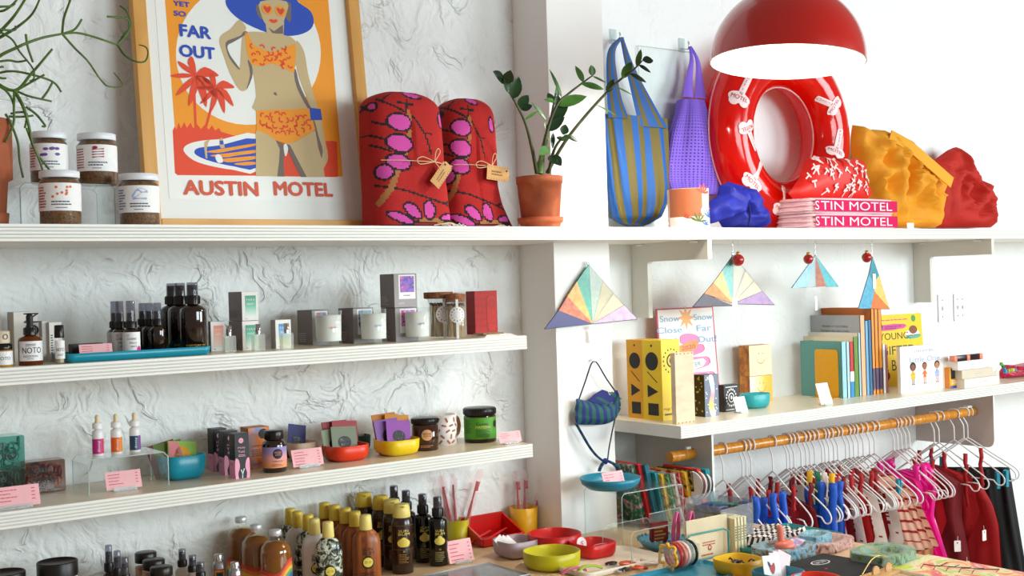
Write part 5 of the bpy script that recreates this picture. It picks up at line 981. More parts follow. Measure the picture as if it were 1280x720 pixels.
coil_case('upper teal clear case of hair ties at the left picture edge', (C1[0][0]+.001, C1[0][1], C1[0][2]+C1[2]+.001), C1[1], 0.0736, C1[3], ['2f9a92', '5fbab0', 'a9ddd6', '1f7a74'], 'hair ties', 'a8d8d0')
coil_case('brown clear case of many-coloured hair ties left of the bottle riser', *((0.7982, 2.9488, 1.0425), 0.0898, 0.0754, 0.0533), ['d83a4a', 'e8622a', '3a4a9a', '6a2a6a', '5a3a2c', '8a6a5a', 'e07aa0', '5a3a2c'], 'Cutie', 'c9b0a8')
card_price((0.6829, 2.775, Z3), 0.1094, .046, 'pink price card before the hair tie cases')
RL = 0.8171; riser('acrylic_riser', 'clear acrylic riser carrying the three small dropper bottles', 0.8574, 1.0373+.012, 2.885, .12, Z3, 0.0828)
ZR3 = Z3+0.0828+.0004
for lb, c, c2, spec in (('small white dropper bottle with magenta label', 'c82a86', 'd83a6a', (0.8964, 1.224)), ('small white dropper bottle with orange label', 'ee6a12', 'f4902a', (0.94, 1.2224)), ('small white dropper bottle with navy and violet label', '16486a', '8a4a9c', (0.9846, 1.2216))):
    loc = (spec[0], 2.87, ZR3); h = spec[1]-ZR3; w = .026; r = w/2
    def lf(g, r, h, c=c, c2=c2):
        f = cyl(r*1.02); g.patch(f, -r*1.5, r*.3, h*.1, h*.64, m(c, .4), 10); g.patch(f, r*.3, r*1.5, h*.1, h*.64, m(c2, .4), 8); g.text('dossy', cyl(r*1.05), -r*.1, h*.37, LBW, w=h*.42, h=r*.6, rot=pi/2)
    dropper('dropper_vial', lb+' on the clear riser', loc, w, h, m('eeeef0', .3), m('f2f2f2', .35), m('e6d2a8', .5), face(loc, .3), .66, lf, None, 'small dropper bottles on the riser', .88, .42)
card_price((0.9454, 2.8368, Z3), 0.0842, .043, 'pink price card before the clear bottle riser')
loc, w, h = (lambda *a: a)((1.1161, 2.9193, 1.0425), 0.1079, 0.0542); t = sqbowl('square_bowl', 'teal rounded square bowl of printed seed packets on the lower shelf', loc, w, h*1.12, TEAL, .0, 4)
def pk_round(c1, c2):
    def fn(g, f, w, h):
        g.shape(f, [(-w*.48, h*.02), (-w*.1, h*.02), (w*.05, h*.5), (-w*.15, h*.98), (-w*.48, h*.98)], m(c1, .6)); g.shape(f, ell(0, h*.5, w*.3, h*.36), m('f0a818', .6)); g.scrib(f, -w*.2, h*.65, w*.4, h*.2, m('f6e8c0', .6), 2)
    return fn
pw = w*.72
for i, (lb, x, y, c, rt, tl, ar) in enumerate((('green seed packet', -.12, .22, '5f7a2a', -.12, -.28, None), ('dark red seed packet', -.22, .26, '7a2030', -.2, -.28, None), ('pink and green seed packet with orange disc, foremost in the teal bowl', .02, -.06, '9cc850', .12, -.3, pk_round('f08a90', 0)))):
    tp = thing('seed_packet', lb+(' behind the foremost one in the teal bowl' if i < 2 else ''), 'packet', (loc[0], loc[1], loc[2]+h*.12), 0, 'packets in the teal bowl'); packet(tp, x*w, y*w*.5, 0, pw*.95, h*1.6, m(c, .6), rt, tl, ar, 'paper')
# black and pink slim cartons
def yoni(g, f, w, h):
    P_ = m('f3a8c6', .5); f2 = lambda x, z: f(x, z, 1); g.shape(f, ell(-w*.05, h*.84, w*.17, w*.17), P_); g.text('HOLY', f2, -w*.05, h*.84, INK, w=w*.22)
    g.text('Holy', f, -w*.02, h*.68, P_, w=w*.5, h=h*.06); g.text('Yoni', f, -w*.05, h*.6, P_, w=w*.46, h=h*.06); g.scrib(f, -w*.25, h*.54, w*.5, h*.06, P_, 2)
    g.shape(f, catmull([(-w*.49, 0), (-w*.28, 0), (-w*.30, h*.12), (-w*.18, h*.26), (-w*.26, h*.42), (-w*.49, h*.42)], 4), P_); g.shape(f, catmull([(w*.49, 0), (w*.28, 0), (w*.30, h*.12), (w*.2, h*.26), (w*.3, h*.42), (w*.49, h*.42)], 4), P_)
    for a, b in (((-w*.1, h*.2), (0, h*.1)), ((w*.12, h*.22), (0, h*.1)), ((0, h*.1), (-w*.02, h*.01))):
        dx, dy = b[0]-a[0], b[1]-a[1]; l = math.hypot(dx, dy); n_ = (-dy/l*w*.03, dx/l*w*.03); g.shape(f2, [(a[0]+n_[0], a[1]+n_[1]), (b[0]+n_[0], b[1]+n_[1]), (b[0]-n_[0], b[1]-n_[1]), (a[0]-n_[0], a[1]-n_[1])], LBW)
def yoni_side(g, f, d, h): g.shape(f, [(-d*.49, 0), (d*.49, 0), (d*.49, h*.41), (-d*.49, h*.41)], m('ee9cc0', .5)); g.scrib(lambda a, z: f(a, z, 1), -d*.3, h*.35, d*.6, h*.06, m('8a3a5a', .5), 3); g.scrib(f, -d*.3, h*.88, d*.6, h*.36, m('5a4850', .5), 6)
for lb, spec in (('nearest', ((1.2243, 2.7951, 1.0425), 0.038, 0.1113, 0.0334)), ('middle', ((1.2288, 2.8721, 1.0425), 0.0376, 0.1107, 0.0347)), ('rear-most', ((1.2335, 2.9524, 1.0425), 0.0371, 0.1101, 0.0361))):
    carton('slim_black_carton', lb+' of the three black and pink cartons on the lower shelf', 'box', *spec, m('141116', .4), m('1a1418', .4), yoni, group='black and pink cartons', sideart=yoni_side)
def superf(g, f, w, h):
    g.scrib(f, -w*.35, h*.86, w*.1, 0.001, INK, 1); g.text('SUPERYOU', f, 0, h*.56, INK, w=w*.7, h=h*.03); g.scrib(f, -w*.35, h*.48, w*.6, h*.18, m('7a3a1a', .5), 5); g.shape(f, ell(w*.2, h*.84, w*.22, w*.22), INK); g.scrib(f, -w*.35, h*.15, w*.8, h*.06, m('3a4a9a', .5), 2)
carton('gradient_carton', 'orange to blue gradient carton behind the dark pill bottle', 'box', (1.3235, 2.9125, 1.0425), 0.0594, 0.1077, 0.0488, cloudy(['8a9ad0', 'c8a0a0', 'f08a3a', 'f0701a', '9a9ac8'], 14, .8, .5), m('b0662a', .5), superf, top=m('b9794a', .6))
loc, w, h = (lambda *a: a)((1.3311, 2.8392, 1.0425), 0.0612, 0.1052); r = w/2; t = thing('pill_bottle', 'dark glass pill bottle with violet to orange label on the lower shelf', 'bottle', loc, face(loc, .2))
g = G(); g.lathe([(r*.88, 0), (r, h*.03), (r, h*.66), (r*.9, h*.73), (r*.68, h*.77), (r*.68, h*.8)], AMB, 32); b = g.obj('bottle', t); g = G(); g.lathe([(r*.78, h*.79), (r*.8, h*.8), (r*.8, h*.985), (r*.76, h), (0, h)], BLACK, 32); g.obj('cap', t)
g = G(); g.patch(cyl(r*1.015), -r*1.5, r*1.5, h*.12, h*.62, grad(('c88aa0', 'f09a5a', 'e8a0a0', '9a8ac8'), 2, h*.1, h*.62, .5, .02), 20); f = cyl(r*1.03); g.shape(f, ell(r*.1, h*.46, r*.42, r*.42), INK); g.text('MOON', cyl(r*1.045), r*.1, h*.49, m('e8a0a0', .5), w=r*.55, h=h*.05); g.text('JUICE', cyl(r*1.045), r*.1, h*.43, m('e8a0a0', .5), w=r*.5, h=h*.05); g.text('SUPERYOU', f, r*.1, h*.28, INK, w=r*.9, h=h*.03); g.scrib(f, -r*.4, h*.22, r, h*.06, m('a03a2a', .5), 2); g.obj('label_print', b)
# small round bowls with sachets
def mj_art(g, f, w, h): g.shape(f, ell(0, h*.5, w*.26, w*.22), m('17131a', .5)); g.text('MOON', f, 0, h*.58, m('d8d0d0', .5), w=w*.34, h=h*.1); g.text('JUICE', f, 0, h*.42, m('d8d0d0', .5), w=w*.3, h=h*.1)
def bowl_with(lb, spec, mt, packs, name='small_bowl'):
    loc, w, h = spec; h *= 1.28; sqbowl(name, lb, loc, w, h, mt, 0, 3.4)
    for plb, x, y, z, c, rt, tl in packs:
        tp = thing('sachet', plb, 'sachet', (loc[0]+x*w, loc[1]+y*w, loc[2]+h*.14), 0, 'sachets in the lower shelf bowls'); packet(tp, 0, 0, 0, w*.66, h*z, m(c, .55), rt, tl, mj_art, 'foil')
bowl_with('beige bowl behind a pink price card on the lower shelf', ((1.4671, 2.9603, 1.0425), 0.0777, 0.0405), m('c9a88c', .5), (('indigo sachet standing in the beige bowl', -.22, .0, 1.8, '2c2a6a', .2, -.25),))
bowl_with('dark green bowl mostly hidden behind the red sachet bowl', ((1.6659, 3.0179, 1.0425), 0.0771, 0.0356), m('1d4f50', .4), ())
bowl_with('vermilion bowl of grey and red sachets on the lower shelf', ((1.5591, 2.8832, 1.0425), 0.1142, 0.0333), m('e83a10', .35), (('front grey-green sachet in the vermilion bowl', -.02, -.06, 2.0, '7f8a70', .06, -.25), ('rear grey-green sachet in the vermilion bowl', -.16, .04, 1.9, '8a9578', -.05, -.25), ('front brick red sachet in the vermilion bowl', .12, .16, 2.3, 'a8383c', .08, -.25), ('rear brick red sachet in the vermilion bowl', -.02, .26, 2.3, '9c3034', -.02, -.25)))
bowl_with('bright yellow bowl of purple and orange sachets on the lower shelf', ((1.7099, 2.8675, 1.0425), 0.1147, 0.0346), m('f2cd08', .35), (('front purple sachet in the bright yellow bowl', .04, -.08, 2.0, '9a4ab0', .1, -.25), ('rear purple sachet in the bright yellow bowl', -.12, .04, 2.1, '8a5aa8', -.05, -.25), ('front amber sachet in the bright yellow bowl', .14, .16, 2.3, 'd88a1a', .12, -.25), ('rear amber sachet in the bright yellow bowl', -.02, .28, 2.4, 'c87a16', -.04, -.25)))
card_price((1.4247, 2.8338, Z3), 0.0873, .045, 'pink price card before the beige bowl', 0, lines=5)
def supjar(lb, spec, body, lidm, fn, lidh=.18):
    loc, w, h = spec; r = w/2; t = thing('supplement_jar', lb, 'jar', loc, face(loc, .15)); g = G(); g.lathe([(r*.9, 0), (r*.98, h*.03), (r*.98, h*(.96-lidh)), (r*.85, h*(1-lidh))], body, 36); b = g.obj('jar_body', t)
    g = G(); g.lathe([(r*.97, h*(1-lidh)), (r, h*(1.01-lidh)), (r, h*.98), (r*.95, h), (0, h)], lidm, 36)
    for i in range(40): a = 2*pi*i/40; g.box((r*cos(a), r*sin(a), h*(1-lidh*.5)), (.0012, .0012, h*lidh*.7), lidm)
    g.obj('lid', t); g = G(); fn(g, r, h); g.obj('label_print', b); return t
def brownl(g, r, h): f = cyl(r*1.0); g.shape(f, ell(0, h*.5, r*.42, h*.17), m('dba374', .4)); g.text('MOON', cyl(r*1.02), 0, h*.54, m('4a2a14', .5), w=r*.6, h=h*.06); g.text('JUICE', cyl(r*1.02), 0, h*.46, m('4a2a14', .5), w=r*.6, h=h*.06); g.scrib(f, -r*.5, h*.2, r, h*.09, m('c88a5a', .4), 2)
supjar('brown glass jar with copper round emblem and black lid', ((1.8145, 2.8846, 1.0425), 0.0767, 0.091), m('3a1a0c', .1, coat=.5), BLACK, brownl)
def greenl(g, r, h):
    f = cyl(r*.995); g.patch(f, -r*1.5, r*1.5, h*.12, h*.74, m('4f9a22', .45), 20); f = cyl(r*1.01); g.text('Cosmic', f, r*.0, h*.56, INK, w=r*.75, h=h*.08); g.text('MATCHA', f, r*.05, h*.47, m('f3c96a', .5), w=r*.95, h=h*.07); g.scrib(f, -r*.4, h*.4, r*.9, h*.22, m('1d3a10', .5), 5); g.scrib(f, -r*1.2, h*.68, r*.5, h*.4, m('2a5a16', .5), 9); g.shape(f, ell(r*.98, h*.54, r*.2, r*.22), INK)
supjar('wide green-labelled tea powder jar with black lid at the shelf end', ((2.0219, 2.9113, 1.0425), 0.0964, 0.1005), m('331a0e', .15), BLACK, greenl, .2)
loc, w, h = (lambda *a: a)((1.9149, 2.9431, 1.0425), 0.0768, 0.0874); r = w/2; t = thing('patterned_mug', 'white mug with brown bean pattern and brown handle between the jars', 'mug', loc, 0)
g = G(); g.lathe([(r*.92, 0), (r*.99, h*.03), (r, h), (r*.93, h), (r*.92, h*.1), (0, h*.08)], m('f0e8e6', .35), 36, caps=False); g.lathe([(r*.92, 0), (r*.995, h*.035)], m('b06a44', .5), 36, caps=False); b = g.obj('mug_body', t)
g = G(); hp = catmull([(r*.95, 0, h*.8), (r*1.25, 0, h*.84), (r*1.42, 0, h*.6), (r*1.3, 0, h*.35), (r*.95, 0, h*.22)], 5, False); g.tube(hp, .0055, m('a06428', .4), 8); g.obj('handle', t, 'brown glazed handle')
g = G(); f = cyl(r*1.012)
for i in range(30):
    x, z, a = -r*1.5+(i % 6)*r*.6+random.uniform(-.1, .1)*r+(i//6 % 2)*r*.3, h*(.12+.18*(i//6)), random.uniform(0, 3); q = [(x+c*cos(a)-s_*sin(a), z+c*sin(a)+s_*cos(a)) for c, s_ in rrect(-.0075, -.0028, .0075, .0028, .0027, 3)]; g.shape(f, q, m('a8623a', .5))
g.obj('bean_pattern', b)
card_price((2.0493, 2.7959, Z3), 0.078, .032, 'pink price card at the right end of the lower shelf', 0, lines=3)

# ================================================================ COUNTER, LEFT PART
ZC = .7305
def szw(k): return k
for i, (lb, X, zt, w) in enumerate((('black-rimmed round canister at the bottom left picture corner', 0.6749, 0.8931, 0.0861), ('black-rimmed round canister second from the bottom left corner', 0.7897, 0.8994, 0.0877))):
    h = zt-ZC; r = w/2; t = thing('round_canister', lb, 'canister', (X, 2.85, ZC), -.2, 'black-rimmed round canisters'); g = G(); g.lathe([(r*.97, 0), (r, .003), (r, h-.022)], m('141213', .4), 36); b = g.obj('tube_body', t)
    g = G(); g.lathe([(r*1.02, h-.03), (r*1.03, h-.002), (r*1.0, h), (r*.95, h), (r*.94, h-.004), (0, h-.004)], m('100e0f', .4), 36, caps=False); g.obj('lid', t); g = G(); f = cyl(r*1.012); g.patch(f, -r*.75, r*1.25, h*.2, h-.034, m('f1ece8', .5), 16); g.shape(cyl(r*1.03), catmull([(-r*.1, h*.5), (r*.3, h-.06), (r*.8, h-.04), (r*1.2, h-.05), (r*1.2, h*.4), (r*.2, h*.4)], 3), m('e6b8a4', .5)); g.obj('label_print', b)
def on_counter(px, Y, yt): return px, Y, yt
labs = ['left-most black mist bottle of the trio at the bottom edge', 'middle black mist bottle of the trio at the bottom edge', 'right-most black mist bottle of the trio at the bottom edge']
for i, (X, Y, zt) in enumerate(((0.9326, 2.93, 0.9015), (0.9334, 2.87, 0.8976), (0.9315, 2.81, 0.8927))):
    spray('black_mist_bottle', labs[i], 'bottle', (X, Y, ZC), .032, zt-ZC, DARK, BLACK, -.3, 'black mist bottles at the bottom edge', .62, neck=.45)
JL = m('15110f', .35); labs = ['rear', 'middle', 'front']
for i, (X, Y, zt) in enumerate(((1.03, 2.95, 0.8662), (1.0247, 2.88, 0.8607), (1.0176, 2.81, 0.8564))):
    h = zt-ZC; r = .027; t = thing('salt_jar', labs[i]+' glass jar with black lid of the three at the bottom edge', 'jar', (X, Y, ZC), 0, 'black-lidded glass jars'); g = G(); g.lathe([(r*.95, 0), (r, .003), (r, h*.8), (r*.86, h*.85)], clear('fbffff', .02, body=.05), 28, caps=False); g.obj('glass', t)
    g = G(); g.lathe([(r*.93, .002), (r*.95, h*.74), (0, h*.75)], cloudy(['a8452a', 'c98a5a', '7a2a1c'], 40, 1, .7, bump=.4), 24); g.obj('filling', t); g = G(); g.lathe([(r*.93, h*.82), (r*.97, h*.83), (r*.97, h*.985), (r*.9, h), (0, h)], JL, 30); g.obj('lid', t)
labs = ['rear', 'middle', 'front']
for i, (X, Y, zt) in enumerate(((1.1152, 2.93, 0.8642), (1.1222, 2.88, 0.8561), (1.1186, 2.82, 0.8499))):
    spray('clear_mist_bottle', labs[i]+' clear glass mist bottle with black pump at the bottom edge', 'bottle', (X, Y, ZC), .036, zt-ZC, clear('f6f2ec', .03, body=.4, bodyh='b8a898'), BLACK, -.3, 'clear mist bottles', .66, neck=.42)
for i, (lb, X, Y, zt) in enumerate((('taller silver aluminium bottle at the bottom edge', 1.1907, 2.88, 0.8473), ('shorter silver aluminium bottle beside the rainbow-labelled bottles', 1.2071, 2.82, 0.8356))):
    h = zt-ZC; r = .016; t = thing('aluminium_bottle', lb, 'bottle', (X, Y, ZC), -.3); g = G(); g.lathe([(r*.95, 0), (r, .002), (r, h*.76), (r*.8, h*.84), (r*.55, h*.86)], m('b9bcc0', .3, .9), 24); b = g.obj('bottle', t)
    g = G(); g.lathe([(r*.66, h*.85), (r*.66, h*.985), (r*.6, h), (0, h)], m('cfd2d6', .25, 1), 20)
    for k_ in range(18): a = 2*pi*k_/18; g.box((r*.66*cos(a), r*.66*sin(a), h*.92), (.0008, .0008, h*.1), m('cfd2d6', .25, 1))
    g.obj('screw_cap', t); g = G()
    for k_, c in enumerate(('c8452a', 'e8a03a', '3a6a5a', '2a2a3a')): g.patch(cyl(r*(1.01+.004*k_)), -r*(1-.2*k_), r*(1-.2*k_), h*(.45+.03*k_), h*(.7-.03*k_), m(c, .5), 8)
    g.obj('label_print', b)
# rainbow bottles
RB = ['c93a2a', 'e8762a', 'f0b83a', '5a9a6a', '2f6aa0']
LIQ = m('824c02', .15, coat=.4, tr=0, var=.15)
labs = ['rear', 'middle', 'front']
for i, (X, Y, zt, w) in enumerate(((1.2946, 2.975, 0.9138, .0), (1.2976, 2.89, 0.9053, .0), (1.3085, 2.80, 0.9027, 0))):
    h = zt-ZC; r = 0.0784/2*1.0; t = thing('rainbow_bottle', labs[i]+' amber liquid bottle with rainbow swoosh label', 'bottle', (X, Y, ZC), -.35, 'rainbow-labelled bottles')
    g = G(); g.lathe([(r*.95, 0), (r, .004), (r, h*.68), (r*.93, h*.76), (r*.62, h*.84), (r*.36, h*.88), (r*.34, h*.93)], clear('fdfaf2', .02), 32, caps=False); b = g.obj('glass', t)
    g = G(); g.lathe([(r*.93, .003), (r*.965, .006), (r*.965, h*.68), (r*.9, h*.755), (r*.58, h*.83), (0, h*.84)], LIQ, 30); g.obj('liquid', t)
    g = G(); g.lathe([(r*.38, h*.92), (r*.4, h*.925), (r*.4, h*.99), (r*.36, h), (0, h)], m('d6d8de', .3, .3), 22); g.obj('screw_cap', t); g = G()
    for k_, c in enumerate(RB):
        o = h*.055*k_; f = cyl(r*(1.012+.004*k_)); cv = lambda x: h*.42+(h*.16)*(1/(1+math.exp(-(x/r-.35)*5)))-h*.03*cos(x/r*3)-o; n = 16; xs = [-r*1.5+r*3.0*q/n for q in range(n+1)]
        for a, c_ in zip(xs, xs[1:]): g.add([f(a, cv(a)), f(c_, cv(c_)), f(c_, cv(c_)-h*.055), f(a, cv(a)-h*.055)], [(0, 1, 2, 3)], m(c, .5))
    g.obj('rainbow_label', b)
def sunlogo(g, f, r, zc, s_, col, dk):
    g.text('SUN', f, 0, zc+s_*1.9, dk, w=s_*1.5, h=s_*.5); g.text('BUM', f, s_*.1, zc+s_*1.3, dk, w=s_*1.7, h=s_*.55)
    g.shape(f, catmull([(-s_*.95, zc-s_*.1), (-s_*.45, zc+s_*.75), (0, zc+s_*.95), (s_*.45, zc+s_*.75), (s_*.95, zc-s_*.1), (s_*.6, zc-s_*.85), (0, zc-s_*1.0), (-s_*.6, zc-s_*.85)], 4), dk)
    f2 = lambda x, z: tuple(Vector(f(x, z))*1.0+Vector((0, 0, 0))+(Vector((f(x, z)[0], f(x, z)[1], 0)).normalized()*.0004))
    g.shape(f2, ell(0, zc-s_*.05, s_*.75, s_*.72, 20), col); g.scrib(f2, -s_*.5, zc+s_*.15, s_, s_*.4, dk, 2)
    for sx_ in (-1, 1): g.scrib(f, -s_*1.2, zc-s_*1.5, s_*2.4, s_*1.1, dk, 4) if sx_ > 0 else None
YC = m('e2c243', .4); YC2 = m('efdc7e', .4)
def lotion(lb, X, Y, zt, body, capm, dk, r, group, inner=None, asp=.62):
    h = zt-ZC; t = thing('lotion_bottle', lb, 'bottle', (X, Y, ZC), -.35, group)
    g = G(); g.lathe([(r*.9, 0), (r, .004), (r, h*.58), (r*.9, h*.68), (r*.6, h*.755), (r*.42, h*.78)], body, 36, 2, 1, asp); b = g.obj('bottle', t)
    if inner: g = G(); g.lathe([(r*.85, .004), (r*.93, .008), (r*.93, h*.57), (r*.8, h*.66), (0, h*.68)], inner, 28, 2, 1, asp*.95); g.obj('gel', t)
    g = G(); g.lathe([(r*.44, h*.775), (r*.45, h*.78), (r*.40, h*.985), (r*.36, h), (0, h)], capm, 26, caps=False)
    g.obj('cap', t)
    if dk: g = G(); f = lambda x, z: (r*1.01*sin(x/r), -r*asp*1.03*cos(x/r)-.0004, z); sunlogo(g, f, r, h*.30, r*.46, m('ecd85a', .5), dk); g.obj('label_print', b)
    return t
GEL = cloudy(['0a0d0c', '111514', '4a5548', 'e8ecd8', '141816'], 42, 1.6, .15, 5); WHT = m('dcd6d4', .35)
labs = ['rear-most', 'fourth', 'third', 'second', 'front-most']
for i, (X, Y, zt) in enumerate(((1.4434, 2.99, 0.9135), (1.4403, 2.94, 0.9127), (1.446, 2.89, 0.9102), (1.4383, 2.84, 0.9072), (1.4488, 2.785, 0.905))):
    cl = i in (0, 2, 4); lotion(labs[i]+(' see-through black-streaked' if cl else ' white')+' yellow-capped flat bottle in the row beside the rainbow bottles', X, Y, zt, GEL if cl else WHT, YC2 if i > 2 else YC, INK, 0.0699/2, 'streaked and white yellow-capped bottles')
WD = wood('6e3214', 'b4662e', 14, .35, (3, 3, .25)); labs = ['rear-most', 'fourth', 'third', 'second', 'front-most']
for i, (X, Y, zt) in enumerate(((1.5443, 2.985, 0.9164), (1.5552, 2.945, 0.9138), (1.5657, 2.905, 0.909), (1.5724, 2.865, 0.9046), (1.5731, 2.81, 0.9026))):
    lotion(labs[i]+' wood-brown yellow-capped sunscreen bottle in its row', X, Y, zt, WD, YC2 if i > 3 else YC, m('1d120c', .5), 0.0763/2, 'wood-brown yellow-capped bottles')
BRN2 = m('2c130b', .25, coat=.4); labs = ['rear-most', 'third', 'second', 'front-most']; GOLD = m('e9d25a', .5)
for i, (X, Y, zt) in enumerate(((1.6674, 2.985, 0.9289), (1.6904, 2.93, 0.9245), (1.694, 2.875, 0.9202), (1.6875, 2.815, 0.9169))):
    h = zt-ZC; r = 0.0585/2; t = thing('aerosol_can', labs[i]+' dark brown spray can with pale yellow cap', 'spray can', (X, Y, ZC), -.4, 'brown yellow-capped spray cans')
    g = G(); g.lathe([(r*.95, 0), (r, .004), (r, h*.70), (r*.93, h*.77), (r*.78, h*.815)], BRN2, 32); b = g.obj('can', t)
    g = G(); g.lathe([(r*.8, h*.805), (r*.84, h*.815), (r*.78, h*.93), (r*.66, h*.995), (r*.5, h*1.0), (0, h*.985)], YC2 if i > 1 else YC, 28); g.box((0, -r*.62, h*.965), (r*.3, r*.3, h*.022), m('b9962a', .4), .001); g.obj('cap', t)
    g = G(); f = cyl(r*1.012); g.text('SUN', f, 0, h*.625, GOLD, w=r*.95, h=h*.035); g.text('BUM', f, r*.05, h*.58, GOLD, w=r*1.1, h=h*.038); g.shape(f, catmull([(-r*.62, h*.46), (-r*.3, h*.51), (0, h*.535), (r*.3, h*.51), (r*.62, h*.46), (r*.4, h*.40), (-r*.4, h*.40)], 4), GOLD); g.text('30', f, 0, h*.33, GOLD, h=h*.025); g.scrib(f, -r*.5, h*.30, r, h*.14, m('a07a3a', .5), 6); g.patch(f, -r*1.3, r*1.3, h*.355, h*.358, m('a07a3a', .5), 12); g.patch(f, -r*1.3, r*1.3, h*.70, h*.703, m('a07a3a', .5), 12); g.obj('label_print', b)
labs = ['rear-most', 'third', 'second', 'front-most']
def bumlab(g, r, h): f = cyl(r*1.015); g.text('SUN', f, 0, h*.52, GOLD, w=r*.95, h=h*.033); g.text('BUM', f, r*.05, h*.475, GOLD, w=r*1.1, h=h*.036); g.shape(f, ell(0, h*.37, r*.62, h*.055, 20), GOLD); g.shape(f, ell(0, h*.43, r*.25, h*.02, 12), GOLD); g.text('15', f, 0, h*.25, GOLD, h=h*.024); g.scrib(f, -r*.55, h*.22, r*1.1, h*.15, m('a89a5a', .5), 6)
for i, (X, Y, zt) in enumerate(((1.7664, 2.985, 0.9361), (1.7817, 2.945, 0.9257), (1.7991, 2.885, 0.9207), (1.8068, 2.82, 0.9197))):
    spray('sun_oil_spray', labs[i]+' tall black sun oil spray bottle with yellow print', 'bottle', (X, Y, ZC), 0.051, zt-ZC, m('0c0907', .2, coat=.3), BLACK, -.4, 'tall black sun oil sprays', .70, neck=.40, label_fn=bumlab, shoulder=.05)
card_price((1.8626, 2.7877, ZC), 0.081, .062, 'pink price card beside the nearer yellow cup of toothbrushes', 0, lines=5)

# yellow cups with wrapped toothbrushes
def brush_cup(lb, spec, mt, brushes, word):
    loc, w, h = spec; r = w/2; t = thing('tumbler', lb, 'cup', loc); g = G(); g.lathe([(r*.86, 0), (r*.9, .003), (r, h), (r*.94, h), (r*.84, .006), (0, .005)], mt, 40, caps=False); g.lathe([(0, 0), (r*.86, 0)], mt, 40, caps=False); g.obj('cup_body', t)
    for i, (dx, dy, lean, ly, L_, hd) in enumerate(brushes):
        b = thing('toothbrush', word[i], 'toothbrush', (loc[0]+dx*r, loc[1]+dy*r, loc[2]+.006), 0, 'wrapped red toothbrushes'); d = Vector((lean, ly, 1)).normalized(); s_ = Vector((1, 0, 0)); RD = m('b3101c', .3)
        p = lambda k, o=0: (d*L_*k+s_*o)[:]
        g = G(); g.tube([p(0), p(.3), p(.55), p(.70), p(.8), p(1)], [.0045, .005, .0045, .0025, .0028, .0028], RD, 8); g.obj('handle', b)
        g = G()
        for q in range(7): c = d*L_*(.84+.022*q); g.box((c.x+.006, c.y-.0, c.z), (.009, .005, .003), m('e9e4e6' if hd else 'b8203a', .7), 0)
        g.obj('bristles', b)
        g = G(); n_ = Vector((0, -1, 0)); vs = []; K = 8
        for q in range(K+1):
            c = d*L_*(.25+.95*q/K); ww = .013+.002*sin(q*2.1); zz_ = .003*sin(q*1.7); vs += [(c-s_*ww+n_*zz_)[:], (c+n_*.008)[:], (c+s_*ww-n_*zz_)[:], (c-n_*.008)[:]]
        g.add(vs, [(4*q+a, 4*q+(a+1) % 4, 4*q+4+(a+1) % 4, 4*q+4+a) for q in range(K) for a in range(4)], clear('fdf4f4', .12, body=.10, bodyh='ffffff'), False); g.obj('clear_wrapper', b)
brush_cup('olive-yellow cup of toothbrushes beside the black sprays', ((1.9961, 3.0056, 0.73), 0.067, 0.0749), m('c9b70e', .4), ((-.3, .0, -.22, 0, .175, 1), (-.45, .3, -.12, .1, .18, 0), (.3, -.1, .36, 0, .185, 0), (.0, .2, .02, .1, .17, 1)), ['left toothbrush in the nearer yellow cup', 'rear left toothbrush in the nearer yellow cup', 'right-leaning toothbrush in the nearer yellow cup', 'middle toothbrush in the nearer yellow cup'])
brush_cup('amber-yellow cup of three toothbrushes standing before the pillar', ((2.2258, 2.982, 0.73), 0.0877, 0.0842), m('e3a60c', .4), ((-.35, .0, -.05, 0, .16, 0), (.05, .0, .03, 0, .16, 0), (.45, -.1, .36, 0, .17, 1)), ['left toothbrush in the amber cup by the pillar', 'middle toothbrush in the amber cup by the pillar', 'right-leaning toothbrush in the amber cup by the pillar'])
RX = ((1.9835, 2.9282, 0.73), (2.18, 2.9519, 0.73))
t = thing('red_tray', 'long glossy red tray leaning against the wall behind the yellow cups', 'tray', ((RX[0][0]+RX[1][0])/2+.01, 2.965, ZC), 0); w_ = RX[1][0]-RX[0][0]-.045; g = G(); RM = m('c80e0c', .25, coat=.3)
g.box((0, 0, .004), (w_, .12, .006), RM, .002); g.obj('base', t); g = G(); g.box((0, .05, .04), (w_, .008, .068), RM, .002); g.obj('back_rim', t); g = G(); g.box((0, -.058, .014), (w_, .006, .024), RM, .002); g.obj('front_rim', t)
for s_ in (-1, 1): g = G(); g.prism([(-.058, .008), (.05, .008), (.05, .07), (-.058, .024)], -.003, .003, RM, lambda x, y, z, s_=s_: (s_*(w_/2)+y, x, z)); g.obj('end_rim', t)
for q in (-.06, .0): g = G(); g.tube([(q-.05, -.03, .012), (q+.06, .01, .03)], .006, RM, 8, flatten=.5); g.obj('red_stick', t)

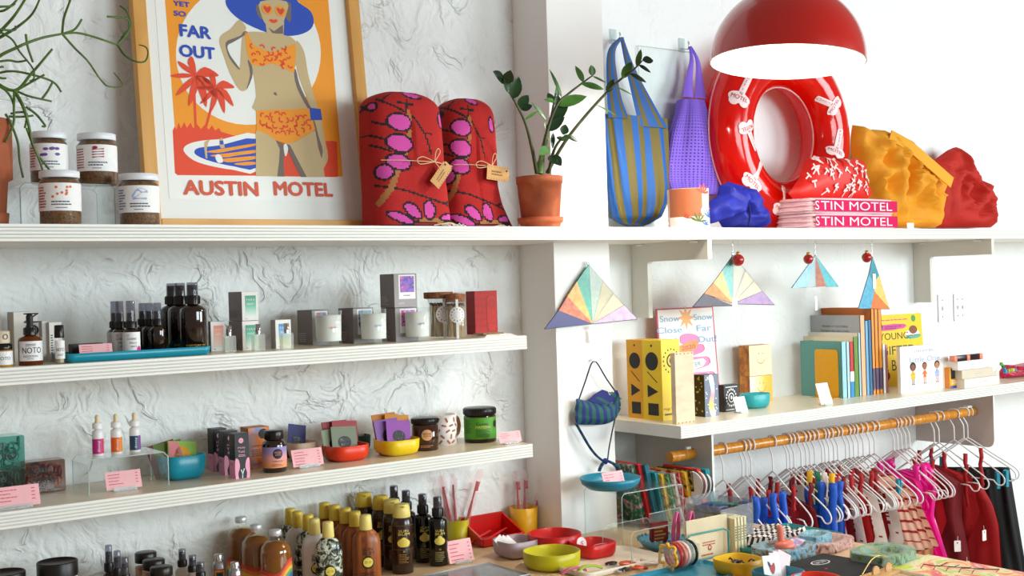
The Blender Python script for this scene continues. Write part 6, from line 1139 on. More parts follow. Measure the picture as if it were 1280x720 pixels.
def round_dish(lb, spec, mt, name='round_bowl', foot=.86, sq=2.3):
    loc, w, h = spec; return sqbowl(name, lb, loc, w, h, mt, 0, sq, foot=foot)
LIL = m('b3a0a8', .4); t = sqbowl('square_bowl', 'lilac-grey square bowl of small paper packets before the red tray', *(lambda l, w, h: (l, w*1.0, h*1.15))((2.0259, 2.7572, 0.73), 0.1136, 0.0427), LIL, .0, 4)
lc, lw, lh = (lambda *a: a)((2.0259, 2.7572, 0.73), 0.1136, 0.0427)
for i, (x, c, rt) in enumerate(((-.22, 'e9e4e2', -.5), (-.05, 'f4f0ee', -.65), (.12, 'f4f0ee', -.75))):
    b = thing('paper_packet', ['left', 'middle', 'right'][i]+' white and red packet in the lilac-grey bowl', 'packet', (lc[0]+x*lw, lc[1]-.0, lc[2]+lh*.25), 0, 'packets in the lilac-grey bowl')
    def ar(g, f, w, h): g.shape(f, [(w*.0, h*.05), (w*.4, h*.05), (w*.4, h*.4), (0, h*.5)], m('b81420', .5))
    packet(b, 0, 0, 0, .028, lh*1.35, m(c, .5), rt, -.35, ar, 'paper')
round_dish('wide red round bowl behind the olive-yellow bowl', ((2.1381, 2.7213, 0.73), 0.1516, 0.0555), m('cb1210', .3))
round_dish('olive-yellow round bowl in front of the red round bowl', ((2.0191, 2.5842, 0.73), 0.1535, 0.0455), m('c6be0a', .35))
sb = ((2.177, 2.5989, 0.73), 0.1146, 0.0392); t = sqbowl('square_bowl', 'red square bowl holding a round white tag right of the olive-yellow bowl', sb[0], sb[1], sb[2]*1.12, m('d61410', .3), 0, 4)
t = thing('round_tag', 'round white tag inside the red square bowl', 'tag', (sb[0][0]-.035, sb[0][1]+.005, sb[0][2]+sb[2]*.32)); g = G(); mx = Matrix.Rotation(R(75), 4, 'X'); g.lathe([(.017, -.001), (.017, .001)], m('f1e6e8', .5), 24, c=(0, 0, 0), mx=Matrix.Translation((0, 0, .03)) @ mx); g.obj('disc', t); g = G(); g.text('S', lambda x, z: (x, -.003, z+.03), 0, 0, m('c8505a', .5), h=.014); g.obj('print', t)
t = thing('hair_pin', 'pale pink looped pins inside the red square bowl', 'hair pin', (sb[0][0]+.01, sb[0][1], sb[0][2]+sb[2]*.55)); 
for q in range(3): g = G(); g.tube(catmull([(0+q*.008, 0, .01), (.03+q*.004, -.01, .012-q*.003), (.034+q*.004, -.006, .006), (.004+q*.008, .004, .004)], 4), .0012, m('f0c8cc', .3), 5, closed=True); g.obj('pin', t)
# clear tray corner at the bottom edge
t = thing('stacked_trays', 'stack of clear ribbed trays at the bottom edge before the olive-yellow bowl', 'clear tray', (1.8978, 2.7066, ZC)); g = G(); 
for q in range(4): g = G(); k = .006*q; g.prism([(-.34+k, -.22+k), (0-k, -.22+k), (0-k, 0-k), (-.34+k, 0-k)], 0, .0035, clear('fafcfc', .1, body=.06, bodyh='e8e8ec'), lambda x, y, z, q=q: (x, z, y+.0042*q)); g.tube([(-.34+k, -.22+k, .003+.0042*q), (-k, -.22+k, .003+.0042*q), (-k, -k, .003+.0042*q), (-.34+k, -k, .003+.0042*q)], .0016, m('d5d6da', .2), 4, closed=True); g.obj('clear_tray', t)

# white tray of hair claws
WT = ((1.9919, 2.5156, 0.73), (2.2759, 2.4468, 0.73), (2.2874, 2.5241, 0.73))
tx, ty = (2.1389, 2.5003)
tray('white_tray', 'cream rounded tray of rings and hair claws at the bottom edge', (tx, ty-.0, ZC), .30, .20, .016, m('f0e6d4', .35), .004, .03)
def cring(lb, x, y, c, R_=.02, rz=0, c2=None, th=.0048):
    t = thing('hair_claw', lb, 'hair claw', (x, y, ZC+.0055+th), rz); g = G(); g.tube(catmull([(R_*cos(q*.9+.5), R_*sin(q*.9+.5)*.8, th*.2*sin(q)) for q in range(7)], 4, False), th, m(c, .25, coat=.3), 8, flatten=.7); g.obj('clip_ring', t)
    if c2: g = G(); g.prism(rrect(-.022, -.007, .022, .007, .005), 0, .004, m(c2, .35), lambda x, y, z: (x-.004, z-.012, y-.004)); g.obj('backing', t)
for i, (px, c, c2, R_) in enumerate((((2.1642, 2.4376, 0.73), 'e85a2a', 'b01020', .022), ((2.203, 2.4386, 0.73), 'f0ebe4', 'b01020', .022), ((2.1509, 2.388, 0.73), 'e8602c', '8a2018', .018), ((2.2122, 2.4042, 0.73), 'f2ece2', 'b01020', .02), ((2.1316, 2.4689, 0.73), '14100f', None, .014), ((2.1088, 2.3917, 0.73), '2a2626', 'c9c4c4', .014))):
    cring(['orange ring claw at the centre of the cream tray', 'white ring claw at the rear of the cream tray', 'small orange ring claw near the front of the cream tray', 'white ring claw at the right of the cream tray', 'black ring claw on the cream tray', 'small dark ring with grey backing on the cream tray'][i], px[0], px[1], c, R_, i*.8, c2)
for i, (px, c) in enumerate((((2.0345, 2.4507, 0.73), '9fc41c'), ((1.9874, 2.4597, 0.73), 'c0486e'))):
    t = thing('hair_band', ['lime green curved hair clip at the front of the cream tray', 'dusty pink hair clip at the front of the cream tray'][i], 'hair clip', (px[0], px[1], ZC+.012)); g = G(); g.tube(catmull([(-.035, 0, 0), (-.012, 0, .010), (.02, -.004, .008), (.04, -.01, 0)], 5, False), .0075, m(c, .3, coat=.3), 8, flatten=.45); g.obj('clip', t)
# blue tray at the bottom with clips
bp = (2.2146, 2.2906, 0.73); tray('blue_tray', 'blue rectangular tray under the bangle stand at the bottom edge', (bp[0]-.03, bp[1]-.05, ZC), .30, .17, .012, m('1f86a4', .35), .004, .015)
bz = ZC+.0045
t = thing('bangle_stand', 'clear block stand holding colourful bangles', 'bangle stand', (2.2454, 2.3221, bz)); g = G(); A = clear('f6fcfc', .02, body=.1)
BX = t.location.copy()
g.box((-.05, 0, .03), (.004, .05, .06), A); g.box((.05, 0, .03), (.004, .05, .06), A); g.obj('end_panel', t); g = G(); g.lathe([(.012, -.05), (.012, .05)], A, 20, mx=Matrix.Translation((0, 0, .055)) @ Matrix.Rotation(R(90), 4, 'Y')); g.obj('cross_rod', t)
for i, (dx, c, nm) in enumerate(((-.042, 'f0b414', 'wavy yellow bangle left-most on the clear stand'), (-.022, 'c41c2c', 'red bangle second on the clear stand'), (-.008, 'e07a6a', 'coral bangle third on the clear stand'), (.006, 'f0cac6', 'pale pink bangle fourth on the clear stand'), (.02, 'b4c0c4', 'clear bangle fifth on the clear stand'), (.034, '2c3034', 'smoky dark bangle right-most on the clear stand'))):
    b = thing('bangle', nm, 'bangle', (BX.x+dx, BX.y, bz+.036), 0, 'bangles on the clear stand'); g = G(); R_ = .031
    mt = m(c, .2, coat=.4) if i < 4 else clear('e0e8ea' if i == 4 else '6a7074', .05, body=.3, bodyh=c)
    g.tube([((.004*sin(q*.9) if i == 0 else 0), (R_+(.004*sin(q*1.35) if i == 0 else 0))*cos(q*2*pi/42), (R_+(.004*sin(q*1.35) if i == 0 else 0))*sin(q*2*pi/42)) for q in range(42)], .0042, mt, 8, closed=True); g.obj('ring', b)
# acrylic risers and plate
a1, a2 = (2.3538, 2.748, 0.73), (2.6259, 2.796, 0.73)
r1h = 0.1507
riser('tall_riser', 'tall clear riser carrying the blue plate before the pillar', 2.3306, 2.3306+.25, 2.73, .17, ZC, r1h)
riser('low_riser', 'low clear riser before the tall one by the pillar', 2.2685-.045, 2.2685+.14, 2.55, .12, ZC, 0.078)
pz = ZC+r1h+.0005; pc = (2.3681, 2.735, pz)
t = thing('round_plate', 'shallow round teal blue plate on the tall clear riser', 'plate', pc); r = 0.1841/2; g = G(); g.lathe([(r*.5, 0), (r*.72, .002), (r*.93, .016), (r, .034), (r*.97, .035), (r*.88, .016), (r*.68, .006), (0, .005)], m('1f89a6', .35), 56, caps=False); g.lathe([(0, 0), (r*.5, 0)], m('1f89a6', .35), 40, caps=False); g.obj('plate_body', t)
card_price((pc[0]-.02, pc[1]-.045, pz+.0085), 0.0814, .046, 'pink price card standing in the round blue plate')
t = thing('hair_pin', 'amber-tipped pale glasses arm lying on the blue plate', 'hair pin', (pc[0]+.05, pc[1]-.03, pz+.012)); g = G(); g.tube([(-.04, 0, .004), (.0, .01, .002), (.05, .03, .004)], .0022, m('d8c8b8', .3), 6); g.obj('shaft', t); g = G(); g.box((-.045, 0, .005), (.018, .005, .004), m('e8920a', .3), .001); g.obj('amber_tip', t)
# light blue bowl with matchbox
bb = ((2.3618, 2.5115, 0.73), 0.1409, 0.0336); t = thing('fluted_bowl', 'pale blue flared bowl with scalloped rim behind the barrettes', 'bowl', bb[0]); w_, h_ = bb[1], bb[2]; r = w_/2; PB = m('5f9cb4', .4); g = G(); g.lathe([(r*.4, 0), (r*.45, .004), (r*.8, h_*.55), (r, h_*1.15), (r*.95, h_*1.15), (r*.74, h_*.5), (0, .006)], PB, 48, caps=False); g.obj('bowl_body', t); g = G()
for q in range(24): a = 2*pi*q/24; g.lathe([(.004, -.004), (.0046, 0), (.003, .004)], PB, 6, c=(r*.96*cos(a), r*.96*sin(a), h_*1.15))
g.obj('scalloped_rim', t, kind='stuff')
t = thing('matchbox', 'dark red matchbox with gold print standing in the pale blue bowl', 'matchbox', (bb[0][0]-.012, bb[0][1]-.0, bb[0][2]+h_*.35), -.15); g = G(); g.box((0, 0, .038), (.058, .012, .072), m('7a1010', .4), .001); b = g.obj('box_body', t); g = G(); g.box((0, -.0065, .038), (.05, .001, .064), m('8c1812', .4)); g.scrib(flat(.0076), -.02, .064, .04, .05, m('c9a04a', .4), 5); g.obj('print', b)
t = thing('soap_block', 'small sky blue block in the pale blue bowl', 'block', (bb[0][0]+.022, bb[0][1]-.03, bb[0][2]+h_*.45), -.1); g = G(); g.box((0, 0, .012), (.045, .02, .022), m('3f9cc0', .4), .004, seg=2); g.obj('block_body', t)
# barrettes
for i, (px, yb, yt) in enumerate(((((2.321, 2.42, 0.7537)), 0, 0), (((2.3563, 2.4, 0.747)), 0, 0))):
    h_ = .115; t = thing('barrette', ['left pink looped barrette upright behind the bangles', 'right pink looped barrette upright behind the bangles'][i], 'barrette', (px[0], px[1], bz+.001), .25, 'pink looped barrettes'); g = G(); PK = m('c84a84', .25, coat=.4)
    lean = .018
    g.tube(catmull([(-.009+lean*.3, 0, .035), (-.013+lean*.6, 0, .075), (-.003+lean, 0, .118), (.008+lean, 0, .108), (.013+lean*.6, 0, .07), (.010+lean*.3, 0, .035)], 5, False), .0062, PK, 8, flatten=.5); g.obj('pink_loop', t); g = G(); g.tube(catmull([(-.009+lean*.3, 0, .038), (-.014, 0, .02), (-.006, 0, .006), (.006, 0, .006), (.013, 0, .02), (.010+lean*.3, 0, .038)], 5, False), .0062, m('c81c2c', .25, coat=.4), 8, flatten=.6); g.obj('red_loop', t)
    g = G(); g.box((0, .004, .003), (.02, .012, .006), A); g.obj('clear_foot', t)

# ================================================================ PILLAR: SUNCATCHER AND FACE MASK
LEAD = m('161618', .5)
def suncatcher(lb, spec, cols, ztop=None, tag_=None, thick=.003, group='stained glass suncatchers'):
    loc, polys = spec; t = thing('suncatcher', lb, 'suncatcher', loc, 0, None)
    for p, c in zip(polys, cols):
        g = G(); q = [(x, z) for x, z in p]; mt = cloudy([c[0], c[1]], 40, 1.2, .35) if isinstance(c, tuple) else clear(c, .06, body=.55, bodyh=c); g.prism(q, -thick/2, thick/2, mt); g.obj('glass_pane', t)
        g = G(); g.tube([(x, 0, z) for x, z in p], .0018, LEAD, 5, closed=True); g.obj('lead_strip', t)
    if ztop: g = G(); n = 9; L_ = ztop-loc[2]; g.tube([(.004*sin(q*2.4), 0, L_*q/n) for q in range(n+1)], .0012, m('c9ccd0', .2, 1), 5); g.tube([(.006*cos(q*.7), .0, .004+.006*sin(q*.7)) for q in range(9)], .0011, m('c9ccd0', .2, 1), 5, closed=True); g.obj('wire_loop', t)
    if tag_: g = G(); g.box((tag_[0], -.003, tag_[1]), (tag_[2], .0008, tag_[3]), m('f4f2ee', .6)); g.obj('paper_tag', t)
    return t
A_, H_ = (338, 108), (362, 487)
suncatcher('large fan-shaped stained glass triangle hanging on the front of the pillar', ((2.4014, 2.845, 1.5546), [[(0.0, 0.0), (-0.0492, -0.0502), (0.0079, -0.182)], [(0.0, 0.0), (0.0542, -0.0501), (0.0079, -0.182)], [(-0.0492, -0.0502), (-0.0888, -0.0942), (0.0079, -0.182)], [(-0.0888, -0.0942), (-0.1237, -0.1363), (0.0079, -0.182)], [(-0.1237, -0.1363), (-0.1795, -0.1892), (0.0079, -0.182)], [(0.0542, -0.0501), (0.0975, -0.09), (0.0079, -0.182)], [(0.0975, -0.09), (0.1402, -0.129), (0.0079, -0.182)], [(0.1402, -0.129), (0.1944, -0.1753), (0.0079, -0.182)]]), [('2a9a84', '50b8a0'), ('b8c8ba', '9fb4a6'), ('d09a20', 'e6c060'), ('b84410', 'd87a40'), ('0c1670', '2a1c60'), 'f4f0dc', 'f4f0dc', ('b090b8', 'c8b0d0')], 1.5669, (.002, -0.2144, .014, .05))
Yc = 2.80
suncatcher('fan-shaped stained glass triangle above the pink greeting card', ((2.9939, 2.8, 1.576), [[(0.0, 0.0), (-0.0541, -0.0506), (-0.0069, -0.1605)], [(0.0, 0.0), (0.0577, -0.0495), (-0.0069, -0.1605)], [(-0.0541, -0.0506), (-0.0959, -0.0887), (-0.0069, -0.1605)], [(-0.0959, -0.0887), (-0.1395, -0.1233), (-0.0069, -0.1605)], [(-0.1395, -0.1233), (-0.1936, -0.1648), (-0.0072, -0.1677)], [(0.0577, -0.0495), (0.0999, -0.0871), (-0.0069, -0.1605)], [(0.0999, -0.0871), (0.139, -0.1239), (-0.0069, -0.1605)], [(0.139, -0.1239), (0.1993, -0.1717), (-0.0069, -0.1617)]]), [('5cb0a8', '84c8c0'), 'f2f2ea', ('e6bc50', 'ecd48c'), ('c86a06', 'dc9020'), ('1c1250', '3c2c14'), 'f4f0e0', 'f4f0e0', ('8c76b0', 'b488b8')], 1.6235, (.0, -0.1737, .024, .065))
suncatcher('small pale blue and copper stained glass triangle in the middle of three', ((3.4155, 2.8, 1.5719), [[(0.0, 0.0), (-0.1308, -0.1125), (-0.0539, -0.1113)], [(0.0, 0.0), (-0.0539, -0.1113), (-0.0031, -0.1113)], [(0.0, 0.0), (-0.0031, -0.1113), (0.0545, -0.1115)], [(0.0, 0.0), (0.0545, -0.1115), (0.122, -0.1139)]]), [('88c0d8', 'a8d4e4'), 'dceef2', ('a04828', 'c07450'), ('2aa8b4', '50c0c8')], 1.6235, (-.006, -0.1702, .012, .05))
suncatcher('tall teal, yellow and orange stained glass triangle right of the others', ((3.7391, 2.8, 1.562), [[(0.0, 0.0), (-0.0244, -0.0635), (0.0008, -0.0976), (0.0346, -0.068)], [(-0.0244, -0.0635), (-0.0906, -0.1872), (-0.0197, -0.1898), (0.0047, -0.128), (0.0008, -0.0976)], [(0.0346, -0.068), (0.092, -0.1952), (0.0047, -0.128), (0.0008, -0.0976)], [(0.0047, -0.128), (0.092, -0.1965), (-0.0197, -0.1898)]]), [('0a8098', '189aac'), ('3a9cc0', '5cb4d0'), ('e0bc50', 'e8cc70'), ('e06a12', 'e87a20')], 1.6235, (.004, -0.0891, .018, .055))
for lb, px, py, rr_b in (('red glass ball beside the fan-shaped suncatcher', 2.9922, 1.5597, .0205), ('red glass ball beside the small pale blue suncatcher', 3.3477, 1.5585, .0175), ('red glass ball beside the tall teal suncatcher', 3.6733, 1.5606, .0185)):
    t = thing('glass_ball', lb, 'ornament', (px, 2.775, py), 0, 'red glass balls under the shelf'); g = G(); g.lathe([(rr_b*sin(pi*i/16), -rr_b*cos(pi*i/16)) for i in range(17)], m('b40a12', .08, coat=.6, var=.02), 28, caps=False); g.obj('ball', t)
    g = G(); g.lathe([(.006, rr_b*.95), (.006, rr_b+.007), (0, rr_b+.008)], m('c9a04a', .3, 1), 12, caps=False); g.tube([(0, 0, rr_b), (.002, 0, 1.6235-py)], .0008, m('d8d8d8', .4), 4); g.obj('cap', t)
NVY, GRN = m('0b1c6e', .7, bump=.2, bs=300, var=.1), m('0c5a4c', .7, bump=.2, bs=300, var=.1)
ML = (2.4058, 2.842, 1.2559)
t = thing('face_mask', 'navy and green striped cloth face mask hanging by its ties on the pillar', 'face mask', tuple(ML)); MP = (((-0.0825, -0.1104), (-0.0745, -0.1074), (-0.055, -0.1139), (-0.0352, -0.1179), (-0.0115, -0.1248), (0.0206, -0.1336), (0.0491, -0.136), (0.0718, -0.1242), (0.0863, -0.0941), (0.096, -0.1418)), ((-0.0878, -0.1659), (-0.0814, -0.1835), (-0.054, -0.1885), (-0.0301, -0.1908), (0.0019, -0.1944), (0.0304, -0.1952), (0.0551, -0.1912), (0.0719, -0.1841), (0.0849, -0.169), (0.0972, -0.1544)))
g = G(); tp, bt = catmull(MP[0], 4, False), catmull(MP[1], 4, False); n = len(tp)
for i in range(n-1):
    vs = []
    for j in range(7):
        v = j/6
        for k_ in (i, i+1): x = tp[k_][0]*(1-v)+bt[k_][0]*v; z = tp[k_][1]*(1-v)+bt[k_][1]*v; vs.append((x, -.010-.022*sin(pi*v)**.7*sin(pi*k_/(n-1))-.003*sin(v*9), z))
    g.add(vs, [(2*j, 2*j+1, 2*j+3, 2*j+2) for j in range(6)], NVY if (i//2) % 2 else GRN, True)
g.obj('mask_panel', t)
def mp_(P): return [(a, b, c) for a, b, c in P]
g = G(); IN = ((-0.0352, -0.1167), (-0.0065, -0.1006), (0.0264, -0.0883), (0.045, -0.0947), (0.0542, -0.1115), (0.0838, -0.0939), (0.0718, -0.1242), (0.0491, -0.136), (0.0206, -0.1336), (-0.0115, -0.1248))
g.prism(IN, -.012, -.006, NVY); 
for q in range(4): a, b = IN[1+q//2], IN[7-q//2]; g.shape(flat(.0125), [(a[0]+.01*q, a[1]-.01), (a[0]+.006+.01*q, a[1]-.008), (b[0]+.01*q, b[1]+.002), (b[0]-.005+.01*q, b[1])], GRN)
g.obj('inner_fold', t)
TI = (((-0.0709, -0.012, -0.1092), (-0.0451, -0.012, -0.0593), (-0.0191, -0.012, -0.0072), (-0.0043, -0.012, 0.0005), (0.009, -0.012, -0.009), (0.0398, -0.012, -0.0531), (0.0751, -0.012, -0.0961)), ((-0.0855, -0.012, -0.1828), (-0.0632, -0.012, -0.2166), (-0.0369, -0.012, -0.2559), (-0.01, -0.012, -0.2864), (0.0215, -0.012, -0.3102)), ((0.0718, -0.012, -0.18), (0.0577, -0.012, -0.2222), (0.0435, -0.012, -0.2705), (0.0354, -0.012, -0.3099)), ((0.024, -0.012, -0.3086), (0.0088, -0.012, -0.3224), (0.0001, -0.012, -0.3368)), ((0.0378, -0.012, -0.3102), (0.062, -0.012, -0.3222), (0.0818, -0.012, -0.3432), (0.0979, -0.012, -0.3588)))
for i, p in enumerate(TI):
    g = G(); c = catmull(p, 6, False); r_ = (.0035, .0065, .0032, .008, .0085)[i]
    for k_ in range(len(c)-1): g.tube([c[k_], c[k_+1]], r_, (NVY, GRN)[(k_//2) % 2] if i in (1, 3, 4) else m('0a2a48', .7), 6, flatten=.5)
    g.obj('tie', t)
g = G(); k = TI[3][0]; g.lathe([(.004, -.009), (.010, -.003), (.010, .004), (.004, .009)], NVY, 12, c=(k[0]+.001, -.014, k[2])); g.obj('knot', t)
g = G(); g.box((0, .006, .004), (.006, .012, .006), m('d8d8d8', .3, .6), .001); g.obj('pin', t)

# ================================================================ BOOK SHELF
ZR_ = 1.0537
YB_ = m('f4cf06', .4, var=.02); YS_ = m('eda806', .4, var=.02)
def sym(g, f, d, h):
    g.shape(f, ell(0, h*.93, d*.05, d*.05, 8), INK); g.shape(f, ell(0, h*.735, d*.33, d*.33, 28), INK)
    g.shape(f, [(-d*.26, h*.60), (-d*.22, h*.605), (d*.28, h*.475), (d*.24, h*.47)], INK); g.shape(f, [(-d*.25, h*.44), (d*.3, h*.36), (-d*.25, h*.28)], INK); g.shape(f, [(-d*.24, h*.06), (d*.3, h*.06), (d*.3, h*.21), (-d*.24, h*.21)], INK)
def sun(g, f, w, h):
    c = (w*.02, h*.74)
    for i in range(16): a = 2*pi*i/16; x, z = c[0]+w*.42*cos(a), c[1]+w*.42*sin(a)*1.1; g.shape(f, [(x-w*.05, z-w*.04), (x+w*.05, z-w*.04), (x, z+w*.06)], INK)
    for r0 in (.25, .19): o = ell(c[0], c[1], w*r0, w*r0*1.1, 24); g.shape(lambda x, z: f(x, z, 1 if r0 < .2 else 0), o, INK if r0 > .2 else YB_)
    g.shape(lambda x, z: f(x, z, 2), ell(c[0], c[1], w*.1, w*.13, 16), INK); g.text('Huge Tissue', f, -w*.05, h*.14, INK, w=w*.75); g.scrib(f, -w*.4, h*.1, w*.6, h*.05, INK, 1)
c2_ = ((2.6912, 2.7973, 1.053), 0.0813, 0.2564, 0.0894)
carton('tall_yellow_box', 'right one of two tall yellow boxes with black shapes, sun on its front', 'box', *c2_, m('f6d50a', .4, var=.02), YB_, sun, sideart=sym)
carton('tall_yellow_box', 'left one of two tall yellow boxes with black circle, triangle and square', 'box', *((2.6926, 2.8859, 1.053), 0.0782, 0.256, 0.0795), m('f6d50a', .4, var=.02), YS_, sun, sideart=sym)
wb = ((2.6523, 2.7083, 1.053), 0.0816, 0.2214, 0.0)
t = thing('wooden_block', 'slim pale wooden box at the front corner before the yellow boxes', 'wooden box', (wb[0][0], wb[0][1]-.012, wb[0][2])); PW_ = wood('d9c3a6', 'e6d4ba', 6, .6, (1, 1, 3)); g = G(); g.box((0, .01, wb[2]/2), (wb[1], .02, wb[2]), PW_, .001); g.obj('box_body', t)
for z in (.004, wb[2]-.004):
    for q in range(5): g = G(); g.box((-wb[1]*.4+wb[1]*.2*q, -.0005, z), (.005, .002, .003), m('9a6a4a', .7)); g.obj('finger_joint', t)
# greeting card
KC = ((2.9404, 2.955, 1.053), 0.2745, 0.3517)
t = thing('greeting_card', 'white greeting card with a pink swirled tower and blue script, leaning on the wall', 'card', KC[0]); t.rotation_euler = (R(-4), 0, 0); w, h = KC[1], KC[2]; g = G(); g.box((0, 0, h/2), (w, .002, h), m('c8435a', .5), .0005); g.obj('backing', t, 'red edged backing'); g = G(); g.box((0, -.0015, h/2), (w*.95, .001, h*.975), m('f6f1ee', .5, var=.01)); sh_ = g.obj('card_sheet', t)
g = G(); f = flat(.0024); f2 = flat(.0028); f3 = flat(.0032); PKK = m('f088bc', .5); OR_ = m('f3a046', .5); LBL = m('7fb2d8', .5)
st = [(.16*(1 if i % 2 == 0 else .42)*w*cos(pi*i/8), h*.9+.16*(1 if i % 2 == 0 else .42)*w*sin(pi*i/8)) for i in range(16)]; g.shape(f, st, m('f4b06a', .5))
for z, ww, hh, tl in ((.12, .78, .15, .12), (.27, .66, .15, .1), (.42, .52, .15, .1), (.56, .38, .13, .08), (.68, .26, .10, .0)):
    p = [(-w*ww/2+w*.04, h*(z-hh*.35)), (w*ww/2+w*.04, h*(z-hh*.35+tl*.5)), (w*ww/2+w*.06, h*(z+hh*.2+tl*.5)), (w*ww*.3, h*(z+hh*.6)), (-w*ww*.3, h*(z+hh*.6)), (-w*ww/2, h*(z+hh*.2))]
    g.shape(f, catmull([(a*1.06, b) for a, b in p], 3), m('d8407a', .5)); g.shape(f2, catmull(p, 3), PKK)
for z, ww, tx in ((.27, .62, 'WEIRDER'), (.42, .46, 'WINTER'), (.6, .28, '2020')):
    g.shape(f3, catmull([(-w*ww*.5, h*(z-.055)), (w*ww*.5, h*(z-.005)), (w*ww*.52, h*(z+.075)), (-w*ww*.5, h*(z+.03))], 2), m('f8efe6', .5) if z < .5 else OR_); g.text(tx, flat(.0036), 0, h*(z+.012), m('3a8aa8', .5) if z < .5 else m('c84a6a', .5), w=w*ww*.85, h=h*.042, rot=.08)
g.shape(f3, catmull([(-w*.35, h*.13), (w*.36, h*.17), (w*.38, h*.2), (-w*.34, h*.17)], 2), OR_)
for s_, x, z in (('Snow', -.28, .9), ('Close', -.3, .79), ('yet', -.3, .68), ('Snow', .3, .9), ('Far', .3, .79), ('Out!', .34, .68)): g.text(s_, f3, w*x, h*z, LBL, w=w*.085*len(s_), h=h*.06)
for i in range(14): a = R(-60+i*9); g.shape(f, [(w*.3+w*.12*cos(a), h*.1+w*.12*sin(a)), (w*.3+w*.26*cos(a)+.001, h*.1+w*.26*sin(a)), (w*.3+w*.26*cos(a)-.001, h*.1+w*.26*sin(a)+.001)], m('d8407a', .5))
g.obj('print', sh_)
# small boxes
def stars(g, f, w, h):
    for i in range(16): x, z = random.uniform(-.4, .4)*w, random.uniform(.06, .95)*h; g.shape(f, [(x+.0042*(1 if k % 2 == 0 else .45)*cos(pi*k/5+1.57), z+.0042*(1 if k % 2 == 0 else .45)*sin(pi*k/5+1.57)) for k in range(10)], m('d8c46a', .5))
def starf(g, f, w, h):
    for i in range(22): x, z = random.uniform(-.45, .45)*w, random.uniform(.06, .95)*h; g.shape(f, ell(x, z, .0025, n=6), m('e8eef4', .5))
    f2 = lambda x, z: f(x, z, 1); g.shape(f2, catmull([(-w*.1, h*.02), (-w*.22, h*.3), (-w*.05, h*.6), (-w*.2, h*.95), (w*.1, h*.97), (w*.22, h*.6), (w*.12, h*.3), (w*.25, h*.03)], 4), grad(('bfe6ee', 'f2d76a', 'f0a0b8', 'bfe6ee', 'e8f4f8'), 2, 0, h, .3))
sb2 = ((2.8423, 2.7688, 1.053), 0.0643, 0.1362, 0.0501)
carton('star_box', 'black and gold starred box with a shimmering wave on its front', 'box', *sb2, m('6c7890', .35), m('26220f', .4), starf, sideart=stars)
def bb_art(g, f, w, h):
    c = (0, h*.52)
    for i in range(16): a = 2*pi*i/16; g.shape(f, ell(c[0]+w*.33*cos(a), c[1]+w*.33*sin(a)*1.2, w*.045, w*.06, 6), LBW)
    g.shape(f, ell(c[0], c[1], w*.2, w*.24, 16), LBW); g.shape(lambda x, z: f(x, z, 1), ell(c[0], c[1], w*.15, w*.19, 16), INK); g.shape(lambda x, z: f(x, z, 2), ell(c[0], c[1], w*.06, w*.1, 10), LBW)
    g.scrib(f, -w*.38, h*.95, w*.85, h*.08, LBW, 1); g.scrib(f, -w*.38, h*.12, w*.85, h*.08, LBW, 1)
carton('card_deck_box', 'small black box with a white sun emblem beside the starred box', 'box', *((2.9847, 2.8174, 1.053), 0.0695, 0.091, 0.0254), m('15141a', .4), m('1b1a20', .4), bb_art)
def plaincard(spec, lb): loc, w, h = spec; card_price(loc, w, h, lb, 0, True)
plaincard(((2.9795, 2.7643, ZR_), 0.0549, .05), 'blank white price card before the black emblem box')
od = ((3.121, 2.836, 1.053), 0.1181, 0.043); sqbowl('oval_dish', 'turquoise oval dish before the gold boxes', od[0], od[1], od[2]*1.15, m('2aa4ac', .35), 0, 2.4, asp=.7)
t = thing('trinket', 'small pink and blue patterned piece in the turquoise dish', 'trinket', (od[0][0]-od[1]*.34, od[0][1], od[0][2]+od[2]*.6)); g = G(); crumple(g, [(-.012, 0), (.012, 0), (.016, .014), (0, .022), (-.014, .012)], .008, cloudy(['d84a7a', '3a5aa8', 'e8e0e0'], 150, 1, .5), 3, 6, 20, .3); g.obj('cloth', t)
def smile(g, f, w, h):
    g.shape(f, ell(-w*.06, h*.72, w*.02, w*.025, 6), m('9a7a20', .5)); g.shape(f, ell(w*.1, h*.72, w*.02, w*.025, 6), m('9a7a20', .5)); p = ell(w*.02, h*.6, w*.2, h*.22, 12, pi, 2*pi)+list(reversed(ell(w*.02, h*.6, w*.18, h*.19, 12, pi, 2*pi))); g.shape(f, p, m('c8922a', .5))
gb = ((3.2815, 2.95, 1.053), 0.1183, 0.0943, 0.0491); GO = cloudy(['8a4a1c', 'c87a2c', 'e09a3a'], 40, 1, .4)
carton('gold_box', 'lower of two stacked gold and amber boxes', 'box', *gb, grad(('f2eee0', 'f4e6b0', 'f0c040', 'eeb020'), 0, -gb[1]/2, gb[1]/2, .3), GO, smile)
carton('gold_box', 'upper of two stacked gold and amber boxes', 'box', (gb[0][0]-.001, gb[0][1], gb[0][2]+gb[2]+.0008), gb[1]*.98, gb[2]*1.16, gb[3], m('f3e3b4', .3), GO, smile)

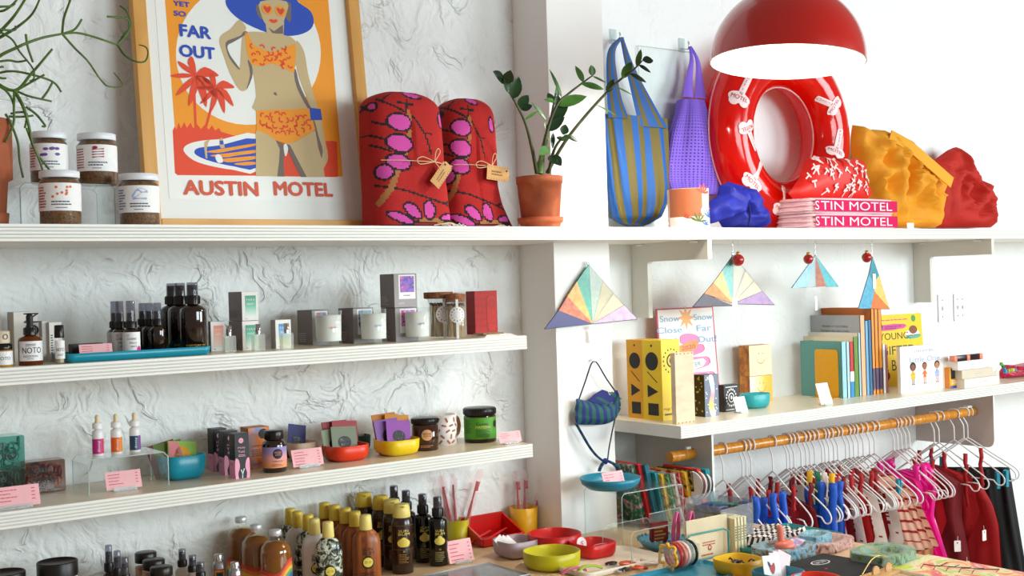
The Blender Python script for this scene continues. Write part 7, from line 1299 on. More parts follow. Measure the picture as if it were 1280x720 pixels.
# row of books: spines forward, covers to the left
def book(lb, px0, px1, zt, d, cover, spine=None, Y=2.80, art=None, spart=None, pages='f1ece0', name='book', rz=0, yoff=0):
    t = thing(name, lb, 'book', (px0, Y+yoff, ZR_), rz, None); w = px1-px0; h = zt-ZR_; cm = m(cover, .4, var=.03); sm_ = m(spine or cover, .4, var=.03); b = .0018 if w > .006 else .0008
    g = G(); g.box((b/2, d/2, h/2), (b, d, h), cm); g.box((w-b/2, d/2, h/2), (b, d, h), cm); cv = g.obj('cover', t); g = G(); g.box((w/2, b/2, h/2), (w, b, h), sm_); sp_ = g.obj('spine', t); g = G(); g.box((w/2, d/2, h/2), (max(w-2*b, .001), d-.006, h-.006), m(pages, .8)); g.obj('pages', t)
    if art: g = G(); art(g, lambda a, z, k=0: (-.0004-.0003*k, d/2-a, z), d, h); g.obj('print', cv)
    if spart: g = G(); spart(g, lambda x, z, k=0: (w/2+x, -.0004-.0003*k, z), w, h); g.obj('print', sp_)
    return t
BY = 2.80
def X_(px): return px
def cover_lines(g, f, d, h): 
    for i, s_ in enumerate(('WORKING UP THE COURAGE', 'TO TAKE A BIG LEAP IS HARD,', 'BUT HIDING IS ALMOST NEVER', 'TO MAKE A GREAT BIG SPLASH.')): g.text(s_, f, .0, h*(.86-.06*i), INK, w=d*(.52+.05*(i % 3)), h=h*.026)
def leaf_art(g, f, d, h):
    for i in range(10): z = h*(.1+.09*i); g.shape(f, [(-d*.45, z), (-d*.25, z+h*.01), (-d*.25, z+h*.02), (-d*.45, z+h*.012)], INK)
    g.shape(f, [(-d*.3, h*.8), (d*.45, h*.8), (d*.45, h*.88), (-d*.3, h*.9)], m('7a9a3a', .5)); g.scrib(lambda a, z: f(a, z, 1), -d*.2, h*.9, d*.6, h*.1, m('2f4a1c', .5), 2); g.scrib(f, -d*.45, h*.75, d*.2, h*.5, m('b84a1c', .5), 8)
SPN = lambda c: (lambda g, f, w, h: g.text(c, f, 0, h*.55, LBW, w=h*.5, h=w*.5, rot=-pi/2))
bk = {'A': (3.5449, 3.572)}
def bk_(a, b): return a, b
Dp = 0.2047
book('teal-green board book with pale blue spine first in the row', 3.5449, 3.572, 1.2579, Dp*.92, '5d9a94', '9ad0dc')
book('thin pale blue book second in the row', 3.5734, 3.5902, 1.2551, Dp*.9, 'c4e2ea', 'b4dae6')
book('book with red, white and blue spine', 3.5916, 3.6131, 1.2556, Dp*.9, 'e8e6e0', 'c81c20', spart=lambda g, f, w, h: (g.shape(f, [(-w*.5, h*.28), (w*.5, h*.28), (w*.5, h*.46), (-w*.5, h*.46)], LBW), g.shape(f, [(-w*.5, 0), (w*.5, 0), (w*.5, h*.28), (-w*.5, h*.28)], m('2a8ac0', .5))))
book('green-spined book with a patterned cream cover', 3.6145, 3.6407, 1.2717, Dp*1.18, 'efe2c2', '5f8a1c', art=leaf_art)
book('cream thin book with pale blue spine behind the green one', 3.6421, 3.6546, 1.2854, Dp*1.22, 'eee4d2', 'a8d4e6')
book('grey book with black lines of print and peach spine', 3.656, 3.6825, 1.349, Dp*1.12, 'aeb0b4', 'eab488', art=cover_lines, spart=SPN('BIG SPLASH') if False else None)
book('sky blue spined book', 3.6839, 3.7013, 1.3274, Dp*1.0, '7ab4d4', '6cacd4')
book('deep blue spined book', 3.7022, 3.7201, 1.3296, Dp*1.0, '3a7a9c', '2a6a98')
for i, (a, b, lb) in enumerate(((3.7215, 3.739, 'left of three tall orange picture books'), (3.7405, 3.7605, 'middle of three tall orange picture books'), (3.7619, 3.782, 'right of three tall orange picture books'))):
    book(lb, a, b, 1.3741, Dp*1.25, 'c86a1c', 'e8902c', spart=lambda g, f, w, h: (g.shape(f, [(-w*.4, h*.05), (w*.4, h*.05), (w*.4, h*.3), (-w*.4, h*.3)], m('5a4a6a', .5)),))
book('slim white-spined book right of the orange ones', 3.7834, 3.8012, 1.2365, Dp*.8, 'f3ece6', 'f6f0ee')
book('slim pink-spined book at the right end of the row', 3.8022, 3.8133, 1.2327, Dp*.8, 'e0688c', 'e88aa4')
t = thing('book_end', 'mustard yellow rounded bookend against the teal-green book', 'bookend', (3.5449-.0045, 2.80+.004, ZR_)); g = G(); w = 0.1042; h = 1.229-ZR_; g.prism(rrect(0, .0, w, h, .012, 4), -.0012, .0012, m('e0a414', .35), lambda x, y, z: (y, x+.01, z)); g.box((-.012, w/2+.01, .001), (.03, w, .002), m('e0a414', .35)); g.obj('metal_plate', t)
plaincard(((3.3199, 2.6891, ZR_), 0.0621, .075), 'blank white price card before the bookend')
def face_kid(g, F, x, z, s_, skin, hair, cloth, puff, trousers=False):
    f = lambda k: (lambda a, b: F(a, b, k))
    g.shape(f(1), ell(x, z+s_*.62, s_*puff, s_*puff*.9, 16), m(hair, .6)); g.shape(f(2), ell(x, z+s_*.56, s_*.2, s_*.2, 14), m(skin, .6)); g.shape(f(3), ell(x-s_*.07, z+s_*.57, s_*.02, n=6), INK); g.shape(f(3), ell(x+s_*.07, z+s_*.57, s_*.02, n=6), INK)
    g.shape(f(1), [(x-s_*.14, z-s_*.1), (x+s_*.14, z-s_*.1), (x+s_*.08, z+s_*.34), (x-s_*.08, z+s_*.34)] if trousers else [(x-s_*.24, z-s_*.12), (x+s_*.24, z-s_*.12), (x+s_*.07, z+s_*.36), (x-s_*.07, z+s_*.36)], m(cloth, .6))
    for q in (-1, 1):
        g.shape(f(1), [(x+q*s_*.04, z-s_*.12), (x+q*s_*.1, z-s_*.12), (x+q*s_*.1, z-s_*.42), (x+q*s_*.04, z-s_*.42)], m(cloth if trousers else skin, .6)); g.shape(f(2), ell(x+q*s_*.09, z-s_*.45, s_*.07, s_*.03, 8), INK)
        g.shape(f(1), [(x+q*s_*.08, z+s_*.3), (x+q*s_*.26, z+s_*.12), (x+q*s_*.22, z+s_*.06), (x+q*s_*.08, z+s_*.2)], m(cloth, .6))
def ygb(g, f, w, h):
    f2 = lambda x, z: f(x, z, 1); g.scrib(f, -w*.38, h*.94, w*.6, h*.03, m('c83a8a', .5), 1); g.shape(f, catmull([(-w*.36, h*.78), (w*.1, h*.80), (w*.12, h*.86), (-w*.34, h*.86)], 2), m('d8489a', .5)); g.scrib(f2, -w*.3, h*.845, w*.36, h*.05, m('7a1a5a', .5), 2)
    g.text('YOUNG,', f, -w*.1, h*.69, INK, w=w*.66, h=h*.11); g.text('GIFTED', f, -w*.05, h*.50, INK, w=w*.72, h=h*.12); g.text('& BLACK', f, -w*.0, h*.29, INK, w=w*.8, h=h*.15)
    g.shape(f, ell(w*.28, h*.72, w*.16, h*.05, 14), m('f4efe4', .5)); g.shape(f2, ell(w*.3, h*.77, w*.09, h*.06, 14), m('8a4a2c', .5)); g.shape(f, catmull([(w*.14, h*.69), (w*.45, h*.7), (w*.4, h*.65), (w*.2, h*.645)], 3), m('4ab0a0', .5)); g.shape(f, ell(w*.32, h*.93, w*.05, h*.05, 10), m('4a9a4a', .5)); g.shape(f, ell(-w*.38, h*.15, w*.12, h*.08, 14), m('7a2a20', .5)); g.shape(f, catmull([(w*.0, h*.05), (w*.2, h*.2), (w*.4, h*.1), (w*.3, h*.02)], 3), m('2a7a3a', .5)); g.shape(f, ell(-w*.4, h*.84, w*.06, h*.05, 10), m('3a8a4a', .5))
yg = ((4.1055, 2.945, 1.053), 0.3037, 0.2832); t = carton('picture_book', 'yellow picture book with big brown lettering standing face-on', 'book', yg[0], yg[1], yg[2], .012, m('f4cf10', .4, var=.02), m('efe9da', .5), ygb); t.rotation_euler = (R(-3), 0, 0)
def dbl(g, f, w, h):
    g.text('DREAM BIG', f, 0, h*.88, m('7a98b4', .5), w=w*.42, h=h*.055); g.text('Little One', f, 0, h*.70, m('8aa8c8', .5), w=w*.62, h=h*.12)
    face_kid(g, f, -w*.25, h*.33, h*.36, '8a4a3a', '2a1414', 'e8c020', .30); face_kid(g, f, -w*.01, h*.33, h*.36, 'a8603c', '241414', 'e07018', .24, True); face_kid(g, f, w*.25, h*.33, h*.36, 'c88058', '241414', 'a8b8e8', .27); g.scrib(f, -w*.15, h*.05, w*.3, h*.02, m('9ab0c4', .5), 1)
db = ((3.9509, 2.7356, 1.053), 0.3027, 0.1733, 0.0139); carton('picture_book', 'white picture book with three small children drawn on it', 'book', db[0], db[1], db[2], max(db[3], .012), m('f6f5f2', .4, var=.01), m('eadfd4', .5), dbl)
carton('small_book', 'little yellow and black book just right of the white picture book', 'book', *((4.1066, 2.7131, 1.053), 0.0652, 0.0796), .05, m('f0b020', .4), m('e8902c', .4), lambda g, f, w, h: (g.shape(f, [(-w*.4, h*.45), (w*.2, h*.45), (w*.2, h*.95), (-w*.4, h*.95)], INK), g.shape(f, [(-w*.48, 0), (w*.48, 0), (w*.48, h*.12), (-w*.48, h*.12)], m('2a4aa0', .5)), g.scrib(f, -w*.3, h*.4, w*.6, h*.2, LBW, 2)))
KB = ((4.2329, 2.6786, 1.053), 0.2336, 0.0356)
for i, (lb, dx, w_, c) in enumerate((('lower white slim box in the stack by the right picture edge', 0, 1, 'efe8dc'), ('middle white slim box in the stack by the right picture edge', -.02, .9, 'ded2bc'), ('upper clear-lidded slim box in the stack by the right picture edge', -.05, .8, 'f6f6f4'))):
    hh_ = KB[2]*.95; carton('slim_white_box', lb, 'box', (KB[0][0]+dx, KB[0][1]+.004*i, KB[0][2]+(hh_+.0006)*i), KB[1]*w_, hh_, .12, m(c, .4), m(c, .5), lambda g, f, w, h: g.scrib(f, -w*.1, h*.6, w*.3, h*.2, m('c9c4ba', .5), 1))
t = thing('hair_clip', 'black and coral flat hair clip lying on the white slim boxes', 'hair clip', (KB[0][0]-.07, KB[0][1]+.02, KB[0][2]+(KB[2]*.95+.0006)*3)); g = G(); g.box((0, 0, .011), (.16, .02, .022), m('1a0a08', .25), .003, seg=2); g.obj('clip_body', t); g = G()
for x in (-.085, -.0, .085): g = G(); g.box((x, -.001, .011), (.02, .024, .023), m('f08a70', .3), .003, seg=2); g.obj('coral_tip', t)
t = pouch('glitter_pouch', 'crimson glittery pouch at the right picture edge', 'pouch', ((4.6527, 2.80, ZR_), [(-.10, 0), (.13, 0), (.15, .03), (.1, .055), (.0, .05), (-.06, .055), (-.10, .03)]), .04, cloudy(['7a0a24', 'c01840', 'e04a70'], 120, 1, .35), 6, 30, .5)
t = thing('bead_string', 'string of green, blue and yellow beads lying on the crimson pouch', 'beads', (4.4375, 2.72, ZR_+.045))
for i, (x, z, c) in enumerate(((0, .025, '5aa83a'), (.012, .016, '3a7a2c'), (.02, .004, '2a7ac0'), (.028, -.008, '2a9ad0'), (.05, -.006, '9aa82a'), (.066, -.004, '8ab02c'), (.082, -.004, 'e8c02a'), (.098, -.006, '2a8ac0'))): g = G(); g.box((x, 0, z), (.014, .012, .014), m(c, .3), .004, seg=2); g.obj('bead', t)
g = G(); g.tube([(-.05, 0, -.01), (-.02, 0, .016), (0, 0, .025), (.028, 0, -.008), (.1, 0, -.006)], .0012, m('e8b0a0', .5), 5); g.obj('cord', t)

# ================================================================ HANGERS AND CLOTHES
RZ = .9435
WIRE = m('f2efee', .3, coat=.3, var=.01)
def make_hanger():
    t = thing('clothes_hanger', 'x', 'hanger', (0, 2.76, RZ)); r_ = .0029
    g = G(); hk = catmull([(.019, 0, -.012), (.022, 0, .004), (.014, 0, .0185), (0, 0, .0205), (-.015, 0, .018), (-.0225, 0, .002), (-.016, 0, -.018), (-.002, 0, -.045), (0, 0, -.065), (0, 0, -.1)], 4, False); g.tube(hk, r_, WIRE, 5); g.obj('hook', t)
    g = G(); hf = [(0, 0, -.1), (.02, 0, -.112), (.1, 0, -.168), (.155, 0, -.205), (.178, 0, -.224), (.186, 0, -.243), (.178, 0, -.26), (.160, 0, -.262), (.148, 0, -.25), (.13, 0, -.243)]
    g.tube(catmull(hf+[(0, 0, -.24)]+[(-a, b, c) for a, b, c in reversed(hf)], 3, False), r_, WIRE, 5); g.obj('shoulder_wire', t); return t
H0 = make_hanger()
rnd = random.Random(4)
def strip(t, name, x, w, z0, z1, mt, wob=.01, thick=.006, seed=0):
    g = G(); n = 12; vs = []
    for i in range(n+1):
        z = z0+(z1-z0)*i/n; o = wob*noise.noise(Vector((i*.5, seed, x*9))); vs += [(x-w/2+o, -thick/2, z), (x+o, -thick-.002*sin(i), z), (x+w/2+o, -thick/2, z), (x+w/2+o, thick/2, z), (x-w/2+o, thick/2, z)]
    g.add(vs, [(5*i+a, 5*i+(a+1) % 5, 5*i+5+(a+1) % 5, 5*i+5+a) for i in range(n) for a in range(5)]+[(4, 3, 2, 1, 0), tuple(5*n+a for a in range(5))], mt, True); return g.obj(name, t)
def body(t, name, pts, mt, depth=.02, seed=0, amp=.9, fn=None, label=None):
    """hanging cloth panel with long vertical folds"""
    top = max(p[1] for p in pts); o = [tuple(a*(1-k/4)+b*k/4 for a, b in zip(p, pts[(i+1) % len(pts)])) for i, p in enumerate(pts) for k in range(4)]
    xs = [p[0] for p in pts]; g = G(); NX, NZ = 24, (60 if fn else 20); x0, x1 = min(xs), max(xs); z0, z1 = min(p[1] for p in pts), top
    def span(z):
        X = [a[0]+(b[0]-a[0])*(z-a[1])/(b[1]-a[1]) for a, b in zip(o, o[1:]+o[:1]) if (a[1]-z)*(b[1]-z) < 0]
        return (min(X), max(X)) if len(X) >= 2 else None
    rows = []
    for j in range(NZ+1):
        z = z0+(z1-z0)*(.002+.996*j/NZ); s_ = span(z)
        if s_: rows.append((z, s_))
    vs = []; mi = []
    for z, (a, b) in rows:
        for i in range(NX+1):
            u = i/NX; x = a+(b-a)*u; d = depth*(sin(pi*u)**.5*.5+amp*.5*noise.noise(Vector((u*7+seed, z*2.5, seed)))*1.4); d = max(d, .002); vs.append((x, -d, z))
    nr = len(rows); k0 = len(vs); vs += [(x, min(-y*.4, .012), z) for x, y, z in vs]
    F = []; W1 = NX+1
    for j in range(nr-1):
        for i in range(NX): a = j*W1+i; F.append((a, a+1, a+W1+1, a+W1)); F.append((k0+a+W1, k0+a+W1+1, k0+a+1, k0+a))
    if fn:
        base = len(g.v); g.v += vs
        for f in F: z = vs[f[0]][2]; x = vs[f[0]][0]; g.f.append(tuple(base+q for q in f)); g.mi.append(g.mat(fn(x, z))); g.sm.append(True)
    else: g.add(vs, F, mt, True)
    return g.obj(name, t, label)
CREAMT = m('ecbfa8', .9, bump=.4, bs=300, var=.04); STR = m('a8202c', .9); MAG = m('ee0c96', .28, coat=.3, var=.1); RDC = m('a80410', .65, bump=.2, bs=300, var=.15); DRK = m('780a16', .7, var=.15); BKC = m('0a0a10', .75, bump=.2, bs=300); BLC = m('0f55c4', .5, var=.1); WTC = m('efe6e0', .8, var=.05); YLC = m('e8b41c', .6)
GRC = m('1a7a50', .6)
def tee(x, z): return STR if (z % .034) < .0078 else CREAMT
def print_wt(x, z): return RDC if noise.noise(Vector((x*60, z*90, 1))) > .45 else WTC
HP = (2.8763, 2.9666, 2.9858, 3.0089, 3.1148, 3.1873, 3.2036, 3.2241, 3.2613, 3.2864, 3.3074, 3.3327, 3.3711, 3.3883, 3.4099, 3.4361, 3.458, 3.5022, 3.5245, 3.5469, 3.5741, 3.6014, 3.6382, 3.666, 3.7793, 3.8034, 3.8276, 3.852, 3.8765, 4.0322, 4.0631, 4.1625, 4.2266, 4.2536)
KIND = 'bbrbrdBywbRrdwRrwRdrwttTMMMMrDRCKK'
NAMES = {'b': ('blue ribbon-strap swimsuit', 'swimsuit'), 'B': ('wide blue swim top', 'swimsuit'), 'r': ('red strappy swimsuit', 'swimsuit'), 'R': ('bright red tied swimsuit', 'swimsuit'), 'd': ('dark red wrapped top', 'top'), 'y': ('yellow and green strap top', 'top'), 'w': ('white and red printed top', 'top'), 't': ('pale pink tee with thin red stripes', 't-shirt'), 'T': ('foremost pale pink tee with thin red stripes', 't-shirt'), 'M': ('shiny magenta swim top', 'swimsuit'), 'D': ('dark red gathered dress', 'dress'), 'C': ('red strappy camisole dress', 'dress'), 'K': ('black trousers', 'trousers')}
ORD = ['first', 'second', 'third', 'fourth', 'fifth', 'sixth', 'seventh', 'eighth', 'ninth', 'tenth', 'eleventh', 'twelfth', 'thirteenth', 'fourteenth', 'fifteenth', 'sixteenth', 'seventeenth', 'eighteenth', 'nineteenth', 'twentieth', 'twenty-first', 'twenty-second', 'twenty-third', 'twenty-fourth', 'twenty-fifth', 'twenty-sixth', 'twenty-seventh', 'twenty-eighth', 'twenty-ninth', 'thirtieth', 'thirty-first', 'thirty-second', 'thirty-third', 'thirty-fourth']
for i, X in enumerate(HP):
    dz = rnd.uniform(-9, 9)+(0 if i < 29 else (6, 12, 22, 26, 34)[i-29]); rz = R(-90+dz); h = dup(H0, (X, 2.76, RZ), rz) if i else H0
    h.location = (X, 2.76, RZ); h.rotation_euler = (0, 0, rz); h['label'] = 'white wire hanger, the %s hook along the bamboo rail from the left' % ORD[i]; h['group'] = 'white wire hangers on the rail'
    k = KIND[i]; nm, cat = NAMES[k]; t = thing({'swimsuit': 'hanging_swimsuit', 'top': 'hanging_camisole', 't-shirt': 'striped_tee', 'dress': 'hanging_dress', 'trousers': 'black_trousers'}[cat], nm+', on the %s hanger from the left' % ORD[i], cat, (X, 2.76, RZ-.215), rz, 'clothes on the bamboo rail'); s = i*1.37
    if k in 'bB':
        for q in ((.10, .15) if k == 'b' else (.07, .12, .16)): strip(t, 'strap', q, .026, .06+.02*(q > .1), -.16, BLC, .010, .01, s+q*50)
        body(t, 'cloth', [(-.10, .0), (.17, -.0), (.17, -.16), (.02, -.26), (-.10, -.16)], BLC, .018, s)
    elif k == 'y': 
        for q, c in ((.06, YLC), (.09, GRC), (.12, WTC), (.15, YLC)): strip(t, 'strap', q, .018, .11, -.2, c, .010, .008, s+q*50)
    elif k in 'rRd':
        for q in (-.08, .02, .10): strip(t, 'strap', q, .014, .08, -.12, RDC if k != 'd' else DRK, .010, .008, s+q*70)
        body(t, 'cloth', [(-.12, -.02), (-.02, .03), (.12, .0), (.15, -.14), (.08, -.3), (-.08, -.3), (-.14, -.14)], {'r': RDC, 'R': RDC, 'd': DRK}[k], .022, s)
    elif k == 'w':
        body(t, 'cloth', [(-.13, .01), (-.04, .05), (.05, .05), (.15, 0), (.19, -.16), (.10, -.30), (-.12, -.28)], WTC, .02, s, fn=print_wt); strip(t, 'strap', .06, .02, .08, -.16, RDC, .02, .008, s)
    elif k in 'tT':
        body(t, 'cloth', [(-.16, -.02), (-.05, .05), (.06, .05), (.13, .0), (.13, -.42), (-.15, -.42)], CREAMT, .03, s, fn=tee); body(t, 'sleeve', [(.08, .02), (.16, -.02), (.24, -.19), (.10, -.24)], CREAMT, .03, s+3, fn=tee)
        if k == 'T': body(t, 'lining', [(.12, -.20), (.22, -.19), (.20, -.36), (.12, -.38)], m('e0a070', .8), .02, s+5, label='orange-tan inner sleeve')
    elif k == 'M':
        for q in (-.06, .09): strip(t, 'strap', q, .02, .07, -.1, MAG, .02, .01, s+q*50)
        body(t, 'cloth', [(-.12, -.02), (.0, .04), (.13, .01), (.11, -.12), (.17, -.30), (.12, -.42), (-.05, -.40), (-.12, -.2)], MAG, .045, s, 1.6)
    elif k == 'D': body(t, 'cloth', [(-.14, -.03), (.0, .03), (.12, -.02), (.11, -.15), (.17, -.46), (-.16, -.46)], DRK, .04, s, 1.4); strip(t, 'tie', .06, .012, -.02, -.34, RDC, .03, .01, s)
    elif k == 'C':
        for q in (-.09, .10): strip(t, 'strap', q, .013, .09, -.06, RDC, .008, .008, s+q*50)
        body(t, 'cloth', [(-.17, -.13), (-.09, -.05), (.0, -.11), (.10, -.05), (.14, -.12), (.16, -.2), (.17, -.46), (-.19, -.46)], RDC, .04, s, .8)
    else: body(t, 'left_leg', [(-.16, 0), (.0, .0), (.02, -.55), (-.20, -.55)], BKC, .03, s); body(t, 'right_leg', [(-.0, 0), (.15, 0), (.22, -.55), (.03, -.55)], BKC, .03, s+2)
CP = m('2a94ac', .35)
for i, (X, dy, dz, lb) in enumerate(((HP[22], .12, -.16, 'turquoise peg clipped near the striped tees'), (HP[29]-.02, .0, -.14, 'turquoise peg clipped beside the magenta tops'), (HP[29]+.04, .0, -.14, 'turquoise peg clipped above the dark red dress'), (HP[32], .14, -.20, 'turquoise peg holding the left side of the black trousers'), (HP[33]+.03, .14, -.20, 'turquoise peg holding the right side of the black trousers'))):
    t = thing('clothes_peg', lb, 'peg', (X, 2.76-dy, RZ+dz-.05), .3*i, 'turquoise pegs on the hangers')
    for q in (-1, 1): g = G(); g.prism([(-.005, -.03), (.005, -.03), (.006, .03), (-.003, .035)], -.006, .006, CP, lambda x, y, z, q=q: (x+q*(.004+.1*max(z, 0)), y, z)); g.obj('prong', t)
    g = G(); g.lathe([(.005, -.008), (.005, .008)], m('c9ccd0', .3, 1), 10, mx=Matrix.Rotation(R(90), 4, 'X')); g.obj('spring', t)
for i, (X, dy, z) in enumerate(((HP[28], .16, -.47), (HP[28]+.04, .17, -.55), (HP[30], .15, -.46))):
    t = thing('swing_tag', ['left', 'middle', 'right'][i]+' small white swing tag on the magenta and red clothes', 'tag', (X, 2.76-dy-.03, RZ+z+.03), -.6+.3*i, 'white swing tags'); g = G(); g.prism(rrect(-.012, -.02, .012, .02, .003), -.0008, .0008, WTC); g.obj('paper', t); g = G(); g.shape(flat(.001), ell(0, .012, .003, n=8), DRK); g.tube([(0, -.001, .014), (.004, .004, .035)], .0008, WTC, 4); g.obj('tag_string', t)

# ================================================================ COUNTER, RIGHT PART
# row of folded patterned cloths leaning in a clear rack
cols = [('1d6a4a', 'e8a0b8'), ('b8141c', 'b8141c'), ('1a6070', '1a6070'), ('1f8c9c', '1f8c9c'), ('e2b63a', '2a2418'), ('1a8a4a', 'e8e4d8'), ('ece8e4', 'c8141c'), ('c8141c', 'ece8e4'), ('e8b42c', '1a1612'), ('17130f', 'd8b45a'), ('d8341c', 'd8341c'), ('0f8a96', '0f8a96')]
nmz = ['green floral', 'plain red', 'dark teal', 'teal', 'yellow printed', 'green and white', 'white and red', 'red and white', 'yellow and black', 'black patterned', 'plain vermilion', 'plain turquoise']
bx_ = ((2.5551, 2.86, 0.9365), (2.572, 2.845, 0.9386), (2.5855, 2.83, 0.9361), (2.6058, 2.815, 0.9102), (2.6158, 2.8, 0.9056), (2.6291, 2.785, 0.9057), (2.639, 2.77, 0.9086), (2.6488, 2.755, 0.9115), (2.6585, 2.74, 0.9145), (2.6716, 2.725, 0.917), (2.6881, 2.71, 0.9242), (2.708, 2.695, 0.9234))
for i, (X, YY, zt) in enumerate(bx_):
    a, b = cols[i]; h = min(zt-ZC, .26)-.012; t = thing('folded_bandana', nmz[i]+' folded cloth leaning in the clear rack behind the risers', 'bandana', (X, YY, ZC+.012), 0, 'folded cloths in the clear rack'); mt = cloudy([a, a, b] if a != b else [a, a], 60, .3, .8)
    for q in range(2):
        g = G(); pts = rrect(-.0095+.009*q, 0, -.0015+.009*q, h, .0035, 3); lean = -.22
        g.prism(pts, -.07, .08, mt, lambda x, y, z: (x+lean*z+.002*sin(z*60), y, z*.97)); g.v = [(x, y+.004*noise.noise(Vector((x*20, z*20, i))), z) for x, y, z in g.v]; g.obj('fold', t)
t = thing('cloth_rack', 'clear acrylic rack holding the folded patterned cloths', 'rack', (2.66, 2.71, ZC), -.5); A2 = clear('fbffff', .03, body=.08); g = G(); g.box((0, .07, .008), (.22, .17, .006), A2); g.obj('base_panel', t)
g = G(); g.prism([(-.13, .0), (.11, .0), (.11, .085), (-.13, .05)], -.03, -.026, A2); g.obj('front_panel', t); g = G(); g.tube([(-.13, -.028, .05), (.11, -.028, .085)], .0016, clear('e6f2f4', .05, body=.6), 4); g.obj('polished_edge', t)
for i in range(5):
    X = 2.6373+.0095*i; t = thing('round_patch', ['first', 'second', 'third', 'fourth', 'fifth'][i]+' of the round felt-like discs at the right of the cloth rack', 'disc', (X, 2.655, 0.8687), 0, 'round discs at the end of the rack'); c = ['f0e8e6', 'b84050', 'f0eeec', '2f3a3c', 'eeeae8'][i]; g = G(); g.lathe([(.041, -.002), (.043, 0), (.041, .002)], m(c, .6), 32, mx=Matrix.Rotation(R(84), 4, 'Y')); g.obj('disc', t); g = G(); g.tube([(.0, .043*cos(q*pi/12), .043*sin(q*pi/12)) for q in range(24)], .0022, m(('3a4444', 'f4f0ee')[i % 2], .5), 5, closed=True); g.obj('rim', t)
# clear grey bin with striped strap
gx = (2.5327, 2.47, 0.8242); gh = 0.8727-ZC; t = thing('clear_bin', 'tilted clear grey bin holding a navy and green strap', 'bin', (gx[0], gx[1]-.02, ZC+.0), .15); g = G(); A3 = clear('eceef0', .06, body=.22, bodyh='c9ccd0'); w_, d_, h_ = .16, .12, gh
for a, b, nm in (((0, -d_/2, h_*.42), (w_, .003, h_*.84), 'front_panel'), ((0, d_/2, h_/2), (w_, .003, h_), 'back_panel'), ((-w_/2, 0, h_*.45), (.003, d_, h_*.9), 'side_panel'), ((w_/2, 0, h_*.45), (.003, d_, h_*.9), 'side_panel'), ((0, 0, h_*.6), (w_, d_, .003), 'inner_shelf')): g = G(); g.box(a, b, A3); g.obj(nm, t)
t = thing('striped_strap', 'navy and green striped cloth strap coiled in the clear grey bin', 'strap', (gx[0], gx[1]-.02, ZC+h_*.66), .15)
for i in range(7):
    p = [(.075*cos(q*.9+i), .045*sin(q*1.1+i*2), .008+.014*abs(sin(q+i))) for q in range(6)]; c = catmull(p, 4, False)
    for k_ in range(0, len(c)-1): 
        if k_ % 4 == 0: g = G(); g.tube(c[k_:k_+5], .006, (NVY, GRN)[(k_//4+i) % 2], 6, flatten=.4); g.obj('band', t)
# wooden board and card sleeves with wire bookend
wbx = ((2.3977, 2.3422, 0.73), 0.1596, 0.1137)
LW = wood('d8c6a2', 'e4d5b6', 5, .55, (1, 1, .3))
t = thing('wooden_card', 'pale wooden board with small red print held by a teal wire stand', 'wooden board', (wbx[0][0], wbx[0][1]+.03, wbx[0][2])); W2, H2 = wbx[1]*1.0, wbx[2]*.97; g = G(); g.box((0, 0, H2/2), (W2, .008, H2), LW, .0008); b = g.obj('board', t); g = G(); RI = m('b03a2c', .6); f = flat(.0045); g.scrib(f, -.02, H2*.42, .05, .014, RI, 2); g.shape(f, ell(.008, H2*.24, .008, .008, 10), RI); g.shape(flat(.0048), ell(.008, H2*.25, .004, .004, 8), LW); g.scrib(f, -.025, H2*.12, .06, .009, RI, 1); g.obj('print', b)
for i in range(4):
    t = thing('card_sleeve', ['first', 'second', 'third', 'fourth'][i]+' cream card sleeve standing behind the wooden board', 'card sleeve', (wbx[0][0]+W2*.5+.012+.013*i, wbx[0][1]+.06, ZC), 0, 'cream card sleeves behind the board'); g = G(); g.box((0, 0, H2*.45), (.009, .11, H2*.88), m(('e9dfb8', 'ddd6ae', 'efe6c8', 'e4dab0')[i], .5), .001); b = g.obj('sleeve', t)
    g = G(); g.scrib(lambda a, z: (a, -.0556, z), -.003, H2*.7, .006, H2*.4, INK, 6); g.obj('print', b)
t = thing('wire_stand', 'teal wire stand in front of the wooden board', 'wire stand', (wbx[0][0], wbx[0][1]+.01, ZC)); g = G(); TW_ = m('3f8f8c', .35); p = [(W2*.42, 0, .002), (W2*.42, 0, H2*.6), (W2*.3, 0, H2*.68), (-W2*.5, 0, H2*.68), (-W2*.62, 0, H2*.6), (-W2*.62, 0, .002)]; g.tube(p, .0028, TW_, 8); g.tube([(-W2*.62, 0, .003), (W2*.42, 0, .003)], .0028, TW_, 8); g.obj('wire', t)
# bowls
yb = ((2.3202, 2.1833, 0.73), 0.1145, 0.0382); sqbowl('square_bowl', 'small yellow square bowl full of little metal bits', yb[0], yb[1], yb[2]*1.1, m('e2b40a', .35), 0, 3.4)
for i in range(16): a, q = rnd.uniform(0, 6.3), rnd.uniform(0, yb[1]*.32); t = thing('metal_charm', 'small dark metal charm in the little yellow bowl', 'charm', (yb[0][0]+q*cos(a), yb[0][1]+q*sin(a), yb[0][2]+yb[2]*.72+rnd.uniform(0, .006)), a, 'metal charms in the yellow bowl'); g = G(); g.tube([(-.008, 0, 0), (0, .003, .006), (.008, 0, .001)], .0022, m(('5a4a3a', '8a8a8c', '3a3230')[i % 3], .3, .9), 6); g.obj('pin', t)
tb = ((2.3098, 2.0394, 0.73), 0.1161, 0.0365); sqbowl('square_bowl', 'teal square bowl of white cards at the bottom edge', tb[0], tb[1], tb[2], m('2a7f98', .35), 0, 3.4)
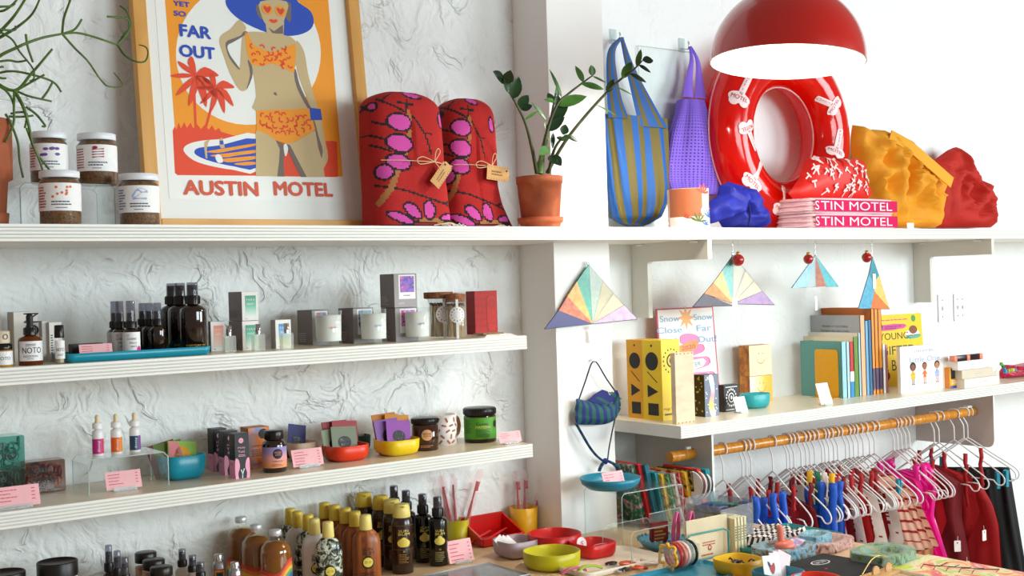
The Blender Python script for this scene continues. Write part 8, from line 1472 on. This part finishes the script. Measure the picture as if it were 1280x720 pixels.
for i, (x, y, rt, w_) in enumerate(((-.14, .0, .10, .52), (.10, .1, .16, .4), (.2, .14, .30, .4), (.30, .18, .5, .4))):
    t = thing('sticker_card', ['white card with a small red and blue drawing, left in the teal bowl', 'second pale pink card in the teal bowl', 'third pale pink card in the teal bowl', 'right-most pale pink card in the teal bowl'][i], 'card', (tb[0][0]+x*tb[1], tb[0][1]+y*tb[1], tb[0][2]+tb[2]*.3), 0, 'cards in the teal bowl')
    def dr(g, f, w, h): g.shape(f, catmull([(-w*.2, h*.75), (-w*.05, h*.62), (w*.12, h*.72), (w*.16, h*.5), (w*.02, h*.28), (-w*.12, h*.4)], 3), m('b03a3c', .6)); g.shape(lambda a, b: f(a, b), catmull([(-w*.24, h*.78), (-w*.1, h*.7), (-w*.12, h*.55), (-w*.2, h*.6)], 3), m('2a5a8a', .6))
    packet(t, 0, 0, 0, tb[1]*w_, tb[2]*1.75, m('f2ece8' if i == 0 else 'f2d8dc', .6), rt, -.25, dr if i == 0 else None, 'paper')
rb_ = ((2.3212, 1.9284, 0.73), 0.1207, 0.037); sqbowl('round_bowl', 'orange-red bowl rim at the bottom edge below the black shirt', rb_[0], rb_[1], rb_[2], m('d8300e', .35), 0, 2.3)
# stone-glazed square dishes
def ashtray(lb, spec, cols, hk=1.0, wk=1.0, rz=0, basin=True, asp=.8):
    loc, w, h = spec; w *= wk*.86; h *= hk; t = thing('marbled_dish', lb, 'dish', (loc[0], loc[1], loc[2]), rz); g = G(); n = 48; r = w/2
    def ring(k, z, sq): 
        o = []
        for i in range(n): a = 2*pi*i/n+.01; ca, sa = cos(a), sin(a); q = (abs(ca)**sq+abs(sa)**sq)**(-1/sq) if sq > 2 else 1; x, y = r*k*q*ca, r*k*asp*q*sa; s_ = abs(x)/r+abs(y)/(r*asp); lim = 1.62*k; o.append((x*min(1, lim/s_) if sq > 2 else x, y*min(1, lim/s_) if sq > 2 else y, z))
        return o
    L_ = [ring(.97, 0, 12), ring(1, .004, 12), ring(1, h*.94, 12), ring(.96, h, 12)]+([ring(.80, h, 2), ring(.72, h*.9, 2), ring(.6, h*.55, 2), ring(.35, h*.4, 2), ring(.01, h*.38, 2)] if basin else [ring(.01, h, 2)])
    vs = [v for l in L_ for v in l]; mt = cloudy(cols, 26, 2.5, .3, 6, bump=.1); g.add(vs, [(j*n+i, j*n+(i+1) % n, (j+1)*n+(i+1) % n, (j+1)*n+i) for j in range(len(L_)-1) for i in range(n)], mt); g.add(L_[0], [tuple(reversed(range(n)))], mt); g.obj('dish_body', t); return t
d1 = ((2.5691, 2.245, 0.73), 0.2036, 0.0249); ashtray('blue-grey marbled square dish with coral ring holder in it', d1, ['3a5f74', '6f9fb8', '8fb4c4', '5a5348', 'a07a64'], 1.2, 1, .12)
d2 = ((2.7179, 2.236, 0.73), 0.2085, 0.0268); ashtray('pink and brown marbled square dish behind the blue-grey one', (d2[0], d2[1], d2[2]), ['4a2420', 'c49a94', 'd4b0a8', 'b08078', '7a4a44'], 1.0, 1, .1)
d3 = ((2.6932, 2.0106, 0.73), 0.2009, 0.0311); ashtray('green and gold marbled square dish nearest the colourful print', d3, ['2a3a34', '5a7a5c', '8fa878', '6fa0ac', 'c9a04a'], 1.1, 1, .15)
d4 = ((2.8217, 2.2999, 0.73), 0.089, 0.0287); ashtray('small blue marbled dish sitting inside the pink and brown dish', ((d2[0][0]-.015, d2[0][1]+.01, ZC+d2[2]*.40), d4[1]*1.25, .038), ['3a6a84', '7ab0c4', '9cc4cc', '6a5a4c'], .8, 1, .3)
t = thing('ring_holder', 'coral pink ring holder with an upright finger on the blue-grey dish', 'ring holder', (d1[0][0]+.004, d1[0][1]-.0, ZC+d1[2]*1.2*.42)); k = .0015; CO = m('ec7f6c', .35, var=.03); g = G(); g.lathe([(.018, 0), (.027, .004), (.029, .014), (.024, .024), (.014, .028), (.008, .02), (0, .018)], CO, 28); g.obj('round_base', t)
g = G(); g.lathe([(.011, .012), (.0095, .034), (.0085, .048), (.0088, .054), (.0075, .060), (.004, .0635), (0, .064)], CO, 20, mx=Matrix.Translation((-.006, .006, .008)) @ Matrix.Rotation(R(-5), 4, 'Y')); g.obj('finger', t)
# teal tray with folded checkered cloth
tc = (2.7229, 2.4143, 0.73); tray('teal_tray', 'teal tray at the back edge under the black and white checkered cloth', (tc[0]-.04, tc[1]-.04, ZC), .36, .22, .014, m('1c8a8c', .35), .004, .02)
t = thing('checkered_cloth', 'folded black and white checkered cloth in the teal tray', 'cloth', (tc[0]-.055, tc[1]-.03, ZC+.006), .2); g = G(); K1, K2 = m('121014', .8), m('e6dcd8', .8); N_ = 16
for i in range(N_):
    for j in range(N_):
        q = lambda a, b: (-.11+.22*a/N_, -.07+.14*b/N_, .024+.012*noise.noise(Vector((a*.35, b*.35, 0)))-(.02 if a in (0, N_) or b in (0, N_) else 0)); g.add([q(i, j), q(i+1, j), q(i+1, j+1), q(i, j+1)], [(0, 1, 2, 3)], K1 if (i+j) % 2 else K2, True)
g.obj('check_top', t); g = G(); g.box((0, 0, .008), (.21, .13, .012), m('a85a3c', .8), .004); g.obj('folded_lining', t)
t = thing('patterned_sock', 'small orange and lilac patterned cloth piece before the checkered cloth', 'cloth', (tc[0]-.10, tc[1]-.16, ZC+.003), .3); g = G(); crumple(g, [(-.05, 0), (.05, 0), (.055, .02), (0, .035), (-.05, .022)], .03, cloudy(['e0702c', '8a8ac8', 'd8d0dc', '2a2a3a'], 40, 1, .8), 4, 8, 20, .4); g.obj('cloth', t)
# black folded shirt
bs_ = (2.5342, 2.0451, 0.73); t = thing('folded_shirt', 'black folded shirt with a white oval emblem lying on the counter', 'shirt', (bs_[0]-.02, bs_[1], ZC), .1); g = G(); g.box((0, 0, .006), (.24, .20, .011), BKC, .004, seg=2); b = g.obj('folded_cloth', t); g = G(); g.shape(topm(.0122), ell(.02, .04, .034, .02, 24), LBW); g.shape(topm(.0125), ell(.02, .04, .029, .0165, 24), BKC); g.text('WOW', topm(.0128), .02, .04, LBW, w=.045, h=.018); g.obj('emblem', b); g = G(); g.box((-.03, -.01, .0125), (.008, .006, .001), m('c82a5a', .6)); g.obj('pink_tab', b)
# colourful print on the counter
pr_ = ((2.6367, 1.9467, 0.73), (2.8229, 1.95, 0.73), (2.7647, 1.7416, 0.73), (2.5872, 1.7336, 0.73)); t = thing('art_print', 'bright yellow, pink and green painted print lying at the counter end', 'print', (pr_[1][0]-.10, pr_[1][1]-.15, ZC), 0); g = G(); g.box((0, 0, .004), (.20, .32, .007), m('f2eee4', .5)); b = g.obj('mount', t); g = G(); g.box((0, 0, .0078), (.194, .314, .0008), cloudy(['e8d23a', 'b8cc4a', 'f0e6c0', 'f09a5a', 'e04a6a', 'f2e8d0'], 7, 2, .4)); b2 = g.obj('painted_sheet', t); g = G()
for i in range(5): g.tube([(-.05+.01*i, .08-.03*i, .0088), (-.01+.01*i, .10-.03*i, .0088), (.0+.02*i, .06-.03*i, .0088), (.05, .07-.035*i, .0088)], .0011, INK, 4)
g.obj('ink_line', b2)
# earring stand
es = (2.5646, 1.93, 0.7427); t = thing('earring_stand', 'thin gold wire arch with round wooden discs at the bottom edge', 'earring stand', (es[0], es[1], ZC)); g = G(); kk = 0.002; zb = es[2]-ZC
g.tube([(-33*kk+66*kk*q/16, 0, max(0, zb+19*kk*sin(pi*q/16)-.0)) for q in range(17)], .0014, m('d8b870', .25, .9), 6); g.obj('wire_arch', t)
for x in (-8, 18): g = G(); g.lathe([(6.5*kk, -.002), (6.5*kk, .002)], wood('c99a62', 'd8b07c', 8), 28, mx=Matrix.Translation((x*kk, -.004, zb+1*kk)) @ Matrix.Rotation(R(90), 4, 'X')); g.obj('wooden_disc', t)
g = G(); g.box((-20*kk, -.004, zb-4*kk), (18*kk, .004, .006), m('d8b02a', .3, .8), .001); g.obj('gold_bar', t); g = G(); g.box((0, 0, .003), (60*kk, .05, .006), wood('c99a62', 'd8b07c', 8)); g.obj('base', t)
for s_ in (-1, 1): g = G(); g.tube([(s_*33*kk, 0, .005), (s_*33*kk, 0, max(zb, .01))], .0014, m('d8b870', .25, .9), 6); g.obj('wire_leg', t)
